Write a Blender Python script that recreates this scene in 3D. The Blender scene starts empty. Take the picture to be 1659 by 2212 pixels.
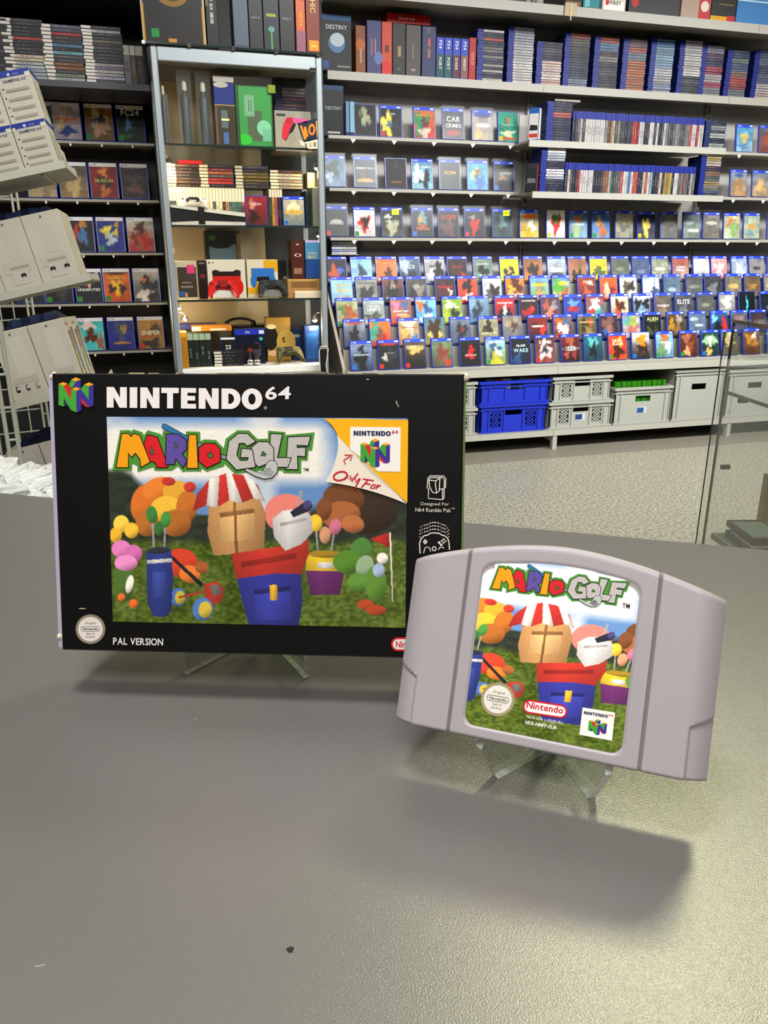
import bpy, math, random
import numpy as np
from mathutils import Vector, Matrix, Euler
from mathutils.geometry import tessellate_polygon
rnd = random.Random(11)
COL = bpy.context.scene.collection
pi = math.pi

# ---------------------------------------------------------------- camera calibration (world: x along the shelf wall, y into the shop, z up)
CZ = 1.11; FPX = 1662.0; TH = math.radians(18.56); PH = math.radians(16.4); CX, CY = 829.5, 1106.0
_c, _s = math.cos(PH), math.sin(PH)
def ray(px, py):
    u = (px - CX) / FPX; v = (CY - py) / FPX
    d = (u, math.cos(TH) + v * math.sin(TH), -math.sin(TH) + v * math.cos(TH))
    return Vector((d[0] * _c + d[1] * _s, -d[0] * _s + d[1] * _c, d[2]))
CAM = Vector((0, 0, CZ))
def ony(px, py, y):
    d = ray(px, py); return CAM + d * (y / d.y)
def onz(px, py, z):
    d = ray(px, py); return CAM + d * ((z - CZ) / d.z)
def atk(px, py, k):
    return CAM + ray(px, py) * k
def camv(x, y, z):                      # camera-yaw frame -> world
    return Vector((x * _c + y * _s, -x * _s + y * _c, z + CZ))
def onplane(px, py, M):                 # pixel -> local (x, z) on plane y=0 of M
    Mi = M.inverted(); o = Mi @ CAM; d = Mi.to_3x3() @ ray(px, py)
    t = -o.y / d.y
    return (o.x + d.x * t, o.z + d.z * t)
def project_np(P):
    P = np.asarray(P, float) - np.array([0, 0, CZ])
    x = P[:, 0] * _c - P[:, 1] * _s; y = P[:, 0] * _s + P[:, 1] * _c; z = P[:, 2]
    dep = y * math.cos(TH) - z * math.sin(TH); up = y * math.sin(TH) + z * math.cos(TH)
    return CX + FPX * x / dep, CY - FPX * up / dep

# ---------------------------------------------------------------- colour
def lin(h):
    if not isinstance(h, str): return tuple(h) if len(h) == 4 else tuple(h) + (1,)
    h = h.lstrip('#'); v = [int(h[i:i + 2], 16) / 255 for i in (0, 2, 4)]
    return tuple(c / 12.92 if c <= .04045 else ((c + .055) / 1.055) ** 2.4 for c in v) + (1,)
def lin3(h): return np.array(lin(h)[:3])

# ---------------------------------------------------------------- materials
def nodes(name):
    m = bpy.data.materials.new(name); m.use_nodes = True; nt = m.node_tree
    b = nt.nodes['Principled BSDF']; return m, nt, b
def noise(nt, scale, detail=3, vec=None):
    n = nt.nodes.new('ShaderNodeTexNoise'); n.inputs['Scale'].default_value = scale; n.inputs['Detail'].default_value = detail
    tc = nt.nodes.new('ShaderNodeTexCoord'); nt.links.new(tc.outputs['Object'], n.inputs['Vector']); return n
def mixc(nt, fac, a, b, mode='MIX'):
    m = nt.nodes.new('ShaderNodeMix'); m.data_type = 'RGBA'; m.blend_type = mode
    for sock, v in ((m.inputs[0], fac), (m.inputs[6], a), (m.inputs[7], b)):
        if hasattr(v, 'node'): nt.links.new(v, sock)
        else: sock.default_value = v
    return m.outputs[2]
def mapr(nt, val, a, b, c, d):
    n = nt.nodes.new('ShaderNodeMapRange'); nt.links.new(val, n.inputs[0])
    for i, v in enumerate((a, b, c, d)): n.inputs[i + 1].default_value = v
    return n.outputs[0]
def bump(nt, b, val, strength, dist):
    n = nt.nodes.new('ShaderNodeBump'); n.inputs['Strength'].default_value = strength; n.inputs['Distance'].default_value = dist
    nt.links.new(val, n.inputs['Height']); nt.links.new(n.outputs[0], b.inputs['Normal'])
def mat(name, col, rough=.5, metal=0, var=.08, scale=30, bmp=0, bscale=400, spec=.5, coat=0, emit=None, es=0):
    m, nt, b = nodes(name); c = lin(col)
    b.inputs['Roughness'].default_value = rough; b.inputs['Metallic'].default_value = metal
    b.inputs['Specular IOR Level'].default_value = spec; b.inputs['Coat Weight'].default_value = coat; b.inputs['Coat Roughness'].default_value = .08
    n = noise(nt, scale)
    lo = tuple(x * (1 - var) for x in c[:3]) + (1,); hi = tuple(min(1, x * (1 + var)) for x in c[:3]) + (1,)
    nt.links.new(mixc(nt, n.outputs['Fac'], lo, hi), b.inputs['Base Color'])
    if bmp: bump(nt, b, noise(nt, bscale, 2).outputs['Fac'], bmp, .0006)
    if emit: b.inputs['Emission Color'].default_value = lin(emit); b.inputs['Emission Strength'].default_value = es
    return m
def attr_mat(name, rough, grain=.1, gscale=900, spec=.5, coat=0, croof=.06, gam=1.0):
    m, nt, b = nodes(name)
    a = nt.nodes.new('ShaderNodeAttribute'); a.attribute_name = 'Col'
    n = noise(nt, gscale, 2)
    f = mapr(nt, n.outputs['Fac'], .3, .7, 1 - grain, 1 + grain)
    cc = nt.nodes.new('ShaderNodeCombineColor')
    for i in range(3): nt.links.new(f, cc.inputs[i])
    gm = nt.nodes.new('ShaderNodeGamma'); gm.inputs[1].default_value = gam; nt.links.new(a.outputs['Color'], gm.inputs[0])
    nt.links.new(mixc(nt, 1.0, gm.outputs[0], cc.outputs[0], 'MULTIPLY'), b.inputs['Base Color'])
    b.inputs['Roughness'].default_value = rough; b.inputs['Specular IOR Level'].default_value = spec
    b.inputs['Coat Weight'].default_value = coat; b.inputs['Coat Roughness'].default_value = croof
    return m
def glass_mat(name, tint=(.93, .97, .95), refl=.12, rough=.01, fmax=.5):
    m = bpy.data.materials.new(name); m.use_nodes = True; nt = m.node_tree; nt.nodes.clear()
    o = nt.nodes.new('ShaderNodeOutputMaterial'); t = nt.nodes.new('ShaderNodeBsdfTransparent'); g = nt.nodes.new('ShaderNodeBsdfGlossy')
    t.inputs[0].default_value = tint + (1,); g.inputs['Roughness'].default_value = rough; g.inputs['Color'].default_value = (.9, .95, .93, 1)
    lw = nt.nodes.new('ShaderNodeLayerWeight'); lw.inputs[0].default_value = refl
    f = mapr(nt, lw.outputs['Facing'], 0, 1, .02, fmax)
    mx = nt.nodes.new('ShaderNodeMixShader'); nt.links.new(f, mx.inputs[0]); nt.links.new(t.outputs[0], mx.inputs[1]); nt.links.new(g.outputs[0], mx.inputs[2])
    nt.links.new(mx.outputs[0], o.inputs[0]); return m
M = {}
M['print'] = attr_mat('printed_sleeve', .42, .06, 700, .22, gam=1.22)
M['card'] = attr_mat('printed_carton', .45, .07, 1600, .22)
M['art'] = attr_mat('printed_artwork', .38, .16, 2600, .4)
M['spine'] = attr_mat('case_plastic', .42, .06, 300, .25, gam=1.28)
M['bluecase'] = mat('blue_case_plastic', '2438a6', .25, spec=.6)
M['steel'] = mat('shelf_grey_enamel', '9d9b91', .45, var=.04)
M['steeld'] = mat('panel_grey_enamel', '6d6a66', .55, var=.05)
M['black'] = mat('black_enamel', '0b0b0d', .6, var=.1)
M['blackedge'] = mat('shelf_lip_metal', '96948c', .4)
M['blackshelf'] = mat('dark_shelf_metal', '25262a', .45)
M['alu'] = mat('brushed_aluminium', '8c9498', .4, metal=.3, var=.05, scale=80)
M['cream'] = mat('cream_panel', 'ab9b78', .6, var=.04)
M['cabin'] = mat('cabinet_ceiling_board', '6e6a60', .6)
M['glass'] = glass_mat('thin_glass', (.996, .999, .997), .1)
M['film'] = glass_mat('clear_film', (.97, .975, .975), .2, .3, .09)
M['gedge'] = mat('green_glass_edge', '1d2a28', .15)
M['tanside'] = mat('side_panel_enamel', '9b9388', .4)
M['wire'] = mat('grey_wire_coating', 'a5a79c', .4)
M['tray'] = mat('tray_sheet_metal', 'b3b3a4', .45)
M['white'] = mat('white_plastic', 'dcdad4', .4)
M['rubber'] = mat('black_rubber', '101012', .5)
M['chrome'] = mat('polished_steel', 'd8d8d8', .1, metal=1)
M['bulb'] = mat('warm_bulb', 'fff0c8', .3, emit='ffd9a0', es=14)
M['skyblue'] = mat('blue_crate_plastic', '1428a2', .38, var=.05)
M['greycrate'] = mat('grey_crate_plastic', '94958d', .45, var=.05)
M['panel'] = mat('panel_light_enamel', 'a5a29d', .55, var=.05)
M['cartgrey'] = mat('warm_grey_plastic', '9f989b', .42, var=.02, scale=500, bmp=.06, bscale=2500, spec=.4)
M['wood'] = mat('brown_board', '8a6a40', .5, var=.15, scale=8)
M['knob'] = mat('grey_metal', '8d8d88', .4, metal=.5)
M['acrylic'] = glass_mat('clear_acrylic', (.93, .96, .94), .35, .03)
def acredge():  # light piped to the polished acrylic edges is put into the white colour
    m = bpy.data.materials.new('acrylic_edge_painted_glow'); m.use_nodes = True; nt = m.node_tree; b = nt.nodes['Principled BSDF']; b.inputs['Base Color'].default_value = lin('f4f8f4'); b.inputs['Roughness'].default_value = .12
    b.inputs['Specular IOR Level'].default_value = .9; n = noise(nt, 220); nt.links.new(mapr(nt, n.outputs['Fac'], .35, .65, .6, .95), b.inputs['Alpha']); return m
M['acredge'] = acredge()
def plastic_film():
    m, nt, b = nodes('crumpled_film')
    b.inputs['Base Color'].default_value = lin('e6e8e8'); b.inputs['Roughness'].default_value = .16; b.inputs['Alpha'].default_value = .82
    b.inputs['Specular IOR Level'].default_value = .8
    n = noise(nt, 45, 4); bump(nt, b, n.outputs['Fac'], .9, .01); return m
M['bag'] = plastic_film()
def floor_mat():
    m, nt, b = nodes('speckled_vinyl')
    n1 = noise(nt, 70, 3); n2 = noise(nt, 110, 2); n3 = noise(nt, 3, 2)
    a = mixc(nt, mapr(nt, n1.outputs['Fac'], .38, .62, 0, 1), lin('66645a'), lin('97947f'))
    c = mixc(nt, mapr(nt, n2.outputs['Fac'], .56, .66, 0, .8), a, lin('bcb8a4'))
    d = mixc(nt, mapr(nt, n3.outputs['Fac'], .3, .7, 0, .25), c, lin('7d7a68'))
    nt.links.new(d, b.inputs['Base Color']); b.inputs['Roughness'].default_value = .4; return m
M['floor'] = floor_mat()
M['border'] = mat('plain_floor_band', '6f6a5f', .5, var=.1, scale=12)
def counter_mat():
    m, nt, b = nodes('grey_laminate')
    n1 = noise(nt, 2600, 2); n2 = noise(nt, 5, 3); n3 = noise(nt, 1900, 3)
    a = mixc(nt, mapr(nt, n1.outputs['Fac'], .3, .7, 0, 1), lin('5f5d5a'), lin('686662'))
    d = mixc(nt, mapr(nt, n2.outputs['Fac'], .35, .65, 0, .35), a, lin('646260'))
    nt.links.new(d, b.inputs['Base Color'])
    b.inputs['Roughness'].default_value = .32; b.inputs['Specular IOR Level'].default_value = .8
    bump(nt, b, n3.outputs['Fac'], .34, .0004); b.inputs['Coat Weight'].default_value = .8; b.inputs['Coat Roughness'].default_value = .24; b.inputs['Coat IOR'].default_value = 1.7; nt.links.new(b.inputs['Normal'].links[0].from_socket, b.inputs['Coat Normal']); return m
M['counter'] = counter_mat()
M['counterbody'] = mat('dark_counter_front', '4b4a48', .5)
M['wall'] = mat('painted_wall', '8f8c86', .7, var=.03, scale=4)
M['wallblack'] = mat('black_painted_wall', '121214', .7, var=.05, scale=4)
M['ceil'] = mat('white_ceiling', 'c9c7c0', .8, var=.02, scale=4)

# ---------------------------------------------------------------- objects
def tag(o, label=None, cat=None, group=None, kind=None):
    if label: o['label'] = label
    if cat: o['category'] = cat
    if group: o['group'] = group
    if kind: o['kind'] = kind
    return o
def empty(name, loc=(0, 0, 0), rot=(0, 0, 0)):
    o = bpy.data.objects.new(name, None); COL.objects.link(o); o.location = loc; o.rotation_euler = rot; o.empty_display_size = .02; return o
def mesh_obj(name, me, parent=None, loc=(0, 0, 0), rot=(0, 0, 0)):
    o = bpy.data.objects.new(name, me); COL.objects.link(o); o.location = loc; o.rotation_euler = rot
    if parent: o.parent = parent
    return o
class MB:
    def __init__(s): s.v = []; s.f = []; s.c = []; s.mi = []; s.col = (1, 1, 1, 1); s.m = 0; s.X = None
    def pt(s, p):
        p = Vector(p); s.v.append(tuple(s.X @ p) if s.X else tuple(p)); return len(s.v) - 1
    def face(s, idx, col=None): s.f.append(tuple(idx)); s.c.append(lin(col) if col else s.col); s.mi.append(s.m)
    def poly(s, pts, col=None): s.face([s.pt(p) for p in pts], col)
    def box(s, x0, x1, y0, y1, z0, z1, col=None, skip=''):
        i = [s.pt((x, y, z)) for x in (x0, x1) for y in (y0, y1) for z in (z0, z1)]
        for k, q in (('l', (0, 1, 3, 2)), ('r', (4, 6, 7, 5)), ('f', (0, 4, 5, 1)), ('k', (2, 3, 7, 6)), ('b', (0, 2, 6, 4)), ('t', (1, 5, 7, 3))):
            if k not in skip: s.face([i[j] for j in q], col)
        return s
    def cbox(s, x0, x1, y0, y1, z0, z1, b=.002, col=None):
        xs = (x0, x0 + b, x1 - b, x1); ys = (y0, y0 + b, y1 - b, y1); zs = (z0, z0 + b, z1 - b, z1); ids = {}
        for ix in range(4):
            for iy in range(4):
                for iz in range(4):
                    e = (ix in (0, 3)) + (iy in (0, 3)) + (iz in (0, 3))
                    if e == 1: ids[ix, iy, iz] = s.pt((xs[ix], ys[iy], zs[iz]))
        F = lambda *q: s.face([ids[k] for k in q], col)
        F((0, 1, 1), (0, 1, 2), (0, 2, 2), (0, 2, 1)); F((3, 1, 1), (3, 2, 1), (3, 2, 2), (3, 1, 2))
        F((1, 0, 1), (2, 0, 1), (2, 0, 2), (1, 0, 2)); F((1, 3, 1), (1, 3, 2), (2, 3, 2), (2, 3, 1))
        F((1, 1, 0), (1, 2, 0), (2, 2, 0), (2, 1, 0)); F((1, 1, 3), (2, 1, 3), (2, 2, 3), (1, 2, 3))
        for a in (0, 3):
            ai = 1 if a == 0 else 2
            for c in (0, 3):
                ci = 1 if c == 0 else 2
                F((a, ci, 1), (a, ci, 2), (ai, c, 2), (ai, c, 1)); F((a, 1, ci), (a, 2, ci), (ai, 2, c), (ai, 1, c)); F((1, a, ci), (2, a, ci), (2, ai, c), (1, ai, c))
                for e in (0, 3):
                    ei = 1 if e == 0 else 2; F((a, ci, ei), (ai, c, ei), (ai, ci, e))
        return s
    def prism(s, pts, ax, a0, a1, col=None):   # closed 2D polygon extruded along axis ax ('x','y','z')
        def P(p, a): return {'x': (a, p[0], p[1]), 'y': (p[0], a, p[1]), 'z': (p[0], p[1], a)}[ax]
        A = [s.pt(P(p, a0)) for p in pts]; B = [s.pt(P(p, a1)) for p in pts]; n = len(pts)
        for t in tessellate_polygon([[Vector((p[0], p[1], 0)) for p in pts]]):
            s.face([A[t[0]], A[t[1]], A[t[2]]], col); s.face([B[t[2]], B[t[1]], B[t[0]]], col)
        for i in range(n):
            j = (i + 1) % n; s.face((A[i], A[j], B[j], B[i]), col)
        return s
    def tube(s, pts, r, n=8, col=None, closed=False):
        pts = [Vector(p) for p in pts]; rings = []
        for i, p in enumerate(pts):
            a = pts[i - 1] if (i or closed) else p; b = pts[(i + 1) % len(pts)] if (i < len(pts) - 1 or closed) else p
            d = (b - a).normalized(); u = d.orthogonal().normalized() if not rings else (rings[-1][1] - d * rings[-1][1].dot(d)).normalized(); w = d.cross(u)
            rr = r[i] if hasattr(r, '__len__') else r
            rings.append(([s.pt(p + (u * math.cos(t) + w * math.sin(t)) * rr) for t in (2 * pi * k / n for k in range(n))], u))
        m = len(rings)
        for i in range(m if closed else m - 1):
            A, B = rings[i][0], rings[(i + 1) % m][0]
            for k in range(n): s.face((A[k], A[(k + 1) % n], B[(k + 1) % n], B[k]), col)
        if not closed: s.face(rings[0][0][::-1], col); s.face(rings[-1][0], col)
        return s
    def lathe(s, prof, n=20, c=(0, 0, 0), col=None):
        rings = []
        for r, z in prof: rings.append([s.pt((c[0] + r * math.cos(2 * pi * k / n), c[1] + r * math.sin(2 * pi * k / n), c[2] + z)) for k in range(n)])
        for A, B in zip(rings, rings[1:]):
            for k in range(n): s.face((A[k], A[(k + 1) % n], B[(k + 1) % n], B[k]), col)
        s.face(rings[0][::-1], col); s.face(rings[-1], col); return s
    def ball(s, c, r, n=10, col=None, sq=(1, 1, 1)):
        prof = [(max(1e-4, math.sin(pi * i / n)), -math.cos(pi * i / n)) for i in range(n + 1)]; rings = []
        for a, z in prof: rings.append([s.pt((c[0] + r * sq[0] * a * math.cos(2 * pi * k / (2 * n)), c[1] + r * sq[1] * a * math.sin(2 * pi * k / (2 * n)), c[2] + r * sq[2] * z)) for k in range(2 * n)])
        for A, B in zip(rings, rings[1:]):
            for k in range(2 * n): s.face((A[k], A[(k + 1) % (2 * n)], B[(k + 1) % (2 * n)], B[k]), col)
        return s
    def mesh(s, name, mats, smooth=False):
        me = bpy.data.meshes.new(name); me.from_pydata(s.v, [], s.f)
        for m in (mats if isinstance(mats, (list, tuple)) else [mats]): me.materials.append(m)
        me.polygons.foreach_set('material_index', s.mi)
        a = me.color_attributes.new('Col', 'FLOAT_COLOR', 'CORNER'); arr = []
        for f, c in zip(s.f, s.c): arr.extend(list(c) * len(f))
        a.data.foreach_set('color', arr)
        if smooth: me.polygons.foreach_set('use_smooth', [True] * len(s.f))
        me.update(); return me
    def build(s, name, mats, parent=None, loc=(0, 0, 0), rot=(0, 0, 0), smooth=False):
        o = mesh_obj(name, s.mesh(name, mats, smooth), parent, loc, rot)
        if smooth: 
            try: o.data.set_sharp_from_angle(angle=math.radians(40))
            except Exception: pass
        return o

# ---------------------------------------------------------------- glyphs from the built-in font
CH = "ABCDEFGHIJKLMNOPQRSTUVWXYZabcdefghijklmnopqrstuvwxyz0123456789-()'.:!+&\u00ae\u2122"
GL = {}
def load_glyphs():
    obs = []
    for bold in (0, 1):
        for ch in CH:
            c = bpy.data.curves.new('glyph', 'FONT'); c.body = ch; c.resolution_u = 3; c.offset = .022 if bold else 0
            o = bpy.data.objects.new('glyph', c); COL.objects.link(o); obs.append((bold, ch, o))
    bpy.context.view_layer.update(); dg = bpy.context.evaluated_depsgraph_get()
    for bold, ch, o in obs:
        me = o.evaluated_get(dg).to_mesh()
        GL[bold, ch] = ([(v.co.x, v.co.y) for v in me.vertices], [tuple(p.vertices) for p in me.polygons]); o.evaluated_get(dg).to_mesh_clear()
    for _b, _c2, o in obs:
        d = o.data; bpy.data.objects.remove(o); bpy.data.curves.remove(d)
load_glyphs()
def text_geo(txt, bold=0, track=.07):
    V, F, x = [], [], 0.0
    for ch in txt:
        if ch == ' ': x += .3; continue
        v, f = GL.get((bold, ch), GL[bold, '-'])
        if not v: continue
        lo = min(p[0] for p in v); hi = max(p[0] for p in v); b = len(V)
        V += [(p[0] - lo + x, p[1]) for p in v]; F += [tuple(i + b for i in q) for q in f]; x += hi - lo + track
    return V, F
def fit_text(txt, place, bold=0, track=.07):
    """place(u, v) -> 3D point for u,v in 0..1 of the text's own box"""
    V, F = text_geo(txt, bold, track)
    x0, x1 = min(p[0] for p in V), max(p[0] for p in V); y0, y1 = min(p[1] for p in V), max(p[1] for p in V)
    return [place((p[0] - x0) / (x1 - x0), (p[1] - y0) / (y1 - y0 + 1e-6)) for p in V], F
def add_text(mb, txt, place, col, bold=0, track=.07):
    V, F = fit_text(txt, place, bold, track); b = len(mb.v)
    for p in V: mb.pt(p)
    for f in F: mb.face([i + b for i in f], col)
def text_box(mb, txt, xc, zc, w, h, y, col, bold=0, keep=True, track=.07):
    V, F = text_geo(txt, bold, track); x0 = min(p[0] for p in V); x1 = max(p[0] for p in V); y0 = min(p[1] for p in V); y1 = max(p[1] for p in V)
    sx, sz = w / (x1 - x0), h / (y1 - y0)
    if keep: sx = sz = min(sx, sz)
    b = len(mb.v)
    for p in V: mb.pt((xc + (p[0] - (x0 + x1) / 2) * sx, y, zc + (p[1] - (y0 + y1) / 2) * sz))
    for f in F: mb.face([i + b for i in f], col)
ORD = 'zeroth first second third fourth fifth sixth seventh eighth ninth tenth eleventh twelfth thirteenth fourteenth fifteenth sixteenth seventeenth eighteenth nineteenth twentieth twenty-first twenty-second twenty-third twenty-fourth'.split()
# ================================================================= ROOM
def struct(name, mb, m): 
    o = mb.build(name, m); o['kind'] = 'structure'; return o
RX0, RX1, RY0, RY1, RZ = -2.4, 5.2, -1.8, 4.75, 2.95
struct('floor', MB().box(RX0, RX1, RY0, RY1, -.05, 0), M['floor'])
struct('ceiling', MB().box(RX0, RX1, RY0, RY1, RZ, RZ + .05), M['ceil'])
struct('wall_back', MB().box(RX0, RX1, RY1, RY1 + .1, 0, RZ), M['wall'])
struct('wall_left', MB().box(RX0 - .1, RX0, RY0, RY1, 0, RZ), M['wallblack'])
struct('wall_right', MB().box(RX1, RX1 + .1, RY0, RY1, 0, RZ), M['wall'])
struct('wall_front', MB().box(RX0, RX1, RY0 - .1, RY0, 0, RZ), M['wall'])
struct('floor_strip_1', MB().box(.9, RX1, 3.83, 4.6, 0, .003), M['border'])  # plain, darker strip of floor along the foot of the grey shelving

# ================================================================= COUNTER
CT = .910
def ctr(x, y, z): p = camv(x, y, 0); return (p.x, p.y, z)
edge = lambda x: .5877 - .283 * x
outl = [(-.95, edge(-.95) - .035), (-.12, edge(-.12) - .035), (-.10, edge(-.10)), (1.05, edge(1.05)), (.86, -.42), (-1.12, .14)]
cnt = tag(empty('shop_counter', ctr(0, .1, 0)), 'grey laminate shop counter with shiny worktop carrying the black carton and grey cartridge', 'counter')
cinv = Matrix.Translation(-cnt.location)
mb = MB(); mb.X = cinv; mb.prism([ctr(x, y, 0)[:2] for x, y in outl], 'z', CT - .035, CT); mb.build('worktop', M['counter'], cnt)
mb = MB(); mb.X = cinv; mb.prism([(ctr(.97 * x, .1 + (y - .1) * .9, 0))[:2] for x, y in outl], 'z', 0, CT - .035); mb.build('base', M['counterbody'], cnt)
p = onz(627, 2052, CT); mb = MB(); mb.X = cinv
mb.prism([(p.x + .0011 * math.cos(a) * (1 + .25 * math.sin(3 * a)), p.y + .0011 * math.sin(a)) for a in np.linspace(0, 2 * pi, 14)[:-1]], 'z', CT, CT + .00012); mb.build('ink_mark', M['rubber'], cnt)
for q0, q1 in (((418, 1556), (424, 1552)), ((482, 1525), (484, 1524)), ((75, 2088), (97, 2084))):
    a, b = onz(*q0, CT), onz(*q1, CT); mb = MB(); mb.X = cinv; mb.tube([a + Vector((0, 0, .00005)), b + Vector((0, 0, .00005))], .00018, 5); mb.build('scratch', M['steel'], cnt)

# ================================================================= PRINT HELPERS
class Sheet:
    def __init__(s, Mx, y0=0.0, step=.00012): s.M = Mx; s.y0 = y0; s.step = step
    def loc(s, p): return onplane(p[0], p[1], s.M)
    def y(s, layer): return s.y0 - s.step * layer
    def poly(s, mb, pts, col, layer, holes=(), px=True):
        rings = [[(s.loc(p) if px else p) for p in r] for r in [pts] + list(holes)]
        flat = [q for r in rings for q in r]; base = len(mb.v)
        for q in flat: mb.pt((q[0], s.y(layer), q[1]))
        for t in tessellate_polygon([[Vector((q[0], q[1], 0)) for q in r] for r in rings]): mb.face([base + i for i in t], col)
    def line(s, mb, pts, w, col, layer, closed=False, px=True):
        P = [Vector(s.loc(p)) if px else Vector(p) for p in pts]; n = len(P); b = len(mb.v)
        for i in range(n):
            a = P[i - 1] if (i or closed) else P[i]; c = P[(i + 1) % n] if (i < n - 1 or closed) else P[i]
            d = (c - a); d = d.normalized() if d.length else Vector((1, 0)); nn = Vector((-d.y, d.x)) * w / 2
            for q in (P[i] + nn, P[i] - nn): mb.pt((q.x, s.y(layer), q.y))
        for i in range(n if closed else n - 1):
            j = (i + 1) % n; mb.face([b + 2 * i, b + 2 * i + 1, b + 2 * j + 1, b + 2 * j], col)
    def text(s, mb, txt, quad, col, layer, bold=0, track=.07):   # quad px: bl, br, tr, tl
        q = [Vector(s.loc(p)) for p in quad]
        def place(u, v):
            a = q[0].lerp(q[1], u).lerp(q[3].lerp(q[2], u), v); return (a.x, s.y(layer), a.y)
        add_text(mb, txt, place, col, bold, track)
    def textbar(s, mb, txt, x0, y0, x1, y1, h, col, layer, bold=0):  # baseline px from (x0,y0) to (x1,y1), height h px upwards
        d = Vector((x1 - x0, y1 - y0)).normalized(); n = Vector((d.y, -d.x)) * h
        s.text(mb, txt, [(x0, y0), (x1, y1), (x1 + n.x, y1 + n.y), (x0 + n.x, y0 + n.y)], col, layer, bold)
def grow(pts, d):
    n = len(pts); A = sum(pts[i][0] * pts[(i + 1) % n][1] - pts[(i + 1) % n][0] * pts[i][1] for i in range(n)); sg = 1 if A > 0 else -1; out = []
    for i in range(n):
        a, b, c = Vector(pts[i - 1]), Vector(pts[i]), Vector(pts[(i + 1) % n])
        e1 = (b - a).normalized(); e2 = (c - b).normalized(); n1 = Vector((e1.y, -e1.x)) * sg; n2 = Vector((e2.y, -e2.x)) * sg
        m = (n1 + n2); m = m.normalized() if m.length > .01 else n1; k = min(1.8, 1 / max(.3, m.dot(n1))); out.append(tuple(b + m * d * k))
    return out
def ell(cx, cy, rx, ry=None, n=28, a0=0, rot=0):
    ry = ry or rx; c, s = math.cos(rot), math.sin(rot)
    return [(cx + rx * math.cos(t) * c - ry * math.sin(t) * s, cy + rx * math.cos(t) * s + ry * math.sin(t) * c) for t in (a0 + 2 * pi * k / n for k in range(n))]
def rrect(x0, y0, x1, y1, r, n=5):
    out = []
    for cx, cy, a in ((x1 - r, y1 - r, 0), (x0 + r, y1 - r, pi / 2), (x0 + r, y0 + r, pi), (x1 - r, y0 + r, 1.5 * pi)):
        out += [(cx + r * math.cos(a + pi / 2 * k / n), cy + r * math.sin(a + pi / 2 * k / n)) for k in range(n + 1)]
    return out

# emblem: four-sided block letter mark (unit square, y down)
NP = [('g', [(545, 430), (630, 275), (755, 335), (665, 520), (620, 545)]), ('p', [(755, 335), (910, 275), (905, 560), (765, 505), (665, 520)]),
      ('g', [(905, 560), (1010, 420), (1150, 475), (1142, 885)]), ('r', [(395, 468), (540, 430), (612, 560), (607, 885)]),
      ('d', [(400, 815), (520, 1045), (400, 1095)]), ('r', [(920, 830), (1142, 1110), (1060, 1098), (930, 985)]),
      ('g', [(245, 415), (395, 470), (607, 885), (620, 560), (655, 555), (772, 618), (778, 1270), (620, 1200), (520, 1040), (400, 815), (400, 1095), (245, 1040)]),
      ('p', [(772, 618), (905, 558), (1142, 885), (1148, 475), (1290, 420), (1290, 1050), (1200, 1100), (1142, 1110), (920, 830), (925, 1210), (778, 1270)]),
      ('o', [(250, 410), (385, 355), (528, 405), (395, 468)]), ('o', [(630, 272), (765, 208), (912, 272), (755, 333)]),
      ('o', [(652, 552), (765, 503), (900, 555), (772, 617)]), ('o', [(1015, 418), (1155, 358), (1292, 417), (1150, 475)])]
NC = dict(g='3f9a35', p='3b2f86', r='d3201c', d='2e2a5c', o='eda01c')
def emblem(sh, mb, place, layer, dark=1.0):
    for k, (c, pts) in enumerate(NP): sh.poly(mb, [place((x - 245) / 1047, (y - 208) / 1062) for x, y in pts], NC[c], layer + k * .05)
def quadplace(q):   # q px: tl, tr, br, bl ; u right, v down
    q = [Vector(p) for p in q]
    return lambda u, v: tuple(q[0].lerp(q[1], u).lerp(q[3].lerp(q[2], u), v))
# heavy block capitals
BLK = {'N': [[(0, 0), (0, 1), (.36, 1), (.66, .48), (.66, 1), (1, 1), (1, 0), (.64, 0), (.34, .52), (.34, 0)]], 'I': [[(0, 0), (0, 1), (1, 1), (1, 0)]],
       'T': [[(0, 1), (1, 1), (1, .74), (.67, .74), (.67, 0), (.33, 0), (.33, .74), (0, .74)]],
       'E': [[(0, 0), (0, 1), (1, 1), (1, .77), (.43, .77), (.43, .62), (.94, .62), (.94, .39), (.43, .39), (.43, .23), (1, .23), (1, 0)]],
       'D': [[(0, 0), (0, 1)] + [(.45 + .55 * math.sin(t), .5 + .5 * math.cos(t)) for t in np.linspace(0, pi, 14)], [(.36, .25), (.36, .75)] + [(.42 + .24 * math.sin(t), .5 + .25 * math.cos(t)) for t in np.linspace(0, pi, 10)]],
       'O': [ell(.5, .5, .5, .52, 26), ell(.5, .5, .18, .27, 20)]}
NSP = [('N', 28, 135), ('I', 150, 190), ('N', 206, 308), ('T', 318, 410), ('E', 422, 502), ('N', 516, 622), ('D', 637, 738), ('O', 744, 853)]
def block_word(sh, mb, place, col, layer):   # place(u, v) -> px ; v up
    for ch, a, b in NSP:
        R = [[place((a + (b - a) * x - 28) / 825, y) for x, y in r] for r in BLK[ch]]
        sh.poly(mb, R[0], col, layer, R[1:])

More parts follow.
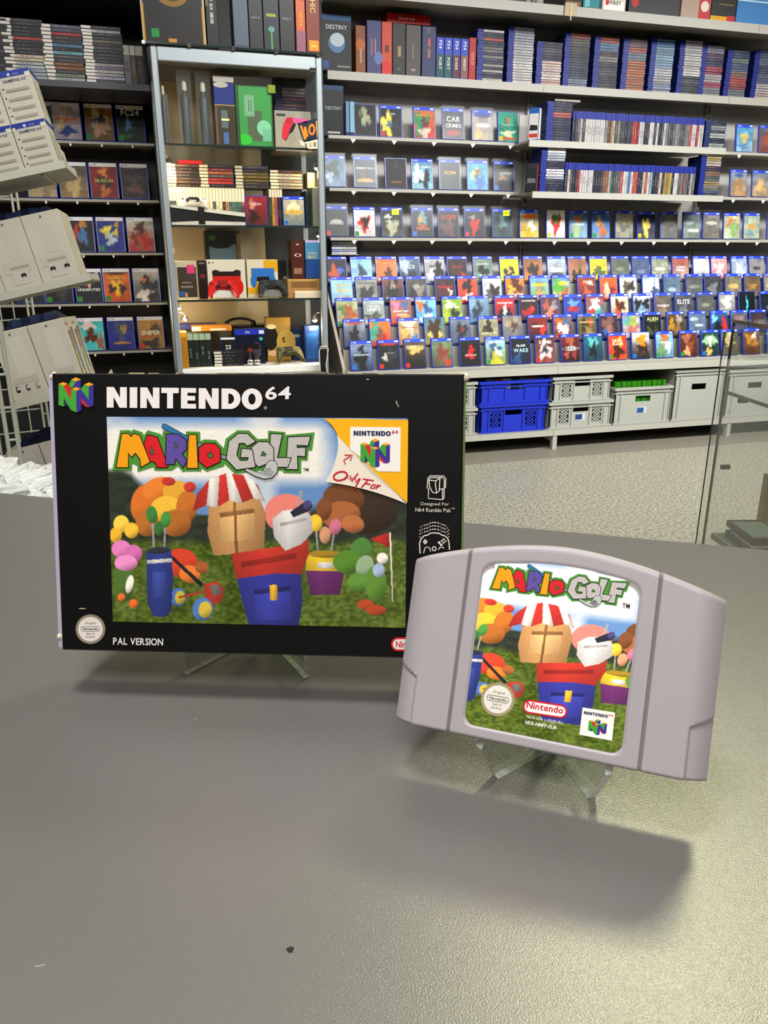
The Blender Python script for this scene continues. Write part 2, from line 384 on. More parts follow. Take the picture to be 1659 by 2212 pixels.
# ---- lettering of the title, in photograph pixels of the carton
def t2(pts): return [(230 + x / 6.9125, 910 + y / 6.9125) for x, y in pts]
def t3(pts): return [(460 + x / 6.9125, 910 + y / 6.9125) for x, y in pts]
LET = [('ea9a14', t2([(240, 190), (335, 190), (378, 240), (410, 190), (500, 215), (655, 605), (525, 680), (510, 560), (440, 465), (385, 530), (330, 465), (330, 685), (160, 685)]), []),
       ('cf1f26', t2([(625, 208), (765, 245), (880, 560), (920, 650), (915, 685), (765, 685), (745, 620), (660, 585), (570, 340)]), [t2([(680, 375), (725, 490), (655, 485)])]),
       ('5b4a96', t2([(905, 195), (1075, 195), (1195, 285), (1195, 420), (1130, 485), (1205, 590), (1150, 685), (1040, 545), (1020, 640), (895, 640)]), [t2([(1025, 320), (1075, 360), (1030, 410)])]),
       ('ea9a14', t2([(1240, 205), (1345, 205), (1370, 695), (1215, 695)]), []),
       ('cf1f26', t2([(1480, 335), (1620, 335), (1700, 415), (1700, 600), (1505, 690), (1390, 590), (1390, 405)]), [t2([(1560, 455), (1605, 515), (1575, 550), (1525, 535), (1520, 490)])]),
       ('b9b3ae', t3([(1130, 240), (1455, 230), (1420, 360), (1255, 350), (1255, 400), (1385, 395), (1375, 525), (1260, 510), (1265, 715), (1095, 710), (1170, 550), (1110, 545)]), []),
       ('b9b3ae', t3([(870, 190), (1035, 200), (960, 550), (1165, 550), (1120, 680), (970, 680), (905, 580), (865, 350)]), []),
       ('b9b3ae', t3([(385, 190), (520, 190), (635, 300), (520, 365), (470, 320), (395, 325), (355, 500), (410, 590), (525, 590), (545, 535), (425, 535), (440, 410), (620, 430), (635, 680), (360, 720), (210, 560), (250, 300)]), []),
       ('b9b3ae', t3([(690, 310), (830, 315), (905, 405), (910, 590), (690, 675), (640, 630), (605, 430), (580, 395)]), [t3([(750, 450), (800, 490), (780, 520), (725, 510)])])]
OUTL = t2([(95, 730), (210, 135), (350, 130), (375, 150), (410, 118), (545, 165), (565, 210), (620, 133), (815, 190), (838, 230), (845, 145), (1060, 150), (1190, 215), (1190, 150), (1402, 155), (1407, 300), (1465, 270), (1640, 280)]) + \
       t3([(165, 400), (195, 260), (370, 133), (545, 138), (670, 265), (825, 260), (825, 140), (1085, 160), (1085, 205), (1520, 165), (1480, 435), (1430, 430), (1415, 585), (1320, 580), (1320, 775), (1050, 770), (1050, 735), (700, 735), (335, 785), (175, 630), (165, 670)]) + \
       t2([(1500, 750), (1420, 700), (1420, 745), (1185, 745), (1145, 755), (1070, 670), (980, 735), (730, 735), (700, 680), (470, 755), (470, 665), (390, 630), (385, 735)])
def title_logo(sh, mbs, xf, layer):
    """mbs: dict of builders outline, lettering, club; xf maps carton pixels to the sheet's pixels"""
    T = lambda pts: [xf(p) for p in pts]
    sh.poly(mbs['outline'], T(OUTL), '4b8a32', layer)
    shaft = t2([(835, 85), (850, 45), (890, 48), (1225, 232), (1215, 278), (1150, 238), (860, 118)])
    for pts in (shaft, t2([(1370, 310), (1440, 345), (1385, 390)]), t3([(125, 490), (205, 520), (200, 575), (125, 552)])):
        sh.poly(mbs['club'], T(grow(pts, 1.2)), '101418', layer + .4)
    sh.poly(mbs['club'], T(shaft), '2f6f9c', layer + .6)
    for pts in (t2([(1370, 315), (1435, 345), (1385, 385)]), t3([(130, 497), (200, 522), (195, 568), (130, 548)])): sh.poly(mbs['club'], T(pts), '7f8c90', layer + .6)
    for k, (c, pts, holes) in enumerate(LET):
        sh.poly(mbs['lettering'], T(grow(pts, 2.1)), '16110f', layer + .8 + k * .22)
        sh.poly(mbs['lettering'], T(pts), c, layer + .9 + k * .22)
        for h in holes: sh.poly(mbs['lettering'], T(grow(h, .9)), '16110f', layer + .96 + k * .22); sh.poly(mbs['lettering'], T(grow(h, -.5)), '4a6b3a', layer + 1.0 + k * .22)
        if c == 'b9b3ae':     # dimples
            xs = [p[0] for p in pts]; ys = [p[1] for p in pts]; r = random.Random(k)
            from mathutils.geometry import intersect_point_tri_2d
            tris = tessellate_polygon([[Vector((p[0], p[1], 0)) for p in pts]])
            for _ in range(110):
                q = Vector((r.uniform(min(xs), max(xs)), r.uniform(min(ys), max(ys))))
                if any(intersect_point_tri_2d(q, Vector(pts[a]), Vector(pts[b]), Vector(pts[c2])) for a, b, c2 in tris):
                    sh.poly(mbs['lettering'], T(ell(q.x, q.y, 1.0, .8, 7)), r.choice(['a29b96', 'cdc8c2', '948d88']), layer + .93 + k * .22)
    head = t3([(505, 705), (720, 780), (760, 740), (820, 610), (870, 585), (940, 600), (972, 680), (960, 760), (880, 840), (770, 855), (650, 820), (495, 735)])
    sh.poly(mbs['club'], T(grow(head, 1.3)), '16110f', layer + 3.2); sh.poly(mbs['club'], T(head), 'b6b8b4', layer + 3.4)
    for i in range(6):
        a = (745 + i * 22, 795 + i * 7); b = (815 + i * 19, 690 + i * 12 - (18 if i in (2, 3) else 0))
        sh.line(mbs['club'], T(t3([a, b])), .00022, '3a3735', layer + 3.6)

# ---- printed picture: plain golf scene (sky, trees, grass, golf bags) painted per vertex
def vn(x, y, f, seed):
    r = np.random.RandomState(seed); g = r.rand(64, 64); X = x * f; Y = y * f; xi = np.floor(X).astype(int); yi = np.floor(Y).astype(int); fx = X - xi; fy = Y - yi
    fx = fx * fx * (3 - 2 * fx); fy = fy * fy * (3 - 2 * fy); G = lambda a, b: g[a % 64, b % 64]
    return (G(xi, yi) * (1 - fx) + G(xi + 1, yi) * fx) * (1 - fy) + (G(xi, yi + 1) * (1 - fx) + G(xi + 1, yi + 1) * fx) * fy
def hx(h): return np.array([int(h[i:i + 2], 16) / 255 for i in (0, 2, 4)])
def pip(x, y, poly):
    inside = np.zeros(x.shape, bool); n = len(poly)
    for i in range(n):
        x1, y1 = poly[i]; x2, y2 = poly[(i + 1) % n]
        c = ((y1 > y) != (y2 > y)) & (x < (x2 - x1) * (y - y1) / (y2 - y1 + 1e-9) + x1); inside ^= c
    return inside
ART = [  # e: ellipse cx cy rx ry rot colour ; p: polygon colour.  Plain things of a golf course: shrubs, bags, umbrella, trolley, flag
    ('e', 790, 1100, 70, 56, 0, '2a1c10'), ('e', 742, 1078, 46, 36, .1, '5e3317'), ('e', 736, 1112, 44, 30, -.1, '8f4f27'), ('e', 762, 1132, 26, 20, .2, 'a05a30'), ('e', 700, 1100, 18, 26, .1, '6a3a1a'),
    ('e', 312, 1088, 30, 44, .2, 'b85c1c'), ('e', 345, 1056, 38, 26, -.2, 'c4691f'), ('e', 384, 1066, 34, 28, .3, 'c08a24'), ('e', 360, 1100, 36, 30, 0, 'cf9d2b'), ('e', 404, 1094, 24, 36, .1, 'a85a1a'), ('e', 380, 1130, 34, 30, 0, '96541b'), ('e', 318, 1130, 26, 30, .1, '9c5a1c'), ('e', 410, 1052, 14, 12, 0, 'b02a20'), ('e', 364, 1040, 16, 10, 0, 'a8261e'),
    ('e', 390, 1216, 38, 32, 0, 'b5321c'), ('e', 410, 1240, 24, 20, .2, 'c9661f'), ('e', 436, 1226, 16, 14, .4, '8f4a22'),
    ('p', [(366, 1204), (372, 1200), (440, 1262), (434, 1268)], '14161d'), ('p', [(440, 1262), (470, 1256), (486, 1274), (478, 1300), (452, 1308), (444, 1290)], 'a52a1e'), ('p', [(452, 1266), (470, 1262), (480, 1280), (462, 1288)], '5a5c58'),
    ('e', 385, 1290, 18, 21, 0, '3a5a9a'), ('e', 389, 1291, 12, 16, 0, 'a8922c'), ('e', 438, 1316, 23, 26, .1, '3f649f'), ('e', 443, 1317, 15, 19, .1, 'b79c2c'), ('p', [(386, 1288), (440, 1276), (441, 1280), (387, 1293)], 'a82a1c'),
    # blue bag with green covers
    ('p', [(326, 1112), (331, 1112), (336, 1196), (331, 1196)], '8d8a84'), ('p', [(356, 1120), (360, 1120), (356, 1196), (352, 1196)], '8d8a84'), ('e', 328, 1112, 13, 20, -.1, '2f6a2a'), ('e', 358, 1122, 12, 19, .15, '3a7a30'), ('e', 343, 1142, 11, 17, 0, '2a5c26'),
    ('p', [(316, 1190), (370, 1186), (374, 1250), (370, 1322), (352, 1334), (330, 1330), (318, 1300)], '232f74'), ('e', 343, 1189, 28, 8, -.06, '20242c'), ('p', [(328, 1236), (358, 1234), (360, 1290), (330, 1292)], '2f3f8c'), ('p', [(318, 1210), (372, 1206), (372, 1214), (318, 1218)], 'c9c5bd'),
    # pink and yellow flower shrub
    ('e', 268, 1250, 24, 52, 0, '3c5a1e'), ('e', 262, 1132, 18, 20, 0, 'dfb23a'), ('e', 284, 1146, 16, 18, 0, 'd9a529'), ('e', 250, 1156, 14, 18, 0, 'd09a24'), ('e', 262, 1186, 22, 20, 0, 'c76aa0'), ('e', 288, 1196, 20, 20, 0, 'b85a92'), ('e', 272, 1216, 26, 18, 0, 'cf78aa'), ('e', 262, 1290, 9, 10, 0, 'cc5720'), ('e', 288, 1304, 10, 11, 0, 'cc5720'), ('e', 280, 1262, 9, 22, .2, 'd9cfc0'),
    # yellow and purple bag
    ('p', [(680, 1130), (684, 1130), (690, 1210), (686, 1210)], '8d8a84'), ('p', [(722, 1136), (726, 1136), (714, 1210), (710, 1210)], '8d8a84'), ('e', 682, 1130, 15, 20, -.1, 'd9ab28'), ('e', 724, 1138, 14, 19, .2, 'b05d72'), ('e', 702, 1156, 13, 20, 0, 'b8805c'),
    ('p', [(662, 1196), (744, 1198), (742, 1236), (660, 1234)], 'd8b226'), ('p', [(660, 1232), (744, 1234), (734, 1284), (672, 1286)], '5a1f55'), ('e', 703, 1197, 41, 9, .02, '8a6a18'), ('p', [(686, 1214), (720, 1215), (719, 1228), (686, 1227)], 'd0cbc2'),
    # shrubs, pin flag and balls
    ('e', 780, 1190, 24, 30, .2, '3f6b2a'), ('e', 750, 1214, 32, 26, 0, '466f1c'), ('e', 788, 1224, 20, 26, .3, '7d9470'), ('e', 812, 1262, 24, 42, 0, '4c7424'), ('e', 772, 1258, 22, 22, .4, '4f7a2a'), ('p', [(841, 1150), (844, 1150), (850, 1300), (847, 1300)], 'd9d4c8'), ('p', [(841, 1150), (800, 1164), (842, 1184)], 'b3221f'), ('e', 826, 1206, 13, 13, 0, 'd9d0c4'), ('e', 818, 1232, 14, 16, 0, '8ea0b8'), ('e', 790, 1306, 20, 12, 0, '9b3a18'), ('e', 812, 1318, 24, 12, 0, '99381a'),
    # central golf bag under a red and white umbrella
    ('e', 620, 1110, 50, 44, .1, 'c5695c'), ('p', [(648, 1060), (654, 1060), (640, 1160), (634, 1160)], '9a978f'),
    ('p', [(452, 1080), (556, 1064), (574, 1110), (570, 1192), (462, 1200), (448, 1150)], 'c08a50'), ('p', [(474, 1110), (548, 1100), (552, 1164), (478, 1172)], 'd6a566'), ('p', [(474, 1108), (548, 1098), (549, 1108), (475, 1118)], '8a5c30'), ('p', [(503, 1060), (509, 1060), (514, 1200), (508, 1200)], '7c5026'),
    ('p', [(416, 1104), (426, 1066), (452, 1036), (488, 1022), (526, 1026), (556, 1048), (574, 1084), (548, 1076), (520, 1088), (496, 1080), (470, 1096), (446, 1092)], 'b4261f'), ('p', [(488, 1022), (500, 1022), (524, 1086), (520, 1088), (496, 1081)], 'ddd4c8'), ('p', [(452, 1036), (474, 1028), (470, 1096), (446, 1092)], 'ddd4c8'), ('p', [(526, 1026), (548, 1040), (574, 1084), (548, 1076)], 'ddd4c8'),
    ('p', [(500, 1196), (606, 1180), (664, 1150), (668, 1196), (650, 1240), (560, 1246), (510, 1250)], 'b92c1f'), ('p', [(520, 1214), (640, 1194), (640, 1206), (522, 1226)], '8c1d16'),
    ('p', [(588, 1122), (610, 1104), (650, 1098), (672, 1114), (676, 1150), (650, 1176), (616, 1190), (592, 1160)], 'cbc6c0'), ('p', [(604, 1130), (660, 1118), (662, 1124), (606, 1137)], 'a9a49e'), ('p', [(626, 1106), (664, 1080), (676, 1092), (668, 1104), (634, 1118)], '1b1a2c'), ('e', 664, 1091, 9, 12, .5, '3b3560'),
    ('p', [(512, 1250), (600, 1238), (650, 1240), (654, 1300), (644, 1358), (540, 1358), (526, 1310)], '26297c'), ('p', [(548, 1274), (628, 1266), (630, 1336), (556, 1342)], '31379a'), ('p', [(548, 1274), (628, 1266), (628, 1276), (549, 1284)], '1a1c58'), ('p', [(582, 1264), (598, 1263), (599, 1296), (584, 1297)], 'd9a523')]
def paint(X, Y):
    u = (X - 231) / 651; v = (Y - 897) / 457; n = len(X)
    sky = hx('5d86bd')[None] * (1 - v[:, None] * .2) + np.array([.12, .13, .1])[None] * v[:, None]
    cl = vn(u, v * .8, 6, 3) * .6 + vn(u, v, 13, 4) * .3 + vn(u, v, 30, 5) * .1
    c = np.clip((cl - .5) * 3.2, 0, .75)[:, None]; sky = sky * (1 - c) + hx('dfdcd8') * c
    dx = np.maximum(np.maximum(246 - X, X - 676), 0) / 48; dy = np.maximum(np.maximum(935 - Y, Y - 1022), 0) / 30; g = np.clip(1.15 - np.sqrt(dx ** 2 + dy ** 2), 0, 1)[:, None]; sky = sky * (1 - g) + hx('ece6da') * g
    out = sky
    tl = np.clip((vn(u, v, 22, 8) * .06 + v - np.interp(u, [0, .08, .14, .2, .6, .72, .8, 1], [.26, .28, .36, .45, .52, .45, .37, .36])) * 26, 0, 1)[:, None]
    tree = hx('2a3226')[None] + (vn(u, v, 40, 9)[:, None] - .5) * np.array([.06, .1, .04]); out = out * (1 - tl) + tree * tl
    gr = np.clip((v - .6 + vn(u, v, 30, 6) * .03) * 30, 0, 1)[:, None]
    gg = hx('4f5f1e')[None] + (vn(u, v, 90, 1)[:, None] - .5) * np.array([.2, .2, .1]) + (vn(u, v, 12, 2)[:, None] - .5) * .14; out = out * (1 - gr) + gg * gr
    for a in ART:
        if a[0] == 'e':
            _, cx, cy, rx, ry, rot, col = a; dx, dy = X - cx, Y - cy; ex = (dx * math.cos(rot) + dy * math.sin(rot)) / rx; ey = (-dx * math.sin(rot) + dy * math.cos(rot)) / ry
            d = np.sqrt(ex ** 2 + ey ** 2); m = np.clip((1 - d) * min(rx, ry) * .6, 0, 1); tone = np.clip(1.12 - .5 * np.clip(ex * .45 + ey * .8, 0, 1) ** 1.3, .5, 1.2)
        else:
            _, pts, col = a; ys = [p[1] for p in pts]; xs = [p[0] for p in pts]; m = pip(X, Y, pts).astype(float)
            ex = (X - min(xs)) / (max(xs) - min(xs)); ey = (Y - min(ys)) / (max(ys) - min(ys)); tone = np.clip(1.14 - .42 * np.abs(ex - .4) - .22 * ey, .5, 1.2)
        cc = np.clip(hx(col)[None] * tone[:, None] + .04, 0, 1); out = out * (1 - m[:, None]) + cc * m[:, None]
    return np.clip(out, 0, 1)
def tolin(a): return np.where(a <= .04045, a / 12.92, ((a + .055) / 1.055) ** 2.4)
def art_grid(name, Mx, nu, nv, pos, y, m, parent, xf=None, gain=1.0):
    uu, vv = np.meshgrid(np.linspace(0, 1, nu), np.linspace(0, 1, nv)); L = np.array([pos(a, b) for a, b in zip(uu.ravel(), vv.ravel())])
    P3 = np.c_[L[:, 0], np.full(len(L), y), L[:, 1]]; W = P3 @ np.array(Mx.to_3x3()).T + np.array(Mx.translation); X, Y = project_np(W)
    if xf is not None: X, Y = xf(X, Y)
    rgb = tolin(np.clip(paint(X, Y) * gain, 0, 1)); me = bpy.data.meshes.new(name)
    I = np.arange(nu * nv).reshape(nv, nu); F = np.stack([I[:-1, :-1], I[:-1, 1:], I[1:, 1:], I[1:, :-1]], -1).reshape(-1, 4)
    me.from_pydata(P3.tolist(), [], F.tolist()); a = me.color_attributes.new('Col', 'FLOAT_COLOR', 'POINT'); a.data.foreach_set('color', np.c_[rgb, np.ones(len(rgb))].ravel())
    me.materials.append(m); return mesh_obj(name, me, parent)
def affine(src, dst):
    A = np.c_[np.array(src, float), np.ones(3)]; K = np.linalg.solve(A, np.array(dst, float)); return lambda p: tuple(np.array([p[0], p[1], 1]) @ K), K

# ================================================================= BLACK CARTON
BOXL = camv(-.05789697, .31319613, -.17406042); BOXR = (math.radians(-12.626), math.radians(-.403), math.radians(-3.453 - 16.4))
BM = Matrix.Translation(BOXL) @ Euler(BOXR).to_matrix().to_4x4(); SB = Sheet(BM, -.00015)
gb = tag(empty('game_carton', BOXL, BOXR), 'black cardboard video game carton with golf picture, propped on a clear stand', 'game box')
mb = MB(); mb.cbox(-.092, .092, 0, .03, 0, .127, .0006, '070707'); mb.build('carton', M['card'], gb)
mb = MB(); mb.prism([(-.0915, .0008), (-.0945, .002), (-.0950, .006), (-.0935, .02), (-.0915, .029)], 'z', .0008, .1262, 'a9a2b6'); mb.build('side_flap', M['card'], gb)['label'] = 'worn pale flap edge on the open side'
mb = MB(); mb.prism([(.0915, .001), (.0931, .0025), (.0934, .012), (.0915, .029)], 'z', .001, .126, '77925a'); mb.build('side_flap', M['card'], gb)['label'] = 'green inner edge of the other flap'
mb = MB()
for x, z, r in ((-.0925, .1255, .0014), (.0925, .1258, .0022), (-.0935, .006, .0016), (.091, .127, .0009), (-.0915, .1268, .0012)): mb = MB(); mb.ball((x, .001 + r * .4, z), r, 5, 'cfc6b4', (1, .6, .9)); mb.build('worn_corner', M['card'], gb)
mb = MB()
for k in range(26):
    x = rnd.uniform(-.09, .09); mb.box(x, x + rnd.uniform(.002, .012), .0002, .0012, .1268, .1273, rnd.choice(['8d8467', '6b6450', 'b5ab88']))
mb.build('worn_edge', M['card'], gb)
pic = art_grid('cover_picture', BM, 440, 310, lambda u, v: (-.0672 + .1348 * u, .1078 - .0937 * v), -.0003, M['art'], gb, gain=1.0)
mbs = dict(outline=MB(), lettering=MB(), club=MB()); title_logo(SB, mbs, lambda p: p, 3)
mb = mbs['lettering']; SB.textbar(mb, 'TM', 655, 1017, 667, 1017, 6, '15130f', 4, 1)
mbs['outline'].build('title_outline', M['card'], pic); mbs['lettering'].build('title_lettering', M['card'], pic); mbs['club'].build('golf_club_print', M['card'], pic)
# page-curl corner
mb = MB(); cv = lambda p0, p1, p2, n=12: [((1 - t) ** 2 * p0[0] + 2 * t * (1 - t) * p1[0] + t * t * p2[0], (1 - t) ** 2 * p0[1] + 2 * t * (1 - t) * p1[1] + t * t * p2[1]) for t in (i / (n - 1) for i in range(n))]
SB.poly(mb, cv((698, 904), (722, 915), (731, 945)) + [(880, 1086), (882, 907)], 'f0ac12', 8)
flap = cv((729, 940), (738, 985), (704, 1041)) + cv((704, 1041), (790, 1050), (879, 1088)) + [(780, 996)]
mbf = MB(); SB.poly(mbf, flap, 'e6dac8', 9); SB.poly(mbf, [(733, 945), (879, 1086), (800, 1020)], 'c9bba4', 9.1)
crn = mb.build('yellow_corner', M['card'], pic); mbf.build('page_curl', M['card'], pic)
mb = MB(); SB.poly(mb, [(757, 922), (866, 923), (865, 1019), (817, 1018), (757, 969)], 'ece7de', 9.3); mb.build('white_panel', M['card'], pic)
mb = MB(); block_word(SB, mb, lambda u, v: (764.5 + 80 * u, 941 - 10.5 * v + .8 * u), '23264e', 10)
SB.textbar(mb, '64', 847, 937, 860, 937, 8, 'c22730', 10, 1); mb.build('panel_lettering', M['card'], pic)
mb = MB(); emblem(SB, mb, quadplace([(779.5, 947), (843, 947.5), (842.5, 1010), (779, 1009.5)]), 10); mb.build('block_emblem', M['card'], pic)
mb = MB()
O = ell(736, 1028, 15, 9, 20, 0, -.25)
SB.line(mb, O, .0008, 'bf1e2c', 10, True)
for st in ([(745, 1036), (752, 1024), (751, 1034), (758, 1026), (757, 1037), (762, 1031)], [(760, 1040), (774, 1022)], [(768, 1032), (769, 1042), (777, 1033)], [(779, 1033), (766, 1056)], [(784, 1034), (808, 1038)], [(795, 1037), (781, 1053)], [(790, 1044), (801, 1046)], [(806, 1046), (800, 1054), (807, 1055), (812, 1047), (806, 1046)], [(817, 1046), (812, 1056)], [(815, 1052), (823, 1047)]):
    SB.line(mb, st, .00062, 'bf1e2c', 10)
for st in ([(747, 1003), (743, 994), (758, 985)], [(745, 983), (762, 983), (757, 995)]): SB.line(mb, st, .00055, 'bf1e2c', 10)
mb.build('script_lettering', M['card'], pic)
# black border print
mb = MB(); block_word(SB, mb, lambda u, v: (231.5 + 335.5 * u, 880.5 + 4 * u - (44.5 - .3 * u) * v), 'e6dfdb', 3)
SB.text(mb, '64', [(573, 864), (628, 862.5), (629.5, 834.5), (574.5, 835)], 'e6dfdb', 3, 1, .05)
SB.line(mb, ell(574, 881, 3.2, 3.2, 14), .00012, 'cfc8c4', 3, True); SB.textbar(mb, 'R', 572.6, 882.7, 575.5, 882.7, 3.6, 'cfc8c4', 3); mb.build('heading_lettering', M['card'], gb)
mb = MB(); emblem(SB, mb, quadplace([(127.5, 815), (203.5, 815.5), (203.5, 891.5), (127.8, 891)]), 3); mb.build('block_emblem', M['card'], gb)
mb = MB(); SB.textbar(mb, 'PAL VERSION', 245, 1392, 353, 1394, 15.5, 'd6cfca', 3, 1); mb.build('version_lettering', M['card'], gb)
def seal(sh, c, r, parent, sx=1.0, skew=0.0, ang=0.0, rim='8a7f6c', face='d8cfc6', lay=3):
    mb = MB(); pts = []
    for k in range(72):
        t = 2 * pi * k / 72; rr = r * (1.0 if k % 2 else .93); pts.append((c[0] + rr * sx * math.cos(t), c[1] + rr * math.sin(t)))
    sh.poly(mb, pts, rim, lay); sh.poly(mb, ell(c[0], c[1], r * .8 * sx, r * .8, 36), face, lay + .5); o = mb.build('quality_seal', M['card'], parent)
    mb = MB(); rot = lambda x, y: (c[0] + r * (x * math.cos(ang) - y * math.sin(ang)) * sx, c[1] + r * (x * math.sin(ang) + y * math.cos(ang)))
    for t, x0, x1, y, h in (('Original', -.34, .34, -.3, .17), ('Nintendo', -.5, .5, .06, .17), ('Seal of', -.27, .27, .36, .14), ('Quality', -.3, .3, .58, .15)):
        a, b = rot(x0, y), rot(x1, y); sh.textbar(mb, t, a[0], a[1], b[0], b[1], h * r, '4d4742', lay + 1, t == 'Nintendo')
    sh.line(mb, [rot(*p) for p in rrect(-.62, -.18, .62, .13, .14)], .00018 * (r / 33), '4d4742', lay + 1, True); mb.build('seal_lettering', M['card'], o)
seal(SB, (196.5, 1358.5), 33, gb)
mb = MB()   # add-on icon
L = lambda pts, w=.0004, cl=False: SB.line(mb, pts, w, 'd9d3c6', 3, cl)
k = lambda P: [(880 + x / 11.06, 1010 + y / 11.06) for x, y in P]
L(k([(510, 500), (475, 490), (490, 250), (540, 195), (870, 200), (915, 260), (910, 465), (880, 505), (770, 515)])); L(k([(505, 500), (500, 735), (835, 765), (875, 730), (880, 510)])); L(k([(835, 520), (840, 760)]))
L(k([(540, 240), (515, 300), (530, 450), (600, 590), (690, 610), (760, 560), (780, 240)])); L(k([(520, 300), (680, 315), (780, 250)])); L(k([(680, 315), (670, 420), (700, 600)])); L(k([(540, 240), (850, 240), (880, 300), (880, 500)]))
mb.build('accessory_icon', M['card'], gb)
mb = MB(); SB.textbar(mb, 'Designed For', 909, 1093, 970, 1094, 8.5, 'd2ccbe', 3); SB.textbar(mb, 'N64 Rumble Pak', 897, 1105, 974, 1106.5, 8.5, 'd2ccbe', 3); SB.textbar(mb, 'TM', 975, 1100, 982, 1100, 3.5, 'd2ccbe', 3); mb.build('accessory_lettering', M['card'], gb)
mb = MB()
arch = [(305, 2050), (290, 1800), (330, 1700), (400, 1625), (500, 1605), (530, 1570), (640, 1555), (770, 1570), (810, 1605), (900, 1630), (970, 1700), (995, 1800), (1005, 1960)]
L(k(arch), .0005)
for dy in (85, 165, 245):
    P = [(300, 1760), (310, 1680), (345, 1640), (400, 1620), (500, 1600), (530, 1570), (640, 1550), (770, 1570), (810, 1600), (900, 1620), (950, 1670), (985, 1720), (990, 1780)]
    for a, b in zip(P, P[1:]):
        for t0 in ((.1,) if abs(a[0] - b[0]) < 60 else (.02, .55)):
            q = lambda t: (a[0] + (b[0] - a[0]) * t, a[1] - dy + (b[1] - a[1]) * t); L(k([q(t0), q(t0 + .28)]), .0005)
L(k([(375, 1770), (475, 1770)]), .0009); L(k([(425, 1715), (425, 1825)]), .0009)
for x, y, r in ((865, 1710, 22), (822, 1750, 22), (910, 1750, 22), (865, 1792, 22), (757, 1790, 32), (808, 1842, 33)): SB.poly(mb, ell(*k([(x, y)])[0], r / 11.06, None, 12), 'd9d3c6', 3)
L(k(ell(640, 1935, 45, 48, 14)), .00045, True); L(k([(385, 2040), (430, 1900), (500, 1895), (545, 1940), (550, 2000)])); L(k([(740, 1960), (780, 1900), (860, 1905), (875, 1930)]))
mb.build('controller_icon', M['card'], gb)
mb = MB(); SB.poly(mb, rrect(845, 1376, 925, 1406, 14.5), 'c81e22', 3); SB.poly(mb, rrect(849, 1380, 921, 1402, 10.5), 'e8e0da', 3.4); SB.textbar(mb, 'Nintendo', 855, 1398, 916, 1399, 14, 'c81e22', 3.8, 1); mb.build('maker_badge', M['card'], gb)
mb = MB()
for P in ([(856, 866), (858, 874)], [(859, 874), (861, 879)], [(792, 819), (797, 820)], [(172, 1314), (186, 1314)]): SB.line(mb, P, .00035, 'cfc7b0', 3)
mb.build('scuff', M['card'], gb)

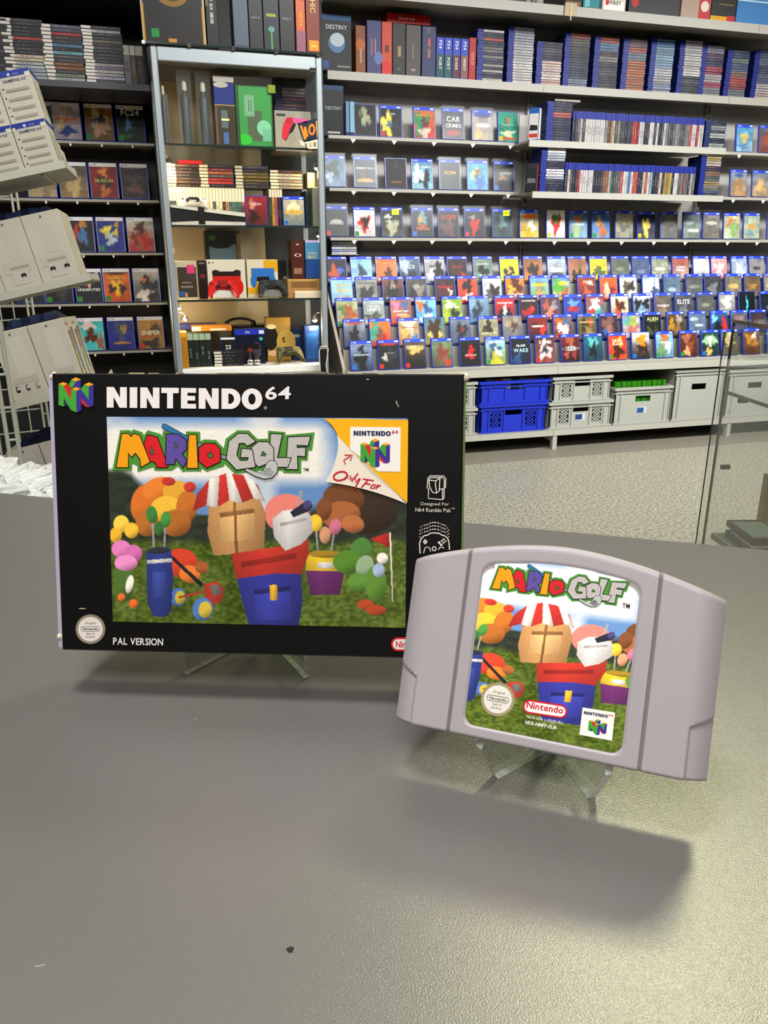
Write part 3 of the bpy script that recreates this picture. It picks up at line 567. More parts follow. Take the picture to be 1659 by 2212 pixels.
# ================================================================= GREY CARTRIDGE
CL = camv(.05727628, .24065031, -.17402758); CR = (math.radians(-23.0006), math.radians(.3025), math.radians(-19.3047 - 16.4))
CM = Matrix.Translation(CL) @ Euler(CR).to_matrix().to_4x4()
ct = tag(empty('game_cartridge', CL, CR), 'grey plastic video game cartridge with golf picture label, standing tilted in front of the carton', 'game cartridge')
def top_z(x): return .0762 - .0118 * (abs(x) / .058) ** 1.75
def sstep(a, b, x): t = np.clip((x - a) / (b - a), 0, 1); return t * t * (3 - 2 * t)
def cart_mesh():
    xs = sorted(set(np.round(np.concatenate([np.linspace(-.058, .058, 150), [s * v for s in (1, -1) for v in (.0338, .0342, .0346, .035, .0354, .0358, .0362, .0492, .0496, .05, .0504, .0508, .0512)], [s * v for s in (1, -1) for v in (.0576, .0579, .0572)], [-.0302, -.0298, -.0294, -.029, .0282, .0286, .029, .0294]]), 6)))
    zs = sorted(set(np.round(np.concatenate([np.linspace(0, .058, 75), [.0003, .0007, .0012, .0018, .0038, .0041, .0044, .0047, .005], [.0180, .0184, .0188, .0192, .0196]]), 6))); ts = np.concatenate([np.linspace(0, 1, 26)[1:-4], [.9, .935, .965, .985, 1]])
    cols = []
    for x in xs:
        tz = top_z(x); z = list(zs) + [.058 + (tz - .058) * t for t in ts]; cols.append(z)
    X = np.repeat(np.array(xs)[:, None], len(cols[0]), 1); Z = np.array(cols); TZ = np.array([top_z(x) for x in xs])[:, None]
    ax = np.abs(X); D = np.zeros_like(X)
    D += .0062 * np.clip((ax - .0475) / .0105, 0, 1) ** 2.2                                   # wings curve back
    r = .0014; e = np.clip(1 - Z / r, 0, 1); D += r * (1 - np.sqrt(np.maximum(0, 1 - e ** 2)))
    e = np.clip(1 - (TZ - Z) / .0022, 0, 1); D += .0022 * (1 - np.sqrt(np.maximum(0, 1 - e ** 2)))
    g = np.exp(-((ax - .035) / .00042) ** 4); D += .0016 * g
    nz = .0186 + (ax - .050) * .45; m = sstep(.0495, .0507, ax) * (1 - sstep(nz - .0006, nz + .0006, Z)); D += .0011 * m
    lx = np.minimum(X + .0302, .0294 - X); lt = (TZ - .0064) - Z; lb = Z - .0038; d = np.minimum(np.minimum(lx, lt), lb)
    cr = .0045
    for (sx, cxn) in ((-1, -.0302 + cr), (1, .0294 - cr)):
        for top in (0, 1):
            qx = (cxn - X) if sx < 0 else (X - cxn); qz = (Z - (TZ - .0064 - cr)) if top else ((.0038 + cr) - Z)
            k = (qx > 0) & (qz > 0); d = np.where(k, np.minimum(d, cr - np.sqrt(np.maximum(qx, 0) ** 2 + np.maximum(qz, 0) ** 2)), d)
    D += .0006 * sstep(0, .0009, d)
    nx, nz_ = X.shape; v = np.stack([X, D, Z], -1).reshape(-1, 3); I = np.arange(nx * nz_).reshape(nx, nz_)
    F = np.stack([I[:-1, :-1], I[1:, :-1], I[1:, 1:], I[:-1, 1:]], -1).reshape(-1, 4).tolist()
    rim = list(I[:, 0]) + list(I[-1, 1:]) + list(I[::-1, -1][1:]) + list(I[0, ::-1][1:-1]); V = v.tolist(); n0 = len(V)
    def ring(y, k):
        b = len(V)
        for i in rim: V.append([v[i][0] * k, y, .036 + (v[i][2] - .036) * k])
        return b
    prev = rim; 
    for y, k in ((.0095, 1.0), (.0098, .993), (.0101, 1.0), (.0165, .998), (.0185, .985), (.019, .97)):
        b = ring(y, k); n = len(rim); cur = [b + i for i in range(n)]
        for i in range(n): F.append([prev[i], cur[i], cur[(i + 1) % n], prev[(i + 1) % n]])
        prev = cur
    F.append(prev)
    me = bpy.data.meshes.new('shell'); me.from_pydata(V, [], F); me.materials.append(M['cartgrey']); me.polygons.foreach_set('use_smooth', [True] * len(F)); me.update()
    me.set_sharp_from_angle(angle=math.radians(50)); return me
mesh_obj('shell', cart_mesh(), ct)
# label
_, KL = affine([(252, 1009), (672, 943), (429, 1010.5)], [(1061.5, 1270.8), (1355.6, 1260), (1182, 1285)]); XL = lambda p: tuple(np.array([p[0], p[1], 1]) @ KL)
xa, KA = affine([(420, 1090), (668, 1130), (610, 1214)], [(1102.5, 1344), (1318, 1402), (1254, 1457.6)]); KI = np.linalg.inv(np.c_[KA, [0, 0, 1]])
def cart_back(X, Y): P = np.c_[X, Y, np.ones(len(X))] @ KI; return P[:, 0], P[:, 1]
def lab_pos(u, v):
    r = .0042; zt0 = .0692; z = .0047 + v * (.0692 - .0047); ins = 0
    zb = .0047
    if z < zb + r: ins = r - math.sqrt(max(0, r * r - (zb + r - z) ** 2))
    if z > zt0 - r - .002: q = min(1, (z - (zt0 - r - .002)) / (r + .0)); ins = r - math.sqrt(max(0, r * r - (q * r) ** 2)) if q < 1 else r
    x = -.0292 + ins + u * (.0576 - 2 * ins); drop = (v ** 3) * (top_z(0) - top_z(x)) * 1.0
    return (x, z - drop)
lab = art_grid('label_picture', CM, 290, 330, lab_pos, .00045, M['art'], ct, cart_back, 1.14); lab['label'] = 'printed golf picture label'
SC = Sheet(CM, .00038, .00008)
mbs = dict(outline=MB(), lettering=MB(), club=MB()); title_logo(SC, mbs, XL, 0)
SC.textbar(mbs['lettering'], 'TM', 1344, 1312, 1360, 1314, 9.5, '15130f', 4, 1)
mbs['outline'].build('title_outline', M['card'], lab); mbs['lettering'].build('title_lettering', M['card'], lab); mbs['club'].build('golf_club_print', M['card'], lab)
seal(SC, (1075, 1511), 38, lab, 1.0, 0, .17, '9c906c', 'ded8cc', 1)
def cpx(x, y): return (1000 + x / 4.1475, 1190 + y / 4.1475)
mb = MB(); A = .155; cxr, cyr = cpx(735, 1418)
def rr(w, h, r, n=6): return [(cxr + x * math.cos(A) - y * math.sin(A), cyr + x * math.sin(A) + y * math.cos(A)) for x, y in rrect(-w, -h, w, h, r, n)]
SC.poly(mb, rr(48.5, 15, 14.8), 'c01c28', 1); SC.poly(mb, rr(44.5, 11.2, 11), 'f0e6e2', 1.5); a, b = cpx(565, 1408), cpx(895, 1462); SC.textbar(mb, 'Nintendo', a[0], a[1], b[0], b[1], 14.5, 'c01c28', 2, 1); mb.build('maker_badge', M['card'], lab)
mb = MB()
a, b = cpx(565, 1503), cpx(890, 1562); SC.textbar(mb, 'NUS-006 (-01)(EUR)', a[0], a[1], b[0], b[1], 7.5, 'e8e4dc', 1); a, b = cpx(555, 1552), cpx(838, 1605); SC.textbar(mb, 'NUS-NMFP-EUR', a[0], a[1], b[0], b[1], 8, 'e8e4dc', 1, 1); mb.build('code_lettering', M['card'], lab)
q4 = [cpx(1072, 1403), cpx(1363, 1450), cpx(1335, 1702), cpx(1042, 1648)]; qp = quadplace(q4)
mb = MB(); SC.poly(mb, q4, 'efe9df', 1); mb.build('white_panel', M['card'], lab)
mb = MB(); block_word(SC, mb, lambda u, v: qp(.06 + .74 * u, .235 - .115 * v), '23264e', 1.6); SC.text(mb, '64', [qp(.81, .16), qp(.95, .16), qp(.95, .08), qp(.81, .08)], 'c22730', 1.6, 1); mb.build('panel_lettering', M['card'], lab)
mb = MB(); emblem(SC, mb, lambda u, v: qp(.24 + .56 * u, .32 + .58 * v), 1.6); mb.build('block_emblem', M['card'], lab)

# ================================================================= CLEAR STANDS
def stand(name, item_loc, item_rot, tilt, depth, xl, xr, label, ty, back=.05, fl=.001):
    z0 = item_loc.z - CT; fw = Euler((0, 0, item_rot[2])); base = Vector((item_loc.x, item_loc.y, CT))
    s = tag(empty(name, base, (0, 0, item_rot[2])), label, 'display stand')
    A = Vector((0, z0)); t = math.radians(tilt); d = Vector((math.cos(t), -math.sin(t))); up = Vector((math.sin(t), math.cos(t))); B = A + d * (depth + .0012); g = .0012
    P = [(ty - .0008, .0002), (B.x + .03, .0002)]
    y0 = ty - fl; zl = A.y - math.tan(t) * y0 - g
    T = B + up * back; P += [(T.x + .005, T.y), (T.x + .0008, T.y), (B.x + .0005, B.y - g), (y0 + .001, zl - .0003), (y0, zl * .8)]
    P = [(q[0] / math.cos(math.radians(34)) + .0014 if q[0] > .001 else q[0] - .0014, q[1]) for q in P]
    for x, sp in ((xl, -1), (xr, 1)):
        mb = MB(); mb.prism(P, 'x', -.0016, .0016); nf = len(mb.f); mb.mi = [0] * (nf - len(P)) + [1] * len(P); mb.build('leg', [M['acrylic'], M['acredge']], s, (x, 0, 0), (0, 0, math.radians(34 * sp)))
    mb = MB(); mb.cbox((xl + xr) / 2 - .008, (xl + xr) / 2 + .008, B.x + .012, B.x + .015, .003, .014, .0004); mb.build('crossbar', M['acrylic'], s)
    return s
stand('acrylic_stand', BOXL, BOXR, 12.626, .03, -.060, .0346, 'clear acrylic easel holding up the black carton', .024)
stand('acrylic_stand', CL, CR, 23.0, .019, -.0275, .029, 'small clear acrylic easel under the grey cartridge', .0135, .035, .009)
# ================================================================= GREY SHELVING BAYS
BX = [.985, 2.22, 3.452, 4.684]
ZA, ZB, ZC, ZD = 2.006, 1.706, 1.448, 1.195
xb0, xb1 = ony(1143, 300, 4.22).x, ony(1568, 318, 4.22).x
bay_lab = ['grey metal shelving bay beside the glass display cabinet', 'grey metal shelving bay with two deep boxed shelves of upright cases', 'grey metal shelving bay behind the free-standing glass showcase']
for i in range(3):
    x0, x1 = BX[i] + .001, BX[i + 1] - .001
    b = tag(empty('shelving_bay', (x0, 4.6, 0)), bay_lab[i], 'shelf', 'grey metal shelving bays along the wall')
    X = Matrix.Translation((-x0, -4.6, 0))
    def part(n, fn, m=M['steel']):
        mb = MB(); mb.X = X; fn(mb); return mb.build(n, m, b)
    part('back_panel', lambda m: m.box(x0, x1, 4.6, 4.625, .1, 2.6), M['panel'])
    def post(m):
        m.box(x0, x0 + .028, 4.57, 4.6, 0, 2.6)
        for z in np.arange(.2, 2.5, .05): m.box(x0 + .008, x0 + .013, 4.5695, 4.57, z, z + .025, '0c0c0c')
    part('upright', post, M['spine'] if False else M['steel'])
    def slots(m):
        for z in np.arange(.2, 2.5, .06): m.box(x0 + .010, x0 + .018, 4.5685, 4.57, z, z + .04)
    part('slot_strip', slots, M['rubber'])
    def lipshelf(z, y, th, xe=None):
        xe = xe or x1
        def f(m):
            m.box(x0, xe, y, 4.6, z - .012, z); m.box(x0, xe, y, y + .008, z - th, z - .012)
        return f
    part('shelf', lipshelf(2.340, 4.2, .045)); part('shelf', lipshelf(ZA, 4.38, .04)); part('shelf', lipshelf(ZD, 4.39, .016))
    if i != 1:
        part('shelf', lipshelf(ZB, 4.39, .016, xb0 - .003 if i == 0 else None)); part('shelf', lipshelf(ZC, 4.39, .016, ony(1150, 410, 4.22).x - .003 if i == 0 else None))
    part('base_deck', lambda m: (m.box(x0, x1, 4.0, 4.6, .481, .496), m.box(x0, x1, 3.996, 4.006, .452, .496)))
    part('lower_deck', lambda m: (m.box(x0, x1, 4.0, 4.6, .108, .122), m.box(x0, x1, 3.996, 4.006, .088, .122)))
    part('foot', lambda m: (m.box(x0 + .0005, x0 + .028, 4.0, 4.5, .05, .088), m.box(x0 + .0005, x0 + .028, 4.0, 4.03, .0, .05)))
    nz = [ZD] + ([ZB, ZC] if i != 1 else [])
    for z in nz:
        for k in range(5):
            xx = x0 + .12 + k * (x1 - x0 - .2) / 4.5
            part('price_clip', lambda m: m.prism([(xx, z - .016), (xx + .03, z - .016), (xx + .012, z - .036)], 'y', 4.389, 4.393), M['white'])
for z, nm, (xa0, xa1) in ((ZB - .006, 'upper', (xb0, xb1)), (ZC - .008, 'lower', (ony(1150, 410, 4.22).x, ony(1562, 422, 4.22).x))):
    s = tag(empty('deep_shelf', (xa0, 4.565, z)), f'deep grey lipped shelf holding upright cases, {nm} of the two', 'shelf', 'deep lipped shelves')
    mb = MB(); mb.box(0, xa1 - xa0, -.345, -.0, -.012, 0); mb.box(0, xa1 - xa0, -.350, -.340, -.034, 0); mb.build('tray', M['steel'], s)
# tiered display
ROW = []   # (y front, z floor) bottom to top
for k in range(5): ROW.append((4.07 + .085 * k, .503 + .1085 * k))
td = tag(empty('tiered_display', (.985, 4.0, .497)), 'grey stepped display rack filled with five rows of blue cases', 'display rack')
X = Matrix.Translation((-.985, -4.0, -.497))
for k, (y, z) in enumerate(ROW):
    mb = MB(); mb.X = X; mb.box(.99, 4.68, y, y + .088, z - .004, z); mb.box(.99, 4.68, y - .003, y, .497 if k == 0 else ROW[k - 1][1], z); mb.build('step', M['steel'], td)
mb = MB(); mb.X = X; mb.prism([(4.0, .497), (4.40, .497), (4.40, .92), (4.0, .53)], 'x', .948, .964); mb.build('side_panel', M['tanside'], td)

# ================================================================= BLACK SHELVING
PZ = [1.597, 1.351, 1.114, .881, .651]
bs = tag(empty('black_shelving', (-.7, 4.3, 0)), 'black shelving wall with thin pale shelf lips beside the display cabinet', 'shelf')
X = Matrix.Translation((.7, -4.3, 0))
def bpart(n, m, *boxes):
    mb = MB(); mb.X = X
    for q in boxes: mb.box(*q)
    return mb.build(n, m, bs)
bpart('back_panel', M['black'], (-1.9, .944, 4.3, 4.33, 0, 2.7))
bpart('upright', M['black'], (.088, .112, 4.08, 4.3, 0, 2.5)); bpart('upright', M['black'], (-.93, -.9, 4.25, 4.3, 0, 2.5))
bpart('shelf', M['blackshelf'], (-1.6, .082, 3.8, 4.3, 1.764, 1.788)); bpart('shelf', M['blackshelf'], (-1.6, .085, 3.85, 4.3, 2.115, 2.16))
for z in PZ:
    bpart('shelf', M['blackedge'], (-1.6, .086, 4.095, 4.3, z - .011, z))
    for k in range(4): bpart('price_clip', M['white'], (-.42 + k * .135, -.412 + k * .135, 4.092, 4.0949, z - .022, z - .011))
bpart('base', M['black'], (-1.6, .086, 4.1, 4.3, 0, .12))
# ================================================================= FACE-OUT GAME CASES
CW, CH_, CD = .128, .161, .0135
shell = MB().cbox(-CW / 2, CW / 2, 0, CD, 0, CH_, .0022).mesh('case_shell', M['bluecase'])
def sheetmesh(txt, col, w, h, xc, zc, y, bold=1):
    mb = MB(); text_box(mb, txt, xc, zc, w, h, y, col, bold); return mb.mesh('lettering', M['print'])
def mark_mesh(txt):          # platform line: small triangle mark and letters
    mb = MB(); mb.poly([(-.054, -.0012, .1475), (-.047, -.0012, .1475), (-.0505, -.0012, .155)], 'e6ebf5' if txt == 'PS4' else '3a3a40')
    text_box(mb, txt, -.034, .151, .02, .0072, -.0012, 'e6ebf5' if txt == 'PS4' else '3a3a40', 1)
    if txt == 'PS4': mb.poly([(.034, -.0012, .1475), (.056, -.0012, .1475), (.056, -.0012, .1555), (.034, -.0012, .1555)], 'c9d4e6')
    return mb.mesh('platform_mark', M['print'])
MK = {'4': mark_mesh('PS4'), '5': mark_mesh('PS5')}
sleeve_mesh = MB().cbox(-CW / 2 - .005, CW / 2 + .005, -.004, CD + .006, -.0005, CH_ + .014, .001).mesh('clear_sleeve', M['film'])
def cover_mesh(seed, top, bot, blobs, style, usk):
    nu, nv = 21, 27; r = np.random.RandomState(seed); P, Cc = [], []
    t, b = hx(top), hx(bot); w, h = CW / 2 - .0045, CH_ - .004
    lo_ = r.rand(6, 5) - .5; nz = np.array([[lo_[int(j * 5 / (nv - 1) * .999)][int(i * 4 / (nu - 1) * .999)] for i in range(nu)] for j in range(nv)]) * .7 + (r.rand(nv, nu) - .5) * .5; nz2 = r.rand(nv, nu, 3) - .5
    for j in range(nv):
        for i in range(nu):
            u, v = i / (nu - 1), j / (nv - 1); c = t * (1 - v) + b * v; c = c * (1 + .30 * nz[j, i]) + nz2[j, i] * .06
            for (cx, cy, rad, col, *asp) in blobs:
                dx_, dy_ = u - cx, (v - cy) / (asp[0] if asp else 1.0); an = math.atan2(dy_, dx_); ph = cx * 17 + cy * 29 + seed; wob = 1 + (.28 * math.sin(3 * an + ph) + .2 * math.sin(5 * an + 2.3 * ph) + .12 * math.sin(8 * an + ph * 3.1)) * (0 if asp and asp[0] < .35 else 1); d = math.hypot(dx_, dy_) / (rad * wob); m = max(0, min(1, 4 * (1 - d))); c = c * (1 - m) + (hx(col) * (1 + .2 * nz[j, i])) * m
            P.append((-w + 2 * w * u, -.0006, h - v * (h - .003))); Cc.append(np.clip(c, 0, 1))
    # header band occupies the top rows
    hb = {'4': '2f50c8', '5': 'dcdce0', '0': None, 'w': 'd8d4cc'}[style]
    me = bpy.data.meshes.new('cover'); F = [(j * nu + i, j * nu + i + 1, (j + 1) * nu + i + 1, (j + 1) * nu + i) for j in range(nv - 1) for i in range(nu - 1)]
    F = [f[::-1] for f in F]; n0 = len(P)
    if hb:
        zt, zb = CH_ - .002, CH_ - .0185
        for x, z in ((-w, zb), (w, zb), (w, zt), (-w, zt)): P.append((x, -.0009, z)); Cc.append(hx(hb))
        F.append((n0, n0 + 1, n0 + 2, n0 + 3))
    if usk:
        n0 = len(P); x0 = -w + .003
        for x, z in ((x0, .006), (x0 + .022, .006), (x0 + .022, .03), (x0, .03)): P.append((x, -.0009, z)); Cc.append(hx(usk))
        F.append((n0, n0 + 1, n0 + 2, n0 + 3))
    me.from_pydata(P, [], F); a = me.color_attributes.new('Col', 'FLOAT_COLOR', 'POINT'); a.data.foreach_set('color', np.c_[tolin(np.array(Cc)), np.ones(len(P))].ravel()); me.materials.append(M['print']); me.update(); return me
SEED = [100]
def game(loc, lean, desc, where, top, bot, blobs, texts, style='4', usk=None, sleeve=False, tagc=None, group=None, yaw=0, sc=1.0):
    SEED[0] += 1; r = random.Random(SEED[0])
    loc = (loc[0], loc[1], loc[2] + (CD + (.007 if sleeve else 0)) * sc * math.sin(math.radians(lean)) + (.0012 if sleeve else .0004)); g = tag(empty('game_case', loc, (math.radians(-lean), 0, math.radians(yaw))), f'{desc} game case, {where}', 'game case', group)
    if sc != 1.0: g.scale = (sc,) * 3
    mesh_obj('shell', shell, g); cv_ = mesh_obj('cover', cover_mesh(SEED[0], top, bot, blobs, style, usk), g)
    if style in '45': mesh_obj('platform_mark', MK[style], cv_)
    if texts:
        mb = MB()
        for (txt, yy, col, wf, *hh) in texts: text_box(mb, txt, 0, (1 - yy) * CH_, wf * (CW - .014), (hh[0] if hh else .19) * CH_, -.0015, col, 1)
        mb.build('title_lettering', M['print'], cv_)
    if sleeve: mesh_obj('clear_sleeve', sleeve_mesh, g)
    if tagc:
        x0, z0 = r.uniform(.0, .012), CH_ - .042; mb = MB(); mb.poly([(x0, -.0048 if sleeve else -.002, z0), (x0 + .042, -.0048 if sleeve else -.002, z0 + .002), (x0 + .041, -.0048 if sleeve else -.002, z0 + .034), (x0 - .001, -.0048 if sleeve else -.002, z0 + .032)], tagc)
        text_box(mb, '33.-', x0 + .02, z0 + .016, .028, .01, -.005 if sleeve else -.0022, '4a4a20', 1); mb.build('price_tag', M['print'], cv_)['label'] = 'neon yellow price sticker'
    return g
def parse(line):
    f = [p.strip() for p in line.split('|')]; a = f[0].split(); x0, x1 = float(a[0]), float(a[1]); fl = a[2] if len(a) > 2 else ''
    top, bot = f[2].split(); bl = []
    for q in f[3].split(';') if len(f) > 3 and f[3] else []:
        t = q.split(); bl.append((float(t[0]), float(t[1]), float(t[2]), t[3]) + ((float(t[4]),) if len(t) > 4 else ()))
    tx = []
    for q in f[4].split(';') if len(f) > 4 and f[4] else []:
        t = q.strip().rsplit(' ', 3 if q.strip().count(' ') >= 3 else 3); tx.append((t[0], float(t[1]), t[2], float(t[3])))
    return x0, x1, fl, f[1], top, bot, bl, tx
def row(lines, y, z, py, lean, rowname, style='4', group=None, shift=0):
    for i, line in enumerate([l for l in lines.strip().split('\n') if l.strip()]):
        x0, x1, fl, desc, top, bot, bl, tx = parse(line)
        p = ony((x0 + x1) / 2, py, y + .015); st = '0' if 'n' in fl else ('w' if 'w' in fl else style)
        usk = {'g': '2f8a2f', 'r': 'c0281f', 'b': '2a6fb0', 'y': 'd8b010'}; uk = next((usk[c] for c in fl if c in usk), None)
        game((p.x, y, z), lean, desc, f'{ORD[i + 1]} from left in {rowname}', top, bot, bl, tx, st, uk, 's' in fl, 'd8e020' if 't' in fl else None, group)
R5 = '''
754 810 b|dark silhouette|8a98ac 3a4a66|.5 .28 .14 14181f;.5 .7 .3 10141c 1.4|UNCHARTED .48 c5d0dd .8
814 868 r|black and white|15161a 26262a|.65 .5 .25 3a3a3e;.3 .6 .14 b8b4ae;.5 .12 .5 b23a22 .12|THE LAST OF US .45 b8b4ae .5
870 925 r|brown house|6a5a40 1c1712|.5 .35 .4 c8a868 .4|RESIDENT E .26 d8c9a8 .86
929 983|mossy green jungle|6f8a68 5a5a44|.5 .5 .3 8a4a38;.75 .85 .15 c03a30|
990 1043|black cover with red figure four|131013 1b1416|.5 .6 .2 c0202a;.55 .4 .16 b81e28|4 .5 d02030 .3;DEAD ISLAND .62 e0c8c0 .6
1046 1096 g|pale blue and green robot|8fb4d8 7a8a2c|.45 .45 .3 3d5a78;.6 .6 .2 d8dde0;.5 .85 .3 b8b040|HORIZON .2 e8eef0 .7
1099 1151|navy night|0f1724 16263c|.3 .85 .25 2c5078|ALAN .35 d0e4ec .5;WAKE .52 a8ccd8 .8
1151 1204 r|brown eyeball|5a2f28 8a4a3a|.5 .55 .36 d8c4b8;.5 .52 .2 5a5a66;.5 .52 .08 15151a|ZOMBI .26 d8d0c0 .7
1208 1256|dark red portrait|7a1f1c 301414|.5 .2 .25 9a5a44;.3 .75 .15 a05048;.7 .75 .15 8a3a34;.5 .52 .5 d8d4cc .16|MAFIA III .52 1a1010 .8
1259 1303|teal misty|1f6a74 123e48|.5 .35 .3 5aa0a4;.5 .65 .22 101c22 1.3|
1309 1357 g|red and orange island|c83a20 c24a1e|.6 .35 .2 f0c030;.3 .35 .3 d85030;.5 .7 .3 4a2018|DEAD .3 f0d8b0 .6;ISLAND .42 f0d8b0 .6
1360 1406 nb|white framed orange hero|d8d4cc 26201c|.6 .55 .32 3a2016;.55 .3 .25 d88a20|
1411 1457 g|pale blue tractor|8ab4d0 5a7a90|.5 .25 .25 b07040;.3 .7 .3 6a8a60;.7 .6 .2 c8d4d8|FARMING .42 e8ece8 .6
1461 1509 g|reddish brown wrapped|6a3a2a 4a2420|.4 .3 .25 a06a54;.6 .6 .25 8a4a30;.4 .8 .2 c89a70|
1511 1552 b|dark green winged|31503c 20342c|.5 .4 .16 e0e8c8 1.6;.25 .4 .2 98b894;.75 .4 .2 98b894;.4 .85 .2 c0a060|
1555 1592|olive and bone|6a684e 5a5648|.5 .25 .25 c8b890;.5 .55 .3 b0a474 .5|
1597 1644|brown ape|7a6244 6a4028|.35 .4 .25 c08838;.65 .3 .18 d8cfc0;.7 .55 .2 b07c40|
1648 1694 b|aqua crest|5a9a94 3a6a78|.5 .4 .25 a8d0c0|
'''
R4 = '''
740 794|grey lone figure|9aa2ac 3a4250|.5 .55 .24 12141a 1.3;.5 .12 .5 b84a34 .1|
797 848|orange and teal general|d88a28 b84030|.3 .45 .4 4a9a84;.5 .55 .18 8a4a38 1.4;.6 .9 .3 a02828|FAR CRY 6 .22 d86a20 .8
857 912|cream city|b8a078 9a7a50|.5 .2 .4 d0c8b8;.3 .5 .2 c8a860;.8 .7 .15 4a7ab0|NEW DAWN .34 a03028 .6
916 965 n|mammoth tusk|5a8aa8 8a7a30|.5 .4 .34 4a3018 1.2;.25 .6 .12 d8c070;.75 .6 .12 d8c070|
971 1021|grey blue trooper|7a8494 4a525e|.55 .5 .3 2a2c34;.6 .45 .12 8a3a34|
1031 1082|sand marksman|9a9a80 8a8260|.5 .4 .22 3a3420 1.3;.3 .55 .25 5a5038 .4|SNIPER ELITE .62 d8d0b8 .86
1085 1132 n|grey dragon|8a8478 6a6a70|.5 .3 .4 a09078 .5;.6 .4 .2 5a4a40|
1136 1190|red and black|9a2a20 2a1412|.75 .5 .2 c03828 1.4;.5 .4 .4 d8ccc0 .12|MAFIA .34 3a1a18 .6
1194 1240|colourful comic panel|8a5a3a 6a3a4a|.3 .3 .2 c06a30;.7 .3 .2 4a6a8a;.5 .6 .3 d8d0c8;.3 .8 .2 a04a30|GRAND .45 e8e0d8 .7;THEFT .58 e8e0d8 .7
1245 1293|green and orange monster|6a6a3a 5a4a2a|.4 .4 .25 3a2a1a;.7 .3 .16 b05030;.6 .7 .25 8a7a4a|BORDERLANDS .32 d8c890 .8
1294 1338|purple brown squad|4a2a34 2a2230|.5 .4 .35 7a5a54;.5 .6 .2 a07058;.3 .7 .15 40609a|
1342 1388|pale iridescent|b0a4a4 988a88|.3 .3 .25 5a9a98;.6 .35 .25 9aa85a;.6 .7 .25 b86a64|
1389 1432|black alien|10150f 0c100c|.3 .75 .2 4a5a28;.7 .7 .16 39481f|ALIEN .26 b8c090 .7;ISOLATION .36 7a8a60 .5
1437 1484|brown and yellow|5a4a30 4a3a26|.25 .5 .2 b08838 1.3;.7 .3 .2 a09a94;.6 .7 .25 8a6a40|
1486 1529|shiny wrapped blue grey|6a7a90 5a6a78|.3 .3 .3 a8b4c0 .3;.6 .55 .3 c0c8cc .2;.5 .8 .3 98a4ac .2|
1532 1576|blue with red stripe|3a5a8a 243a60|.8 .55 .2 d03828 1.5;.4 .6 .25 1a2436;.2 .3 .2 7ab0d8|
1578 1617|grey hazy|6a6a72 4a4a50|.5 .3 .4 8a7478 .3|
1619 1657|dark slate|3a3a48 4a4a52|.5 .4 .3 5a3a34|
1659 1700|pale speckled|7a7a78 5a5a58|.5 .5 .3 a09a90|
'''
R3 = '''
723 778 g|tan and green warriors|9aa078 a8a484|.3 .4 .2 6a8a48;.6 .55 .3 a85a34;.5 .8 .25 8a6a48|
782 835|misty white crowd|a0aaa8 98a094|.5 .7 .4 5a5a54 .5;.3 .8 .15 8a7a60|UNITY .42 e8ece8 .7;ASSASSINS .3 d8dcd8 .6
842 892|pink and orange comic panel|b87a50 a05a48|.3 .3 .18 d88ab0;.7 .3 .2 50709a;.3 .8 .2 c04a38;.7 .75 .2 d0a040|GRAND THEFT .5 f0ece4 .8;AUTO .62 f0ece4 .5
897 946|sky blue knight|8ac0e8 5a9ad0|.22 .3 .2 e87a20;.55 .5 .2 3a5a8a 1.6;.5 .85 .3 c8dce8|
952 1005|yellow green forest|7a9a28 a8b030|.4 .3 .35 d0dcb0 .4;.6 .65 .25 2a3a10|WARFARE .4 e8f0d0 .75
1011 1062|steel blue tower|8aa0b4 5a7a94|.5 .45 .14 3a4a5a 2.4;.3 .6 .2 2a3848|
1067 1117|red double agent|c02a2a 8a1a1c|.5 .6 .16 e8e0d8 1.6;.3 .7 .2 1a1416;.7 .7 .2 1a1416|WOLFENSTEIN .28 f0e8e0 .85
1120 1167|black and red|2a1416 3a1618|.5 .7 .3 a02024;.7 .5 .12 d84038|WOLFENSTEIN .22 d8d0c8 .8
1168 1213|maroon pictures|5a3a48 6a3a3a|.3 .4 .2 a85a50;.7 .4 .2 8a8a90;.5 .7 .25 b8806a|
1217 1263|royal blue cartoon|2a3a90 3a4aa0|.5 .35 .3 6a9ad8 .6;.5 .55 .4 a83040 .3|
1266 1309|red and mint team|a03a40 5a9a90|.5 .45 .3 d8d8d0;.3 .7 .2 c0403a;.7 .7 .2 4aa098|TEAM .26 e8e8e4 .6
1319 1362|cream portrait|d8c8b0 b89a80|.5 .5 .3 5a2a1a;.35 .75 .2 c0503a|
1366 1411|black and white wings|c8ccd0 3a4a68|.5 .45 .14 7ab0d8;.25 .4 .22 1a1c22;.75 .4 .22 1a1c22;.5 .75 .3 8aa8c8 .5|
1413 1455|grey brown headline|6a6460 5a4a40|.5 .75 .3 8a7a68|TORMENT .5 d8d4d0 .8
1457 1500|charcoal soldier|5a5c60 3a3e44|.5 .7 .3 70757a|ELITE .36 c8ccd0 .8
1503 1549|olive grey|5a5e5c 62665c|.5 .5 .3 8a8c80 .3|
1552 1593|frosted white|9a9a98 8a8884|.5 .4 .3 c8c8c4|WAR .5 f0f0ec .6
1595 1636 n|black with cyan beam|16202c 0c141c|.5 .5 .07 48c8d8 5|
1638 1684|dark starry|1c2430 2a3440|.6 .7 .2 6a7a8a|
'''
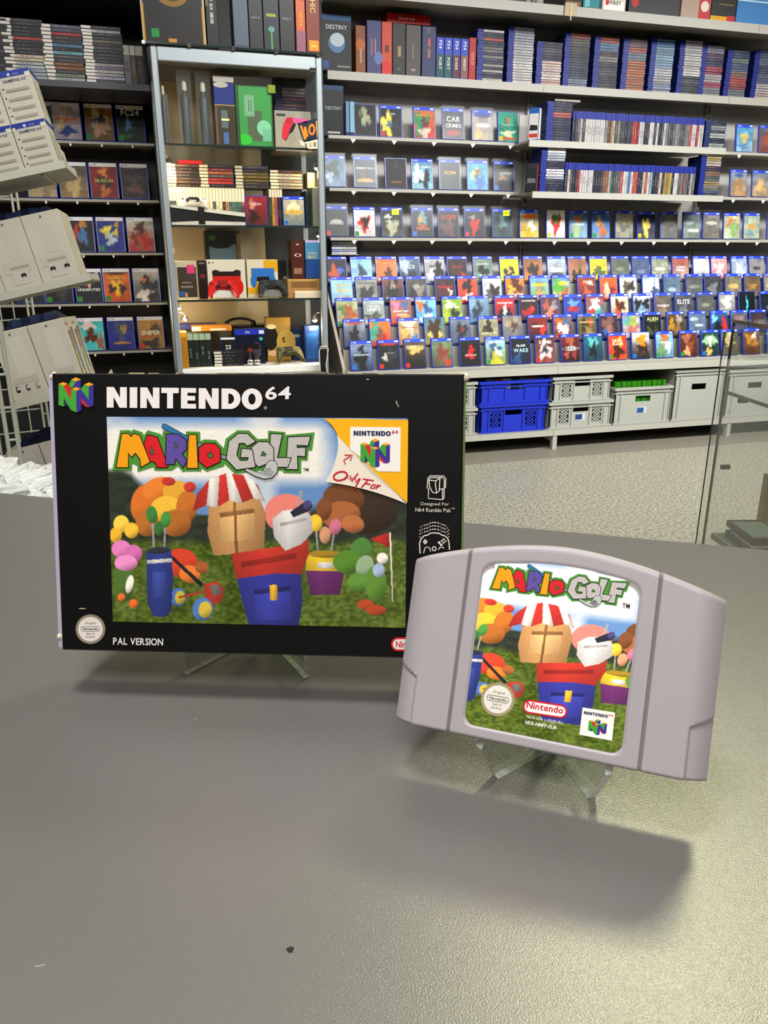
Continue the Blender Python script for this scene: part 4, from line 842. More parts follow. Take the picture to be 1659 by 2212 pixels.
R2 = '''
712 766|pale blue quiz|9ac4dc 8ab4d0|.3 .85 .2 d8a880;.7 .85 .2 c89070|THATS .3 e0b820 .7;YOU! .48 e0b820 .7
767 818|grey soldier|9a9c94 7a7c74|.5 .65 .35 3a3a34|CALL OF DUTY .24 2a2a2a .9
825 875|brown and black soldier|8a5a44 1c1816|.5 .45 .3 15120f 1.3;.5 .3 .16 9a8a80|CALL OF DUTY .75 e8e4dc .8
877 925|dark grey mask|5a5650 3a3836|.6 .5 .3 8a847c;.3 .6 .2 24221f|CALL .36 c8c4bc .4;MODERN .82 c8c4bc .9
940 987|black and red heist|3a1618 241416|.7 .6 .16 e0d8d0;.4 .5 .3 5a2024|PAYDAY .4 d83030 .8
989 1034|orange and red gunman|d85a1c c8301c|.5 .35 .28 2a120c;.5 .8 .35 e8dcd0 .5|RED DEAD .7 c02018 .7
1040 1089|white raven|d8d6d0 a8a6a0|.6 .6 .3 2a2826;.3 .7 .2 5a5854|
1090 1138|orange inferno|d8901c 7a3a14|.5 .35 .35 5a2412;.3 .5 .2 e0a838|DOOM .72 e8dcc8 .85
1144 1190|blue and yellow bone|6a94c0 8aa04a|.5 .35 .5 d8b830 .14;.5 .75 .25 c08850|
1193 1236|yellow and blue sticker|4a80b8 d0b03a|.3 .4 .3 5aa030;.6 .3 .3 e8d040 .3;.7 .75 .25 a85a3a|
1245 1293|brick red toy|8a3a30 6a2a24|.35 .3 .12 d02a20;.7 .3 .2 c0b8b0 .5;.5 .7 .25 b05a30|LEGO .26 e8d8b0 .4
1296 1337|red orange family|d86a28 c04028|.4 .5 .2 e8c8a0;.7 .6 .18 7a2a20;.4 .75 .2 c8a088|
1339 1379|white outlined crew|d8d4cc b8b0a4|.4 .5 .25 5a5040;.7 .45 .2 3a3834|7 .4 2a2a2a .2
1385 1431|white winged|a8b4c4 c8ccd4|.5 .3 .2 e8ecf0;.25 .65 .3 e0e0e0 .4;.75 .65 .3 4a5a78 .5|
1432 1475|steel blue mist|5a6a80 6a8090|.5 .6 .3 a8b8bc .3|
1481 1523|stone grey|5a5c60 70726c|.5 .5 .4 8a8c84 .2|
1524 1560|charcoal|4a4c50 3a3c40|.5 .6 .3 7a7c80|
1566 1607|dusty gold|7a7460 8a8478|.5 .5 .4 c0a870 .3|
1609 1646|bronze|6a5a48 7a6a58|.5 .5 .3 b08a50 .4|
1648 1690|wheat|8a8474 a09884|.5 .5 .3 c8bc9a|
'''
R1 = '''
702 751|deep violet dream|1c1c34 2a2440|.4 .6 .3 c05a30;.7 .5 .15 4a6ac0|Dreams .85 e8e0e8 .8
757 806|ice blue soldier|8ab8d8 a0c4dc|.5 .55 .2 3a4a5a 1.4|BATTLEFIELD .72 e8eef0 .85
811 860|orange desert soldier|d8834a b87048|.6 .6 .2 5a3424;.5 .12 .5 e07020 .14|BATTLEFIELD .8 f0e4dc .9
863 910|slate with white wedge|6a7a90 2c3a4c|.2 .3 .3 b0bcc8;.6 .7 .18 14202c|JEDI .4 c8dcd8 .5
916 964|black and white sketch|b8b8b8 8a8a8c|.7 .5 .25 1a1a1c 1.3;.3 .7 .2 d8d8d8|GHOST .36 2a2a2c .6
966 1012|dark maroon|3a1a1c 28181a|.5 .5 .3 4a2a2a;.8 .7 .12 c03030|DEATH .4 a84038 .6
1021 1067|sea green knight|6a7a70 8aa090|.5 .6 .3 24302a;.5 .85 .2 d8e4d0|INQUISITION .3 c8d4c8 .7
1077 1126|bright yellow|e0dc10 d8d020|.5 .65 .3 3a3a1a;.5 .55 .12 c8a070|
1130 1176|bronze team|8a6040 c07828|.4 .5 .2 2a1c14 1.2;.65 .5 .18 2a1c14 1.2|DIVISION .8 e8a020 .8
1182 1226|silver car|a8b0b8 8a949c|.5 .55 .35 d8dce0 .4;.5 .7 .4 3a4450 .25|
1228 1269|copper|8a5a40 b08a60|.35 .75 .2 2a1c1c;.65 .75 .2 2a1c1c|
1273 1316|lemon yellow forest|d0b830 c8b840|.5 .6 .4 5a6a3a .5|
1320 1363|moss grey|5a6458 6a7064|.5 .5 .3 8a8c7c .3|
1366 1406|dusk blue|4a5a78 5a6484|.5 .6 .3 7a84a0 .3|
1408 1447|sage and cream|8a9080 a0a090|.5 .5 .4 d8d4c0 .2|
1452 1492|red and white headline|a05044 b0a8a4|.5 .5 .4 d8ccc4 .3|BATTLEFIELD .5 7a3a30 .8
1497 1537|ivory|d0ccc8 c0bcb8|.5 .8 .25 6a6668 .4|
1537 1574|rose pink|d0a0a0 c88a8c|.5 .5 .3 e0c8c8|
1579 1619|frost blue|a8b4cc 9aa4b8|.5 .6 .3 d0d4dc|
1620 1654|smoky white|8a8a90 a09c98|.5 .5 .3 5a5a60 .3|
1656 1696|indigo|4a5488 5a6490|.5 .5 .3 8a90b0|
'''
for nm, R, k in (("tiered rack's bottom row", R5, 0), ("tiered rack's second row", R4, 1), ("tiered rack's middle row", R3, 2), ("tiered rack's fourth row", R2, 3), ("tiered rack's top row", R1, 4)):
    row(R, ROW[k][0] + .004, ROW[k][1] + .0004, (770, 705, 655, 615, 575)[k], 15, nm, '4', 'blue cases on the tiered rack')
RD = '''
702 751 sr|dark wrapped|2a2c30 3a3c40|.5 .5 .3 b8b4b0 .3|AFRAID .56 c8c4c0 .7
761 813 g|white with red and black athlete|d8d0cc c8c4c0|.5 .55 .28 c02a24;.55 .5 .16 1a1412 1.3|
820 873 t|silvery dark|3a3e3c 5a5c50|.5 .7 .3 a8a890;.3 .3 .2 c8ccc4 .4|VALLEY .48 c8ccc0 .7
884 940 sb|orange titled dark|2a2c30 24201e|.5 .35 .25 6a9aa0;.4 .4 .14 c8a050|TINY .62 d87a20 .5;TAIPAN .72 d87a20 .7
944 993 s|dark with red title|24201f 3a2a2a|.5 .7 .35 6a4a48|SLOPE .32 c02a28 .8
1000 1049 sr|grey and red fighter|2c2a2c 3a2628|.5 .6 .25 b02428 1.3;.4 .3 .2 8a8a88 .4|
1058 1111 st|dark teal with yellow sticker|24383c 2c464c|.5 .5 .2 5a7c80 1.6;.5 .8 .2 14201f|
1120 1166|orange headed comic|8a9aa0 c8a040|.5 .22 .5 d86a20 .16;.6 .6 .25 e0dcd0;.4 .8 .25 b8a030|
1177 1224 wy|white framed red dancer|e0dcd4 d8d0c4|.5 .5 .26 b82a24 1.3;.5 .3 .2 5a8a50|
1225 1273 g|sky blue tractor|4a6a90 8aa8bc|.5 .3 .3 b07a48 .5;.4 .75 .3 98a888|FARMING .5 e8e8e4 .7
1276 1320 g|blue pirate|4a6a98 6a8ab0|.4 .4 .2 c89a60;.6 .75 .25 b06a40|
1326 1371 s|beige car|a8a084 8a8878|.5 .6 .35 6a6864 .4|CARS .3 d8d4c4 .7
1375 1417 y|navy and yellow|2a3250 4a4a50|.5 .6 .22 d8c068 2|
1423 1468 s|frosted grey|6a6a66 70706a|.5 .4 .4 8a8a84 .2|
1474 1515 s|shiny silver wrapped|8a949c 80887c|.3 .4 .4 c8d0d4 .2;.6 .7 .4 d8dcd0 .2|
1518 1556 s|grey foiled|8a8680 7c7870|.5 .4 .4 d0ccc0 .2|
1561 1602 |pastel farm|c0b490 a8b4a0|.4 .4 .2 d87a50;.6 .6 .3 8aa870|
1604 1645 s|pastel seaside|a8b4a8 b0b49c|.5 .5 .3 d8a060 .4;.4 .8 .3 7aa0a8 .4|
1653 1699 s|pale|9a9890 8a8880|.5 .5 .3 c0bcb0|
'''
row(RD, 4.405, ZD + .0006, 480, 9, 'lowest thin grey shelf', '4', 'cases on the lowest thin grey shelf')
RC = '''
699 742 s|misty blue|5a7a98 6a84a4|.5 .4 .3 3a4a3c;.3 .7 .2 a8b8c8|
758 819 s|navy red-titled|2a3a50 2c3440|.4 .55 .15 6a4030;.6 .55 .15 4a3028;.5 .78 .5 d89a50 .14|RESIDENT EVIL 3 .38 d8d4d0 .9
827 883 n|matt black|141414 181614|.5 .2 .1 3a3a3c 2|EXODUS .78 b07a20 .5
886 938|ice white action|5a8a9c 8ab0b8|.6 .65 .3 1c2428;.3 .5 .3 c8dce0|JUST CAUSE 4 .28 e0e8e8 .85
943 1000 s|charcoal with gold logo|232826 1a1c1c|.5 .45 .2 4a4430 .4|XCOM .44 d8a040 .6
1004 1059 s|turquoise and yellow cartoon|4a9aa8 5a98b8|.4 .5 .25 d8d878;.5 .4 .1 8a3a24 1.6;.6 .75 .3 3a70b0|
1065 1112 sb|dark brown foiled|24201e 2c2a2c|.4 .55 .2 a07048 .5;.6 .4 .4 8a8a88 .14|
1576 1621 s|sand and sky|8a9ab0 b08a60|.5 .6 .3 a8845c;.5 .2 .3 4a6aa0 .3|
1624 1668 s|ochre and blue|7a8aa0 a8906c|.5 .6 .3 c8a878|
'''
row(RC, 4.405, ZC + .0006, 370, 9, 'middle thin grey shelf', '4', 'cases on the middle thin grey shelf')
RB = '''
763 814 n|black metal with bone figure|10120f 0c0e0c|.5 .4 .2 a0a488 1.8;.3 .3 .12 6a6c58;.7 .55 .1 8a8c70|
817 872 r|yellow and black double|15161a 101114|.3 .6 .3 d8cc50 1.4;.7 .6 .2 2a2c2e;.4 .6 .12 5a7aa0|SKYRIM .27 c8c8c4 .4
890 943|orange and green leader|c87a2c b83a34|.3 .5 .4 3a8a5a;.5 .55 .18 6a3a28 1.4;.5 .85 .25 c8b8a8|FAR CRY 6 .26 d8a040 .8
948 1010 s|grey cars with white lettering|3a3a40 4a4040|.5 .8 .4 a03a34 .3|CAR .35 d8d4d0 .7;CRIMES .56 d0ccc8 .8
1014 1070 s|pale wrapped with blue head|a8a09c 988a7c|.5 .15 .5 3a4a8a .2;.3 .8 .2 c8a860;.5 .5 .4 d8d0c8 .2|
1073 1122 ny|jade green|2f8a74 3a9a80|.5 .75 .34 d0d8b8 .5;.5 .9 .5 c05a30 .12;.5 .3 .08 c86a50 2|NO MANS SKY .44 a8d0c0 .7
1592 1633|sky and gold temple|5a9ac0 8aa4b0|.5 .5 .25 c8b478;.4 .8 .3 5a8ab0 .4|
1640 1684 s|grey and red|6a7080 8a4a40|.5 .5 .3 a05a48|
'''
row(RB, 4.405, ZB + .0006, 265, 9, 'top thin grey shelf', '4', 'cases on the top thin grey shelf')
# black wall
RP = ['''
58 112|hidden blue|5a6a84 4a5a74||
118 171|pale racing car|c8bcc4 b0a4b0|.5 .45 .5 d08a50 .12;.5 .75 .28 2a4a90 .6;.3 .6 .14 d8c890|
181 248 g|gold ringed heroes|8a6a2c 6a5a34|.5 .5 .36 b0a088;.4 .45 .12 3a3c6a;.6 .4 .14 3a3028;.5 .7 .2 c09a84|
247 318 g|dark football|20262c 16301c|.4 .5 .12 6a94c0 1.6;.6 .75 .2 20303c;.3 .85 .3 1f6a30 .3|FC24 .2 e0e4e0 .7
''', '''
62 118|tan|8a7a5c 9a8a6a|||
128 190|grey brown|5a544c 8a7450|.5 .7 .3 b09a70|
195 255|crimson creature|8a2a24 701c1c|.5 .25 .16 c88a38;.5 .6 .25 3a2014;.5 .8 .2 b06a30|MUSEUM .5 a8b060 .7
259 323|grey brown crowd|4a4448 2c262a|.5 .7 .3 6a4a40 .6;.5 .4 .4 5a5050 .3|LOST JUDGMENT .12 c8c4c8 .8
''', '''
76 136|dark|3a3c48 2c2e38|||
143 205 g|black with orange fighter|20222a 181a20|.6 .2 .16 c08430;.35 .5 .2 b03a20 1.2;.6 .55 .2 4a78a8 1.3|
209 270 g|blue with gold fighter|24348c 2c3c90|.75 .2 .1 c0a040;.35 .4 .2 d8c850;.5 .65 .2 b8ccd8;.7 .45 .12 d8c850|
274 335 r|cream with red crew|b8ccc0 a84a34|.5 .3 .2 5a3020;.3 .6 .2 8a3424;.6 .65 .25 c0562c;.7 .75 .2 b03028|
''', '''
37 92|slate|2c3444 24303c|||
95 158 g|dark boxer|2a3038 1c2028|.5 .35 .3 5a4a3c;.6 .8 .2 44403c|
161 223 g|navy red fighter|1c2030 161a26|.4 .35 .2 8a3424;.5 .4 .14 c8b0a0|UNDISPUTED .62 e0e0e0 .9
222 284 g|orange battle|c8741c c05a18|.5 .55 .25 e8c030;.3 .6 .15 3a2418;.7 .6 .15 3a2418;.5 .12 .5 3a2c18 .1|ULTIMATE .28 e0c838 .7
288 346|white ink splash|d0ccc8 3a3a40|.5 .4 .2 24242a;.4 .35 .1 d88030;.7 .65 .3 30303a;.35 .85 .25 d8d4d0|BLEACH .7 d8d8d8 .6
''', '''
95 150|grey|6a7078 5a6068|||
166 228 r|turquoise with brown head|4ab4b8 5ac0c4|.4 .2 .28 d8c8c4 .6;.5 .55 .24 6a3424;.85 .75 .14 a06a48 2|
232 293|violet blue battle|303a8c 2a3484|.5 .4 .3 4a5a78;.6 .35 .14 a89060;.5 .8 .4 b08a50 .12|
295 358 r|sand sniper|b8924c 8a6838|.7 .35 .2 5a3a28 .6;.5 .85 .4 241c18 .4|SNIPER .5 e8e0d4 .8;CONTRACTS 2 .62 d02820 .8
''']
for k, R in enumerate(RP): row(R, 4.105, PZ[k] + .0006, (270, 395, 510, 618, 725)[k], 10, f"black wall's {['top', 'second', 'third', 'fourth', 'lowest'][k]} shelf", '5', 'white-headed cases on the black wall')
# ================================================================= STACKED CASES
SL = .157
BLUE = '27388f'
def blend(a, b, f): return ''.join('%02x' % int(255 * v) for v in hx(a) * (1 - f) + hx(b) * f)
def flat_case(mb, x, y, z, L, th, left, right, frac, fl=1, dep=.126):
    """a case lying flat, spine to the front: coloured head, printed spine, plastic edge"""
    hc = left; mb.box(x, x + L, y, y + dep, z, z + th, '2a3670' if hc in (BLUE, '23244a', '2c3a6a') else '34343e')
    e = th * .1; xs = x + .003
    mb.poly([(xs, y - .0003, z + e), (xs + (L - .006) * frac, y - .0003, z + e), (xs + (L - .006) * frac, y - .0003, z + th - e), (xs, y - .0003, z + th - e)], left)
    a = xs + (L - .006) * frac; b = x + L - .003
    mb.poly([(a, y - .0003, z + e), (b, y - .0003, z + e), (b, y - .0003, z + th - e), (a, y - .0003, z + th - e)], right)
    r = rnd; c0 = a + (b - a) * r.uniform(.08, .2); c1 = c0 + (b - a) * r.uniform(.3, .6); zz = z + th * .4
    lum = sum(hx(right)); tc = [lin(tuple(hx(right) * .55 + hx('c8c4bc') * .45))][0] if False else blend(right, 'd0ccc4' if lum < 1.3 else '3a3630', .45)
    n = r.randint(2, 5)
    for k in range(n):
        u0 = c0 + (c1 - c0) * (k + .1) / n; u1 = c0 + (c1 - c0) * (k + .8) / n; mb.poly([(u0, y - .0006, zz), (u1, y - .0006, zz), (u1, y - .0006, z + th * .62), (u0, y - .0006, z + th * .62)], tc)
def pal_at(pal, f):
    return pal[min(len(pal) - 1, int(f * len(pal)))]
def stack(x, y, z, n, th, pal, head, frac, name, label, group, cat='game case', L=SL, stuff=None, jit=.002):
    for k in range(n):
        f = 1 - (k + .5) / n; x = max(x, .1065) if 3.5 < y < 3.75 else x; col = blend(pal_at(pal, f), rnd.choice(['101014', 'd0ccc8', '5a4a40', '2c3450']), rnd.choice([0, .06, .12])); xx = x + rnd.uniform(-jit, jit)
        if stuff is not None: flat_case(stuff, xx, y + rnd.uniform(0, .004), z + k * th + .0006, L, th * .94, head, col, frac); continue
        mb = MB(); flat_case(mb, 0, 0, 0, L, th * .94, head, col, frac); o = mb.build(name, M['spine'], None, (xx, y + rnd.uniform(0, .004), z + k * th + .0004))
        tag(o, label(n - k, col), cat, group)
def cname(h):
    r, g, b = hx(h); mx, mn = max(r, g, b), min(r, g, b)
    if mx - mn < .09: return 'white' if mx > .75 else 'grey' if mx > .42 else 'dark grey' if mx > .22 else 'black'
    if r == mx: 
        if g > .72 * r and b < .62 * r: return 'gold' if r > .5 else 'olive'
        if g > .8 * r: return 'cream' if r > .6 else 'brown'
        if b > .8 * r: return 'pink' if r > .6 else 'purple'
        return ('orange' if g > .42 * r else 'red') if r > .5 else 'brown'
    if g == mx: return 'green' if b < .85 * g else 'teal'
    return 'purple' if r > .85 * b else 'blue'
BLUE = '27388f'
yA = 4.386
SA = [(1028, 1091, 63, 175, ['c9c6c0', '26262c', 'b8502c', '2a2a30', '2a2830', '7a746c', '2c2c38', '8a8478', '2a2c3a', '9a9486', '2c2e3c', 'a8a294', '30323c', 'b0aa9a']),
      (1093, 1153, 58, 180, ['9a9a9c', 'a4a4a4', 'b4b2ae', 'c0bcb8', 'c8c4be', 'cac6be', 'c4c0b8']),
      (1155, 1213, 90, 186, ['3a3638', '4a4440', '2c2a30', 'c8b4a4', 'd0bcb0', 'd4c4b8', 'c8aa98']),
      (1214, 1275, 71, 190, ['a05a34', '5a5430', '4a4834', '38382e', '303238', '2c2e3a', '34363e', '7c8490']),
      (1277, 1337, 80, 193, ['a8502c', '6a8498', '4a3a34', '8a8478', '3a3c38', '4a4c3a', '2c2e2a', '34342c']),
      (1338, 1397, 83, 197, ['6a5a50', '9a5a34', '7a8088', 'a86a38', 'b0703c', 'a06844', 'a47048']),
      (1397, 1457, 83, 200, ['5a7c98', '78909c', '8aa4b0', '90a8b8', 'b0b0ac', 'a4a49c', '8a94a0']),
      (1458, 1515, 86, 205, ['b4b0b0', 'b8b6b4', 'c0beb8', 'c4c0ba', '4a5048', '42483c']),
      (1505, 1565, 97, 208, ['8a8890', '5a4650', '4a4a58', 'a04a50', 'a8a4a0', '9a5058', '8a8a88']),
      (1560, 1622, 108, 212, ['4a5468', '7a8478', '5a6878', '8a7a6a', 'a85a48', '9a584a', '7a8078']),
      (1618, 1676, 108, 217, ['5a6478', '707a84', '4a5264', '6a7280', 'b0a8a4', 'b8a8a0'])]
mass = MB()
for i, (a, b, yt, yb, pal) in enumerate(SA):
    p = ony(a + 1, yb, yA); top = ony((a + b) / 2, yt, yA).z; n = max(5, round((top - ZA) / .0135)); th = (top - ZA - .001) / n
    if i < 5: stack(p.x, yA, ZA, n, th, pal, BLUE, .22, 'game_case', lambda k, c, i=i: f'blue case with {cname(c)} spine, {ORD[k]} from top of upper grey shelf stack {["one","two","three","four","five"][i]}', f'stack of cases on the upper grey shelf, {ORD[i + 1]} from the display cabinet', L=.155)
    else: stack(p.x, yA, ZA, n, th, pal, BLUE, .22, '', None, None, L=.155, stuff=mass)
# upright spines on the two deep shelves (kept together with the remaining stacks)
def upright(mb, x, y, z, w, h, col, head=BLUE, frac=.24, dep=.12, hc='2a3670'):
    mb.box(x, x + w, y, y + dep, z, z + h, hc); e = .0006
    zc = z + h * (1 - frac)
    mb.poly([(x + e, y - .0004, z + .002), (x + w - e, y - .0004, z + .002), (x + w - e, y - .0004, zc), (x + e, y - .0004, zc)], col)
    mb.poly([(x + e, y - .0004, zc), (x + w - e, y - .0004, zc), (x + w - e, y - .0004, z + h - .002), (x + e, y - .0004, z + h - .002)], head)
    tc = blend(col, 'd0ccc4' if sum(hx(col)) < 1.3 else '3a3630', .4); n = rnd.randint(2, 4); z0 = z + h * rnd.uniform(.2, .35); L = h * rnd.uniform(.2, .34)
    for k in range(n): mb.poly([(x + w * .33, y - .0007, z0 + L * (k + .1) / n), (x + w * .66, y - .0007, z0 + L * (k + .1) / n), (x + w * .66, y - .0007, z0 + L * (k + .85) / n), (x + w * .33, y - .0007, z0 + L * (k + .85) / n)], tc)
UP1 = ['2a2a30', '3a3634', '6a6664', 'b8b4ae', '504c4a'] + ['d0ccc6'] * 8 + ['9a9890', '6a4a30', '8a6a44', 'c8b49c', '5a5854', '7a8a5a', '3a3a40', '46484a', '2c2c32', '3c3e44', '2a2a30', 'b03a34', 'b8443a', '8a3430', 'd0ccc8', 'c8c4c0', '2c2c30', '3c3e40', 'd4d0cc', 'cac6c0', '3a3a3e', 'd0ccc8', '2a2a2e', '4a4c50', 'c8c4be', '8a8e90', '5a5e60', '3a3c40', '6a6c70', '9a9690', '787a74', '5a5c60', '484a50', '7a7e78', '8a8a84', 'b8584e', 'd0ccc8', 'c8c4c0', 'b04a44', 'd4d0cc', 'c4c0ba']
UP2 = ['3a3a40', 'c8c4be', '5a4a40', '2a2c34', '3a3c44', 'b03a34', 'd4d0cc', 'd0ccc6', 'd8d4d0', 'd0ccc8', 'd4d2ce', '2c2c30', '34343a', '2a2a30', '3a3c44', '8a5a3a', '9a6a44', 'b8b4ac', '5a6a44', '4a4c50', '5a5c60', '6a6460', 'c05a4a', 'd4d0cc', 'd0ccc8', '5a84b0', 'd4d0cc', 'b85a48', 'c86a50', '3a3a40', '34343a', 'c8c0b0', 'b8583e', 'd4d0c8', '9ab0c4', '2a2c34', '3a3a40', '5a4a44', 'd0c8b4', '3c3a3c', 'b09a50', 'a88a40', 'c8b464', '3a3c40', 'd4d2cc', 'c8c4bc', '5a5c60', '8a8478', '9a5a44', '6a7a88', '3a3c44', 'b8b4ac', '7a746a']
for (UP, xa, xb, py0, py1, zz) in ((UP1, 1240, 1525, 232, 245, ZB - .006), (UP2, 1224, 1507, 335, 344, ZC - .008)):
    a, b = ony(xa, py0, 4.235).x, ony(xb, py1, 4.235).x; w = (b - a) / len(UP)
    for k, c in enumerate(UP): upright(mass, a + k * w, 4.235 + rnd.uniform(0, .004), zz + .0006, w * .95, .1555 + rnd.uniform(-.001, .001), blend(c, '4a4a50', .22))
for (xa, yt, yb, zz, pal, head, L) in ((1179, 219, 296, ZB - .006, ['2c2c34', '3a3630', 'a85a48', '2a2a30', '3a3c40', '2c2c34', '34343a', '3a3a40'], BLUE, .150), (1166, 319, 398, ZC - .008, ['c8c4bc', 'b0b4b8', '9aa0a4', '3a3638', '2c2c34', 'c8c8c8', 'd0ccc8', 'a0a4a8', '3a3a40', '2c2c30', '2a2a30'], BLUE, .150),
        (1521, 260, 312, ZB - .006, ['2c3038', '8a9088', '34383c', 'a0a498', '2c3030', '9a9e94'], '2c3a6a', .140), (1508, 337, 412, ZC - .008, ['a89a5a', 'b0a498', '4a3a44', '8a6a50', '5a5e50', '9a8a5a', '7a7a68', '4a4e60'], BLUE, .140)):
    p = ony(xa, yb, 4.24); top = min(ony(xa + 25, yt, 4.24).z, zz + .232); n = round((top - zz) / .0135); stack(p.x, 4.24, zz, n, (top - zz) / n, pal, head, .24, '', None, None, stuff=mass, L=L)
p = ony(1198, 218, 4.25); flat_case(mass, p.x, 4.25, ony(1210, 219, 4.25).z + .0005, .16, .011, '9a988e', 'a8a498', .3)
o = mass.build('shelved_game_cases', M['spine']); tag(o, 'remaining blue cases, stacked and upright, on the upper and deep grey shelves', 'game cases', None, 'stuff')
# dark edge-on cases on the top thin shelf, case pair under the lowest thin shelf
for k, (xa, xb) in enumerate(((747, 755), (756, 766))):
    a, b = ony(xa, 240, 4.405).x, ony(xb, 240, 4.405).x; mb = MB(); mb.cbox(0, (b - a) * .95, 0, .12, 0, .165, .001, '8ab4c8' if k else '7a90b0'); mb.box(0, (b - a) * .95, -.0005, 0, .002, .018, '1c2c6a')
    tag(mb.build('game_case', M['spine'], None, (a, 4.405, ZB + .0005)), f'pale blue case standing edge-on beside the bone-figure case, {"nearer" if k else "farther from"} it', 'game case')
zz = ony(735, 547, 4.44).z
for k in range(5):
    mb = MB(); flat_case(mb, 0, 0, 0, .148, .0125, ['b8c0d0', '8a9ac8', 'c8ccd4', '9aa4cc', 'b0b8cc'][k], ['d0d0cc', '9aa0b0', 'd4d4d0', 'a8b0bc', 'c8ccd0'][k], .3)
    tag(mb.build('game_case', M['spine'], None, (1.0 + .001 * (k % 2), 4.44, 1.107 + k * .0134)), f'white-spined case in small pile atop the tiered rack, {ORD[5 - k]} from top', 'game case', 'small pile of cases on the tiered rack')
mb = MB(); mb.box(0, .16, 0, .13, 0, .0036); o = mb.build('pile_ledge', M['steel'], td, (.998 - .985, 4.438 - 4.0, 1.103 - .497))
# tilted thick cases at the ends of the deep shelves
for (q, zz, w, h, d, yaw, c1, lab, lab2) in (((1143, 302), ZB - .006, .105, .16, .04, 42, '3a6aa8', 'thick blue car game box angled at the end of the upper deep shelf', 'RIDE'), ((1138, 408), ZC - .008, .11, .145, .028, 40, '34383c', 'dark case angled at the end of the lower deep shelf', None)):
    p = ony(q[0] + 4, q[1], 4.21); g = tag(empty('game_box', (p.x, 4.25, zz + .0005), (0, 0, math.radians(-yaw + 90 - 90))), lab, 'game box')
    mb = MB(); mb.cbox(0, w * .55, 0, d, 0, h, .0012, c1); mb.build('box_body', M['spine'], g)
    mb = MB(); mb.poly([(.003, -.0006, .004), (w * .55 - .003, -.0006, .004), (w * .55 - .003, -.0006, h * .82), (.003, -.0006, h * .82)], 'c8c4c0' if lab2 else '2a2e30'); mb.poly([(.006, -.0009, h * .3), (w * .5, -.0009, h * .3), (w * .48, -.0009, h * .45), (.01, -.0009, h * .48)], '2c2c30' if lab2 else '6a6e70')
    if lab2: mb.poly([(.006, -.0009, h * .08), (w * .5, -.0009, h * .08), (w * .5, -.0009, h * .2), (.006, -.0009, h * .2)], 'b84a34')
    mb.build('cover', M['print'], g)
    mb = MB(); mb.poly([(w * .55 + .0006, .003, .003), (w * .55 + .0006, d - .003, .003), (w * .55 + .0006, d - .003, h - .003), (w * .55 + .0006, .003, h - .003)], 'e0dad0' if lab2 else 'b03428'); mb.build('spine', M['print'], g)
# ---- black wall stacks
for i, (xa, yb, yt, n, pal) in enumerate(((-62, 165, 36, 17, ['2a2c30', '3a3a40', '34383c', '2c2c30', '34343a']), (15, 168, 40, 17, ['3a3c34', '2a2c2c', '24262a', '2c2c30', 'b8402a', '2a2a2c', '24242a', '2c2e30', 'c8b4a4', 'c0b49c', 'b8b8b4', 'b0b8c0', 'b4bcc4', 'b0b8bc']), (99, 172, 53, 15, ['5a5c70', '4a4c60', '9a2a28', '3a3c40', '5a8aa4', '2a2028', '6a9aa0', '4a4a50', '3a3c40', '8a5a2c', '44443c', '7a8068', 'a8b0b0']), (187, 176, 57, 17, ['3a3438', 'b4b2ae', '3a3a40', '6a645c', '34343a', '3c3c42', '303036', '34363a', '2c2c32', 'b0aeac', '8a7c98', 'c0bebc', 'b8b4c0', '4a4858']))):
    yy = 3.815; p = ony(xa, yb, yy); top = ony(xa + 40, yt, yy).z; th = (top - 1.7885) / n
    stack(p.x, yy, 1.7885, n, th, pal, 'd8d4cc', .24, 'game_case', lambda k, c, i=i: f'white-headed case with {cname(c)} spine, {ORD[k]} from top of black shelf stack {["one","two","three","four"][i]}', f'stack of cases on the black shelf, {["farthest", "third", "second", "nearest"][i]} from the display cabinet', jit=.003)
for k, (xa, xb, yt, yb, hc, c, lab) in enumerate(((271, 285, 92, 180, 'd0cdc6', '8a8c98', 'white-topped case with lilac spine upright beside the black shelf stacks'), (285, 297, 94, 181, 'd0cdc6', '6a5a4a', 'white-topped case with brown spine upright beside the black shelf stacks'), (297, 314, 92, 182, 'b8b4ac', '141416', 'dark thick case upright nearest the display cabinet on black shelf'))):
    a, b = ony(xa, 170, 3.82).x, ony(xb, 170, 3.82).x; mb = MB(); upright(mb, 0, 0, 0, (b - a) * .95, .148, c, hc, .25, .12, '2a2a30'); tag(mb.build('game_case', M['spine'], None, (a, 3.82, 1.7885)), lab, 'game case')

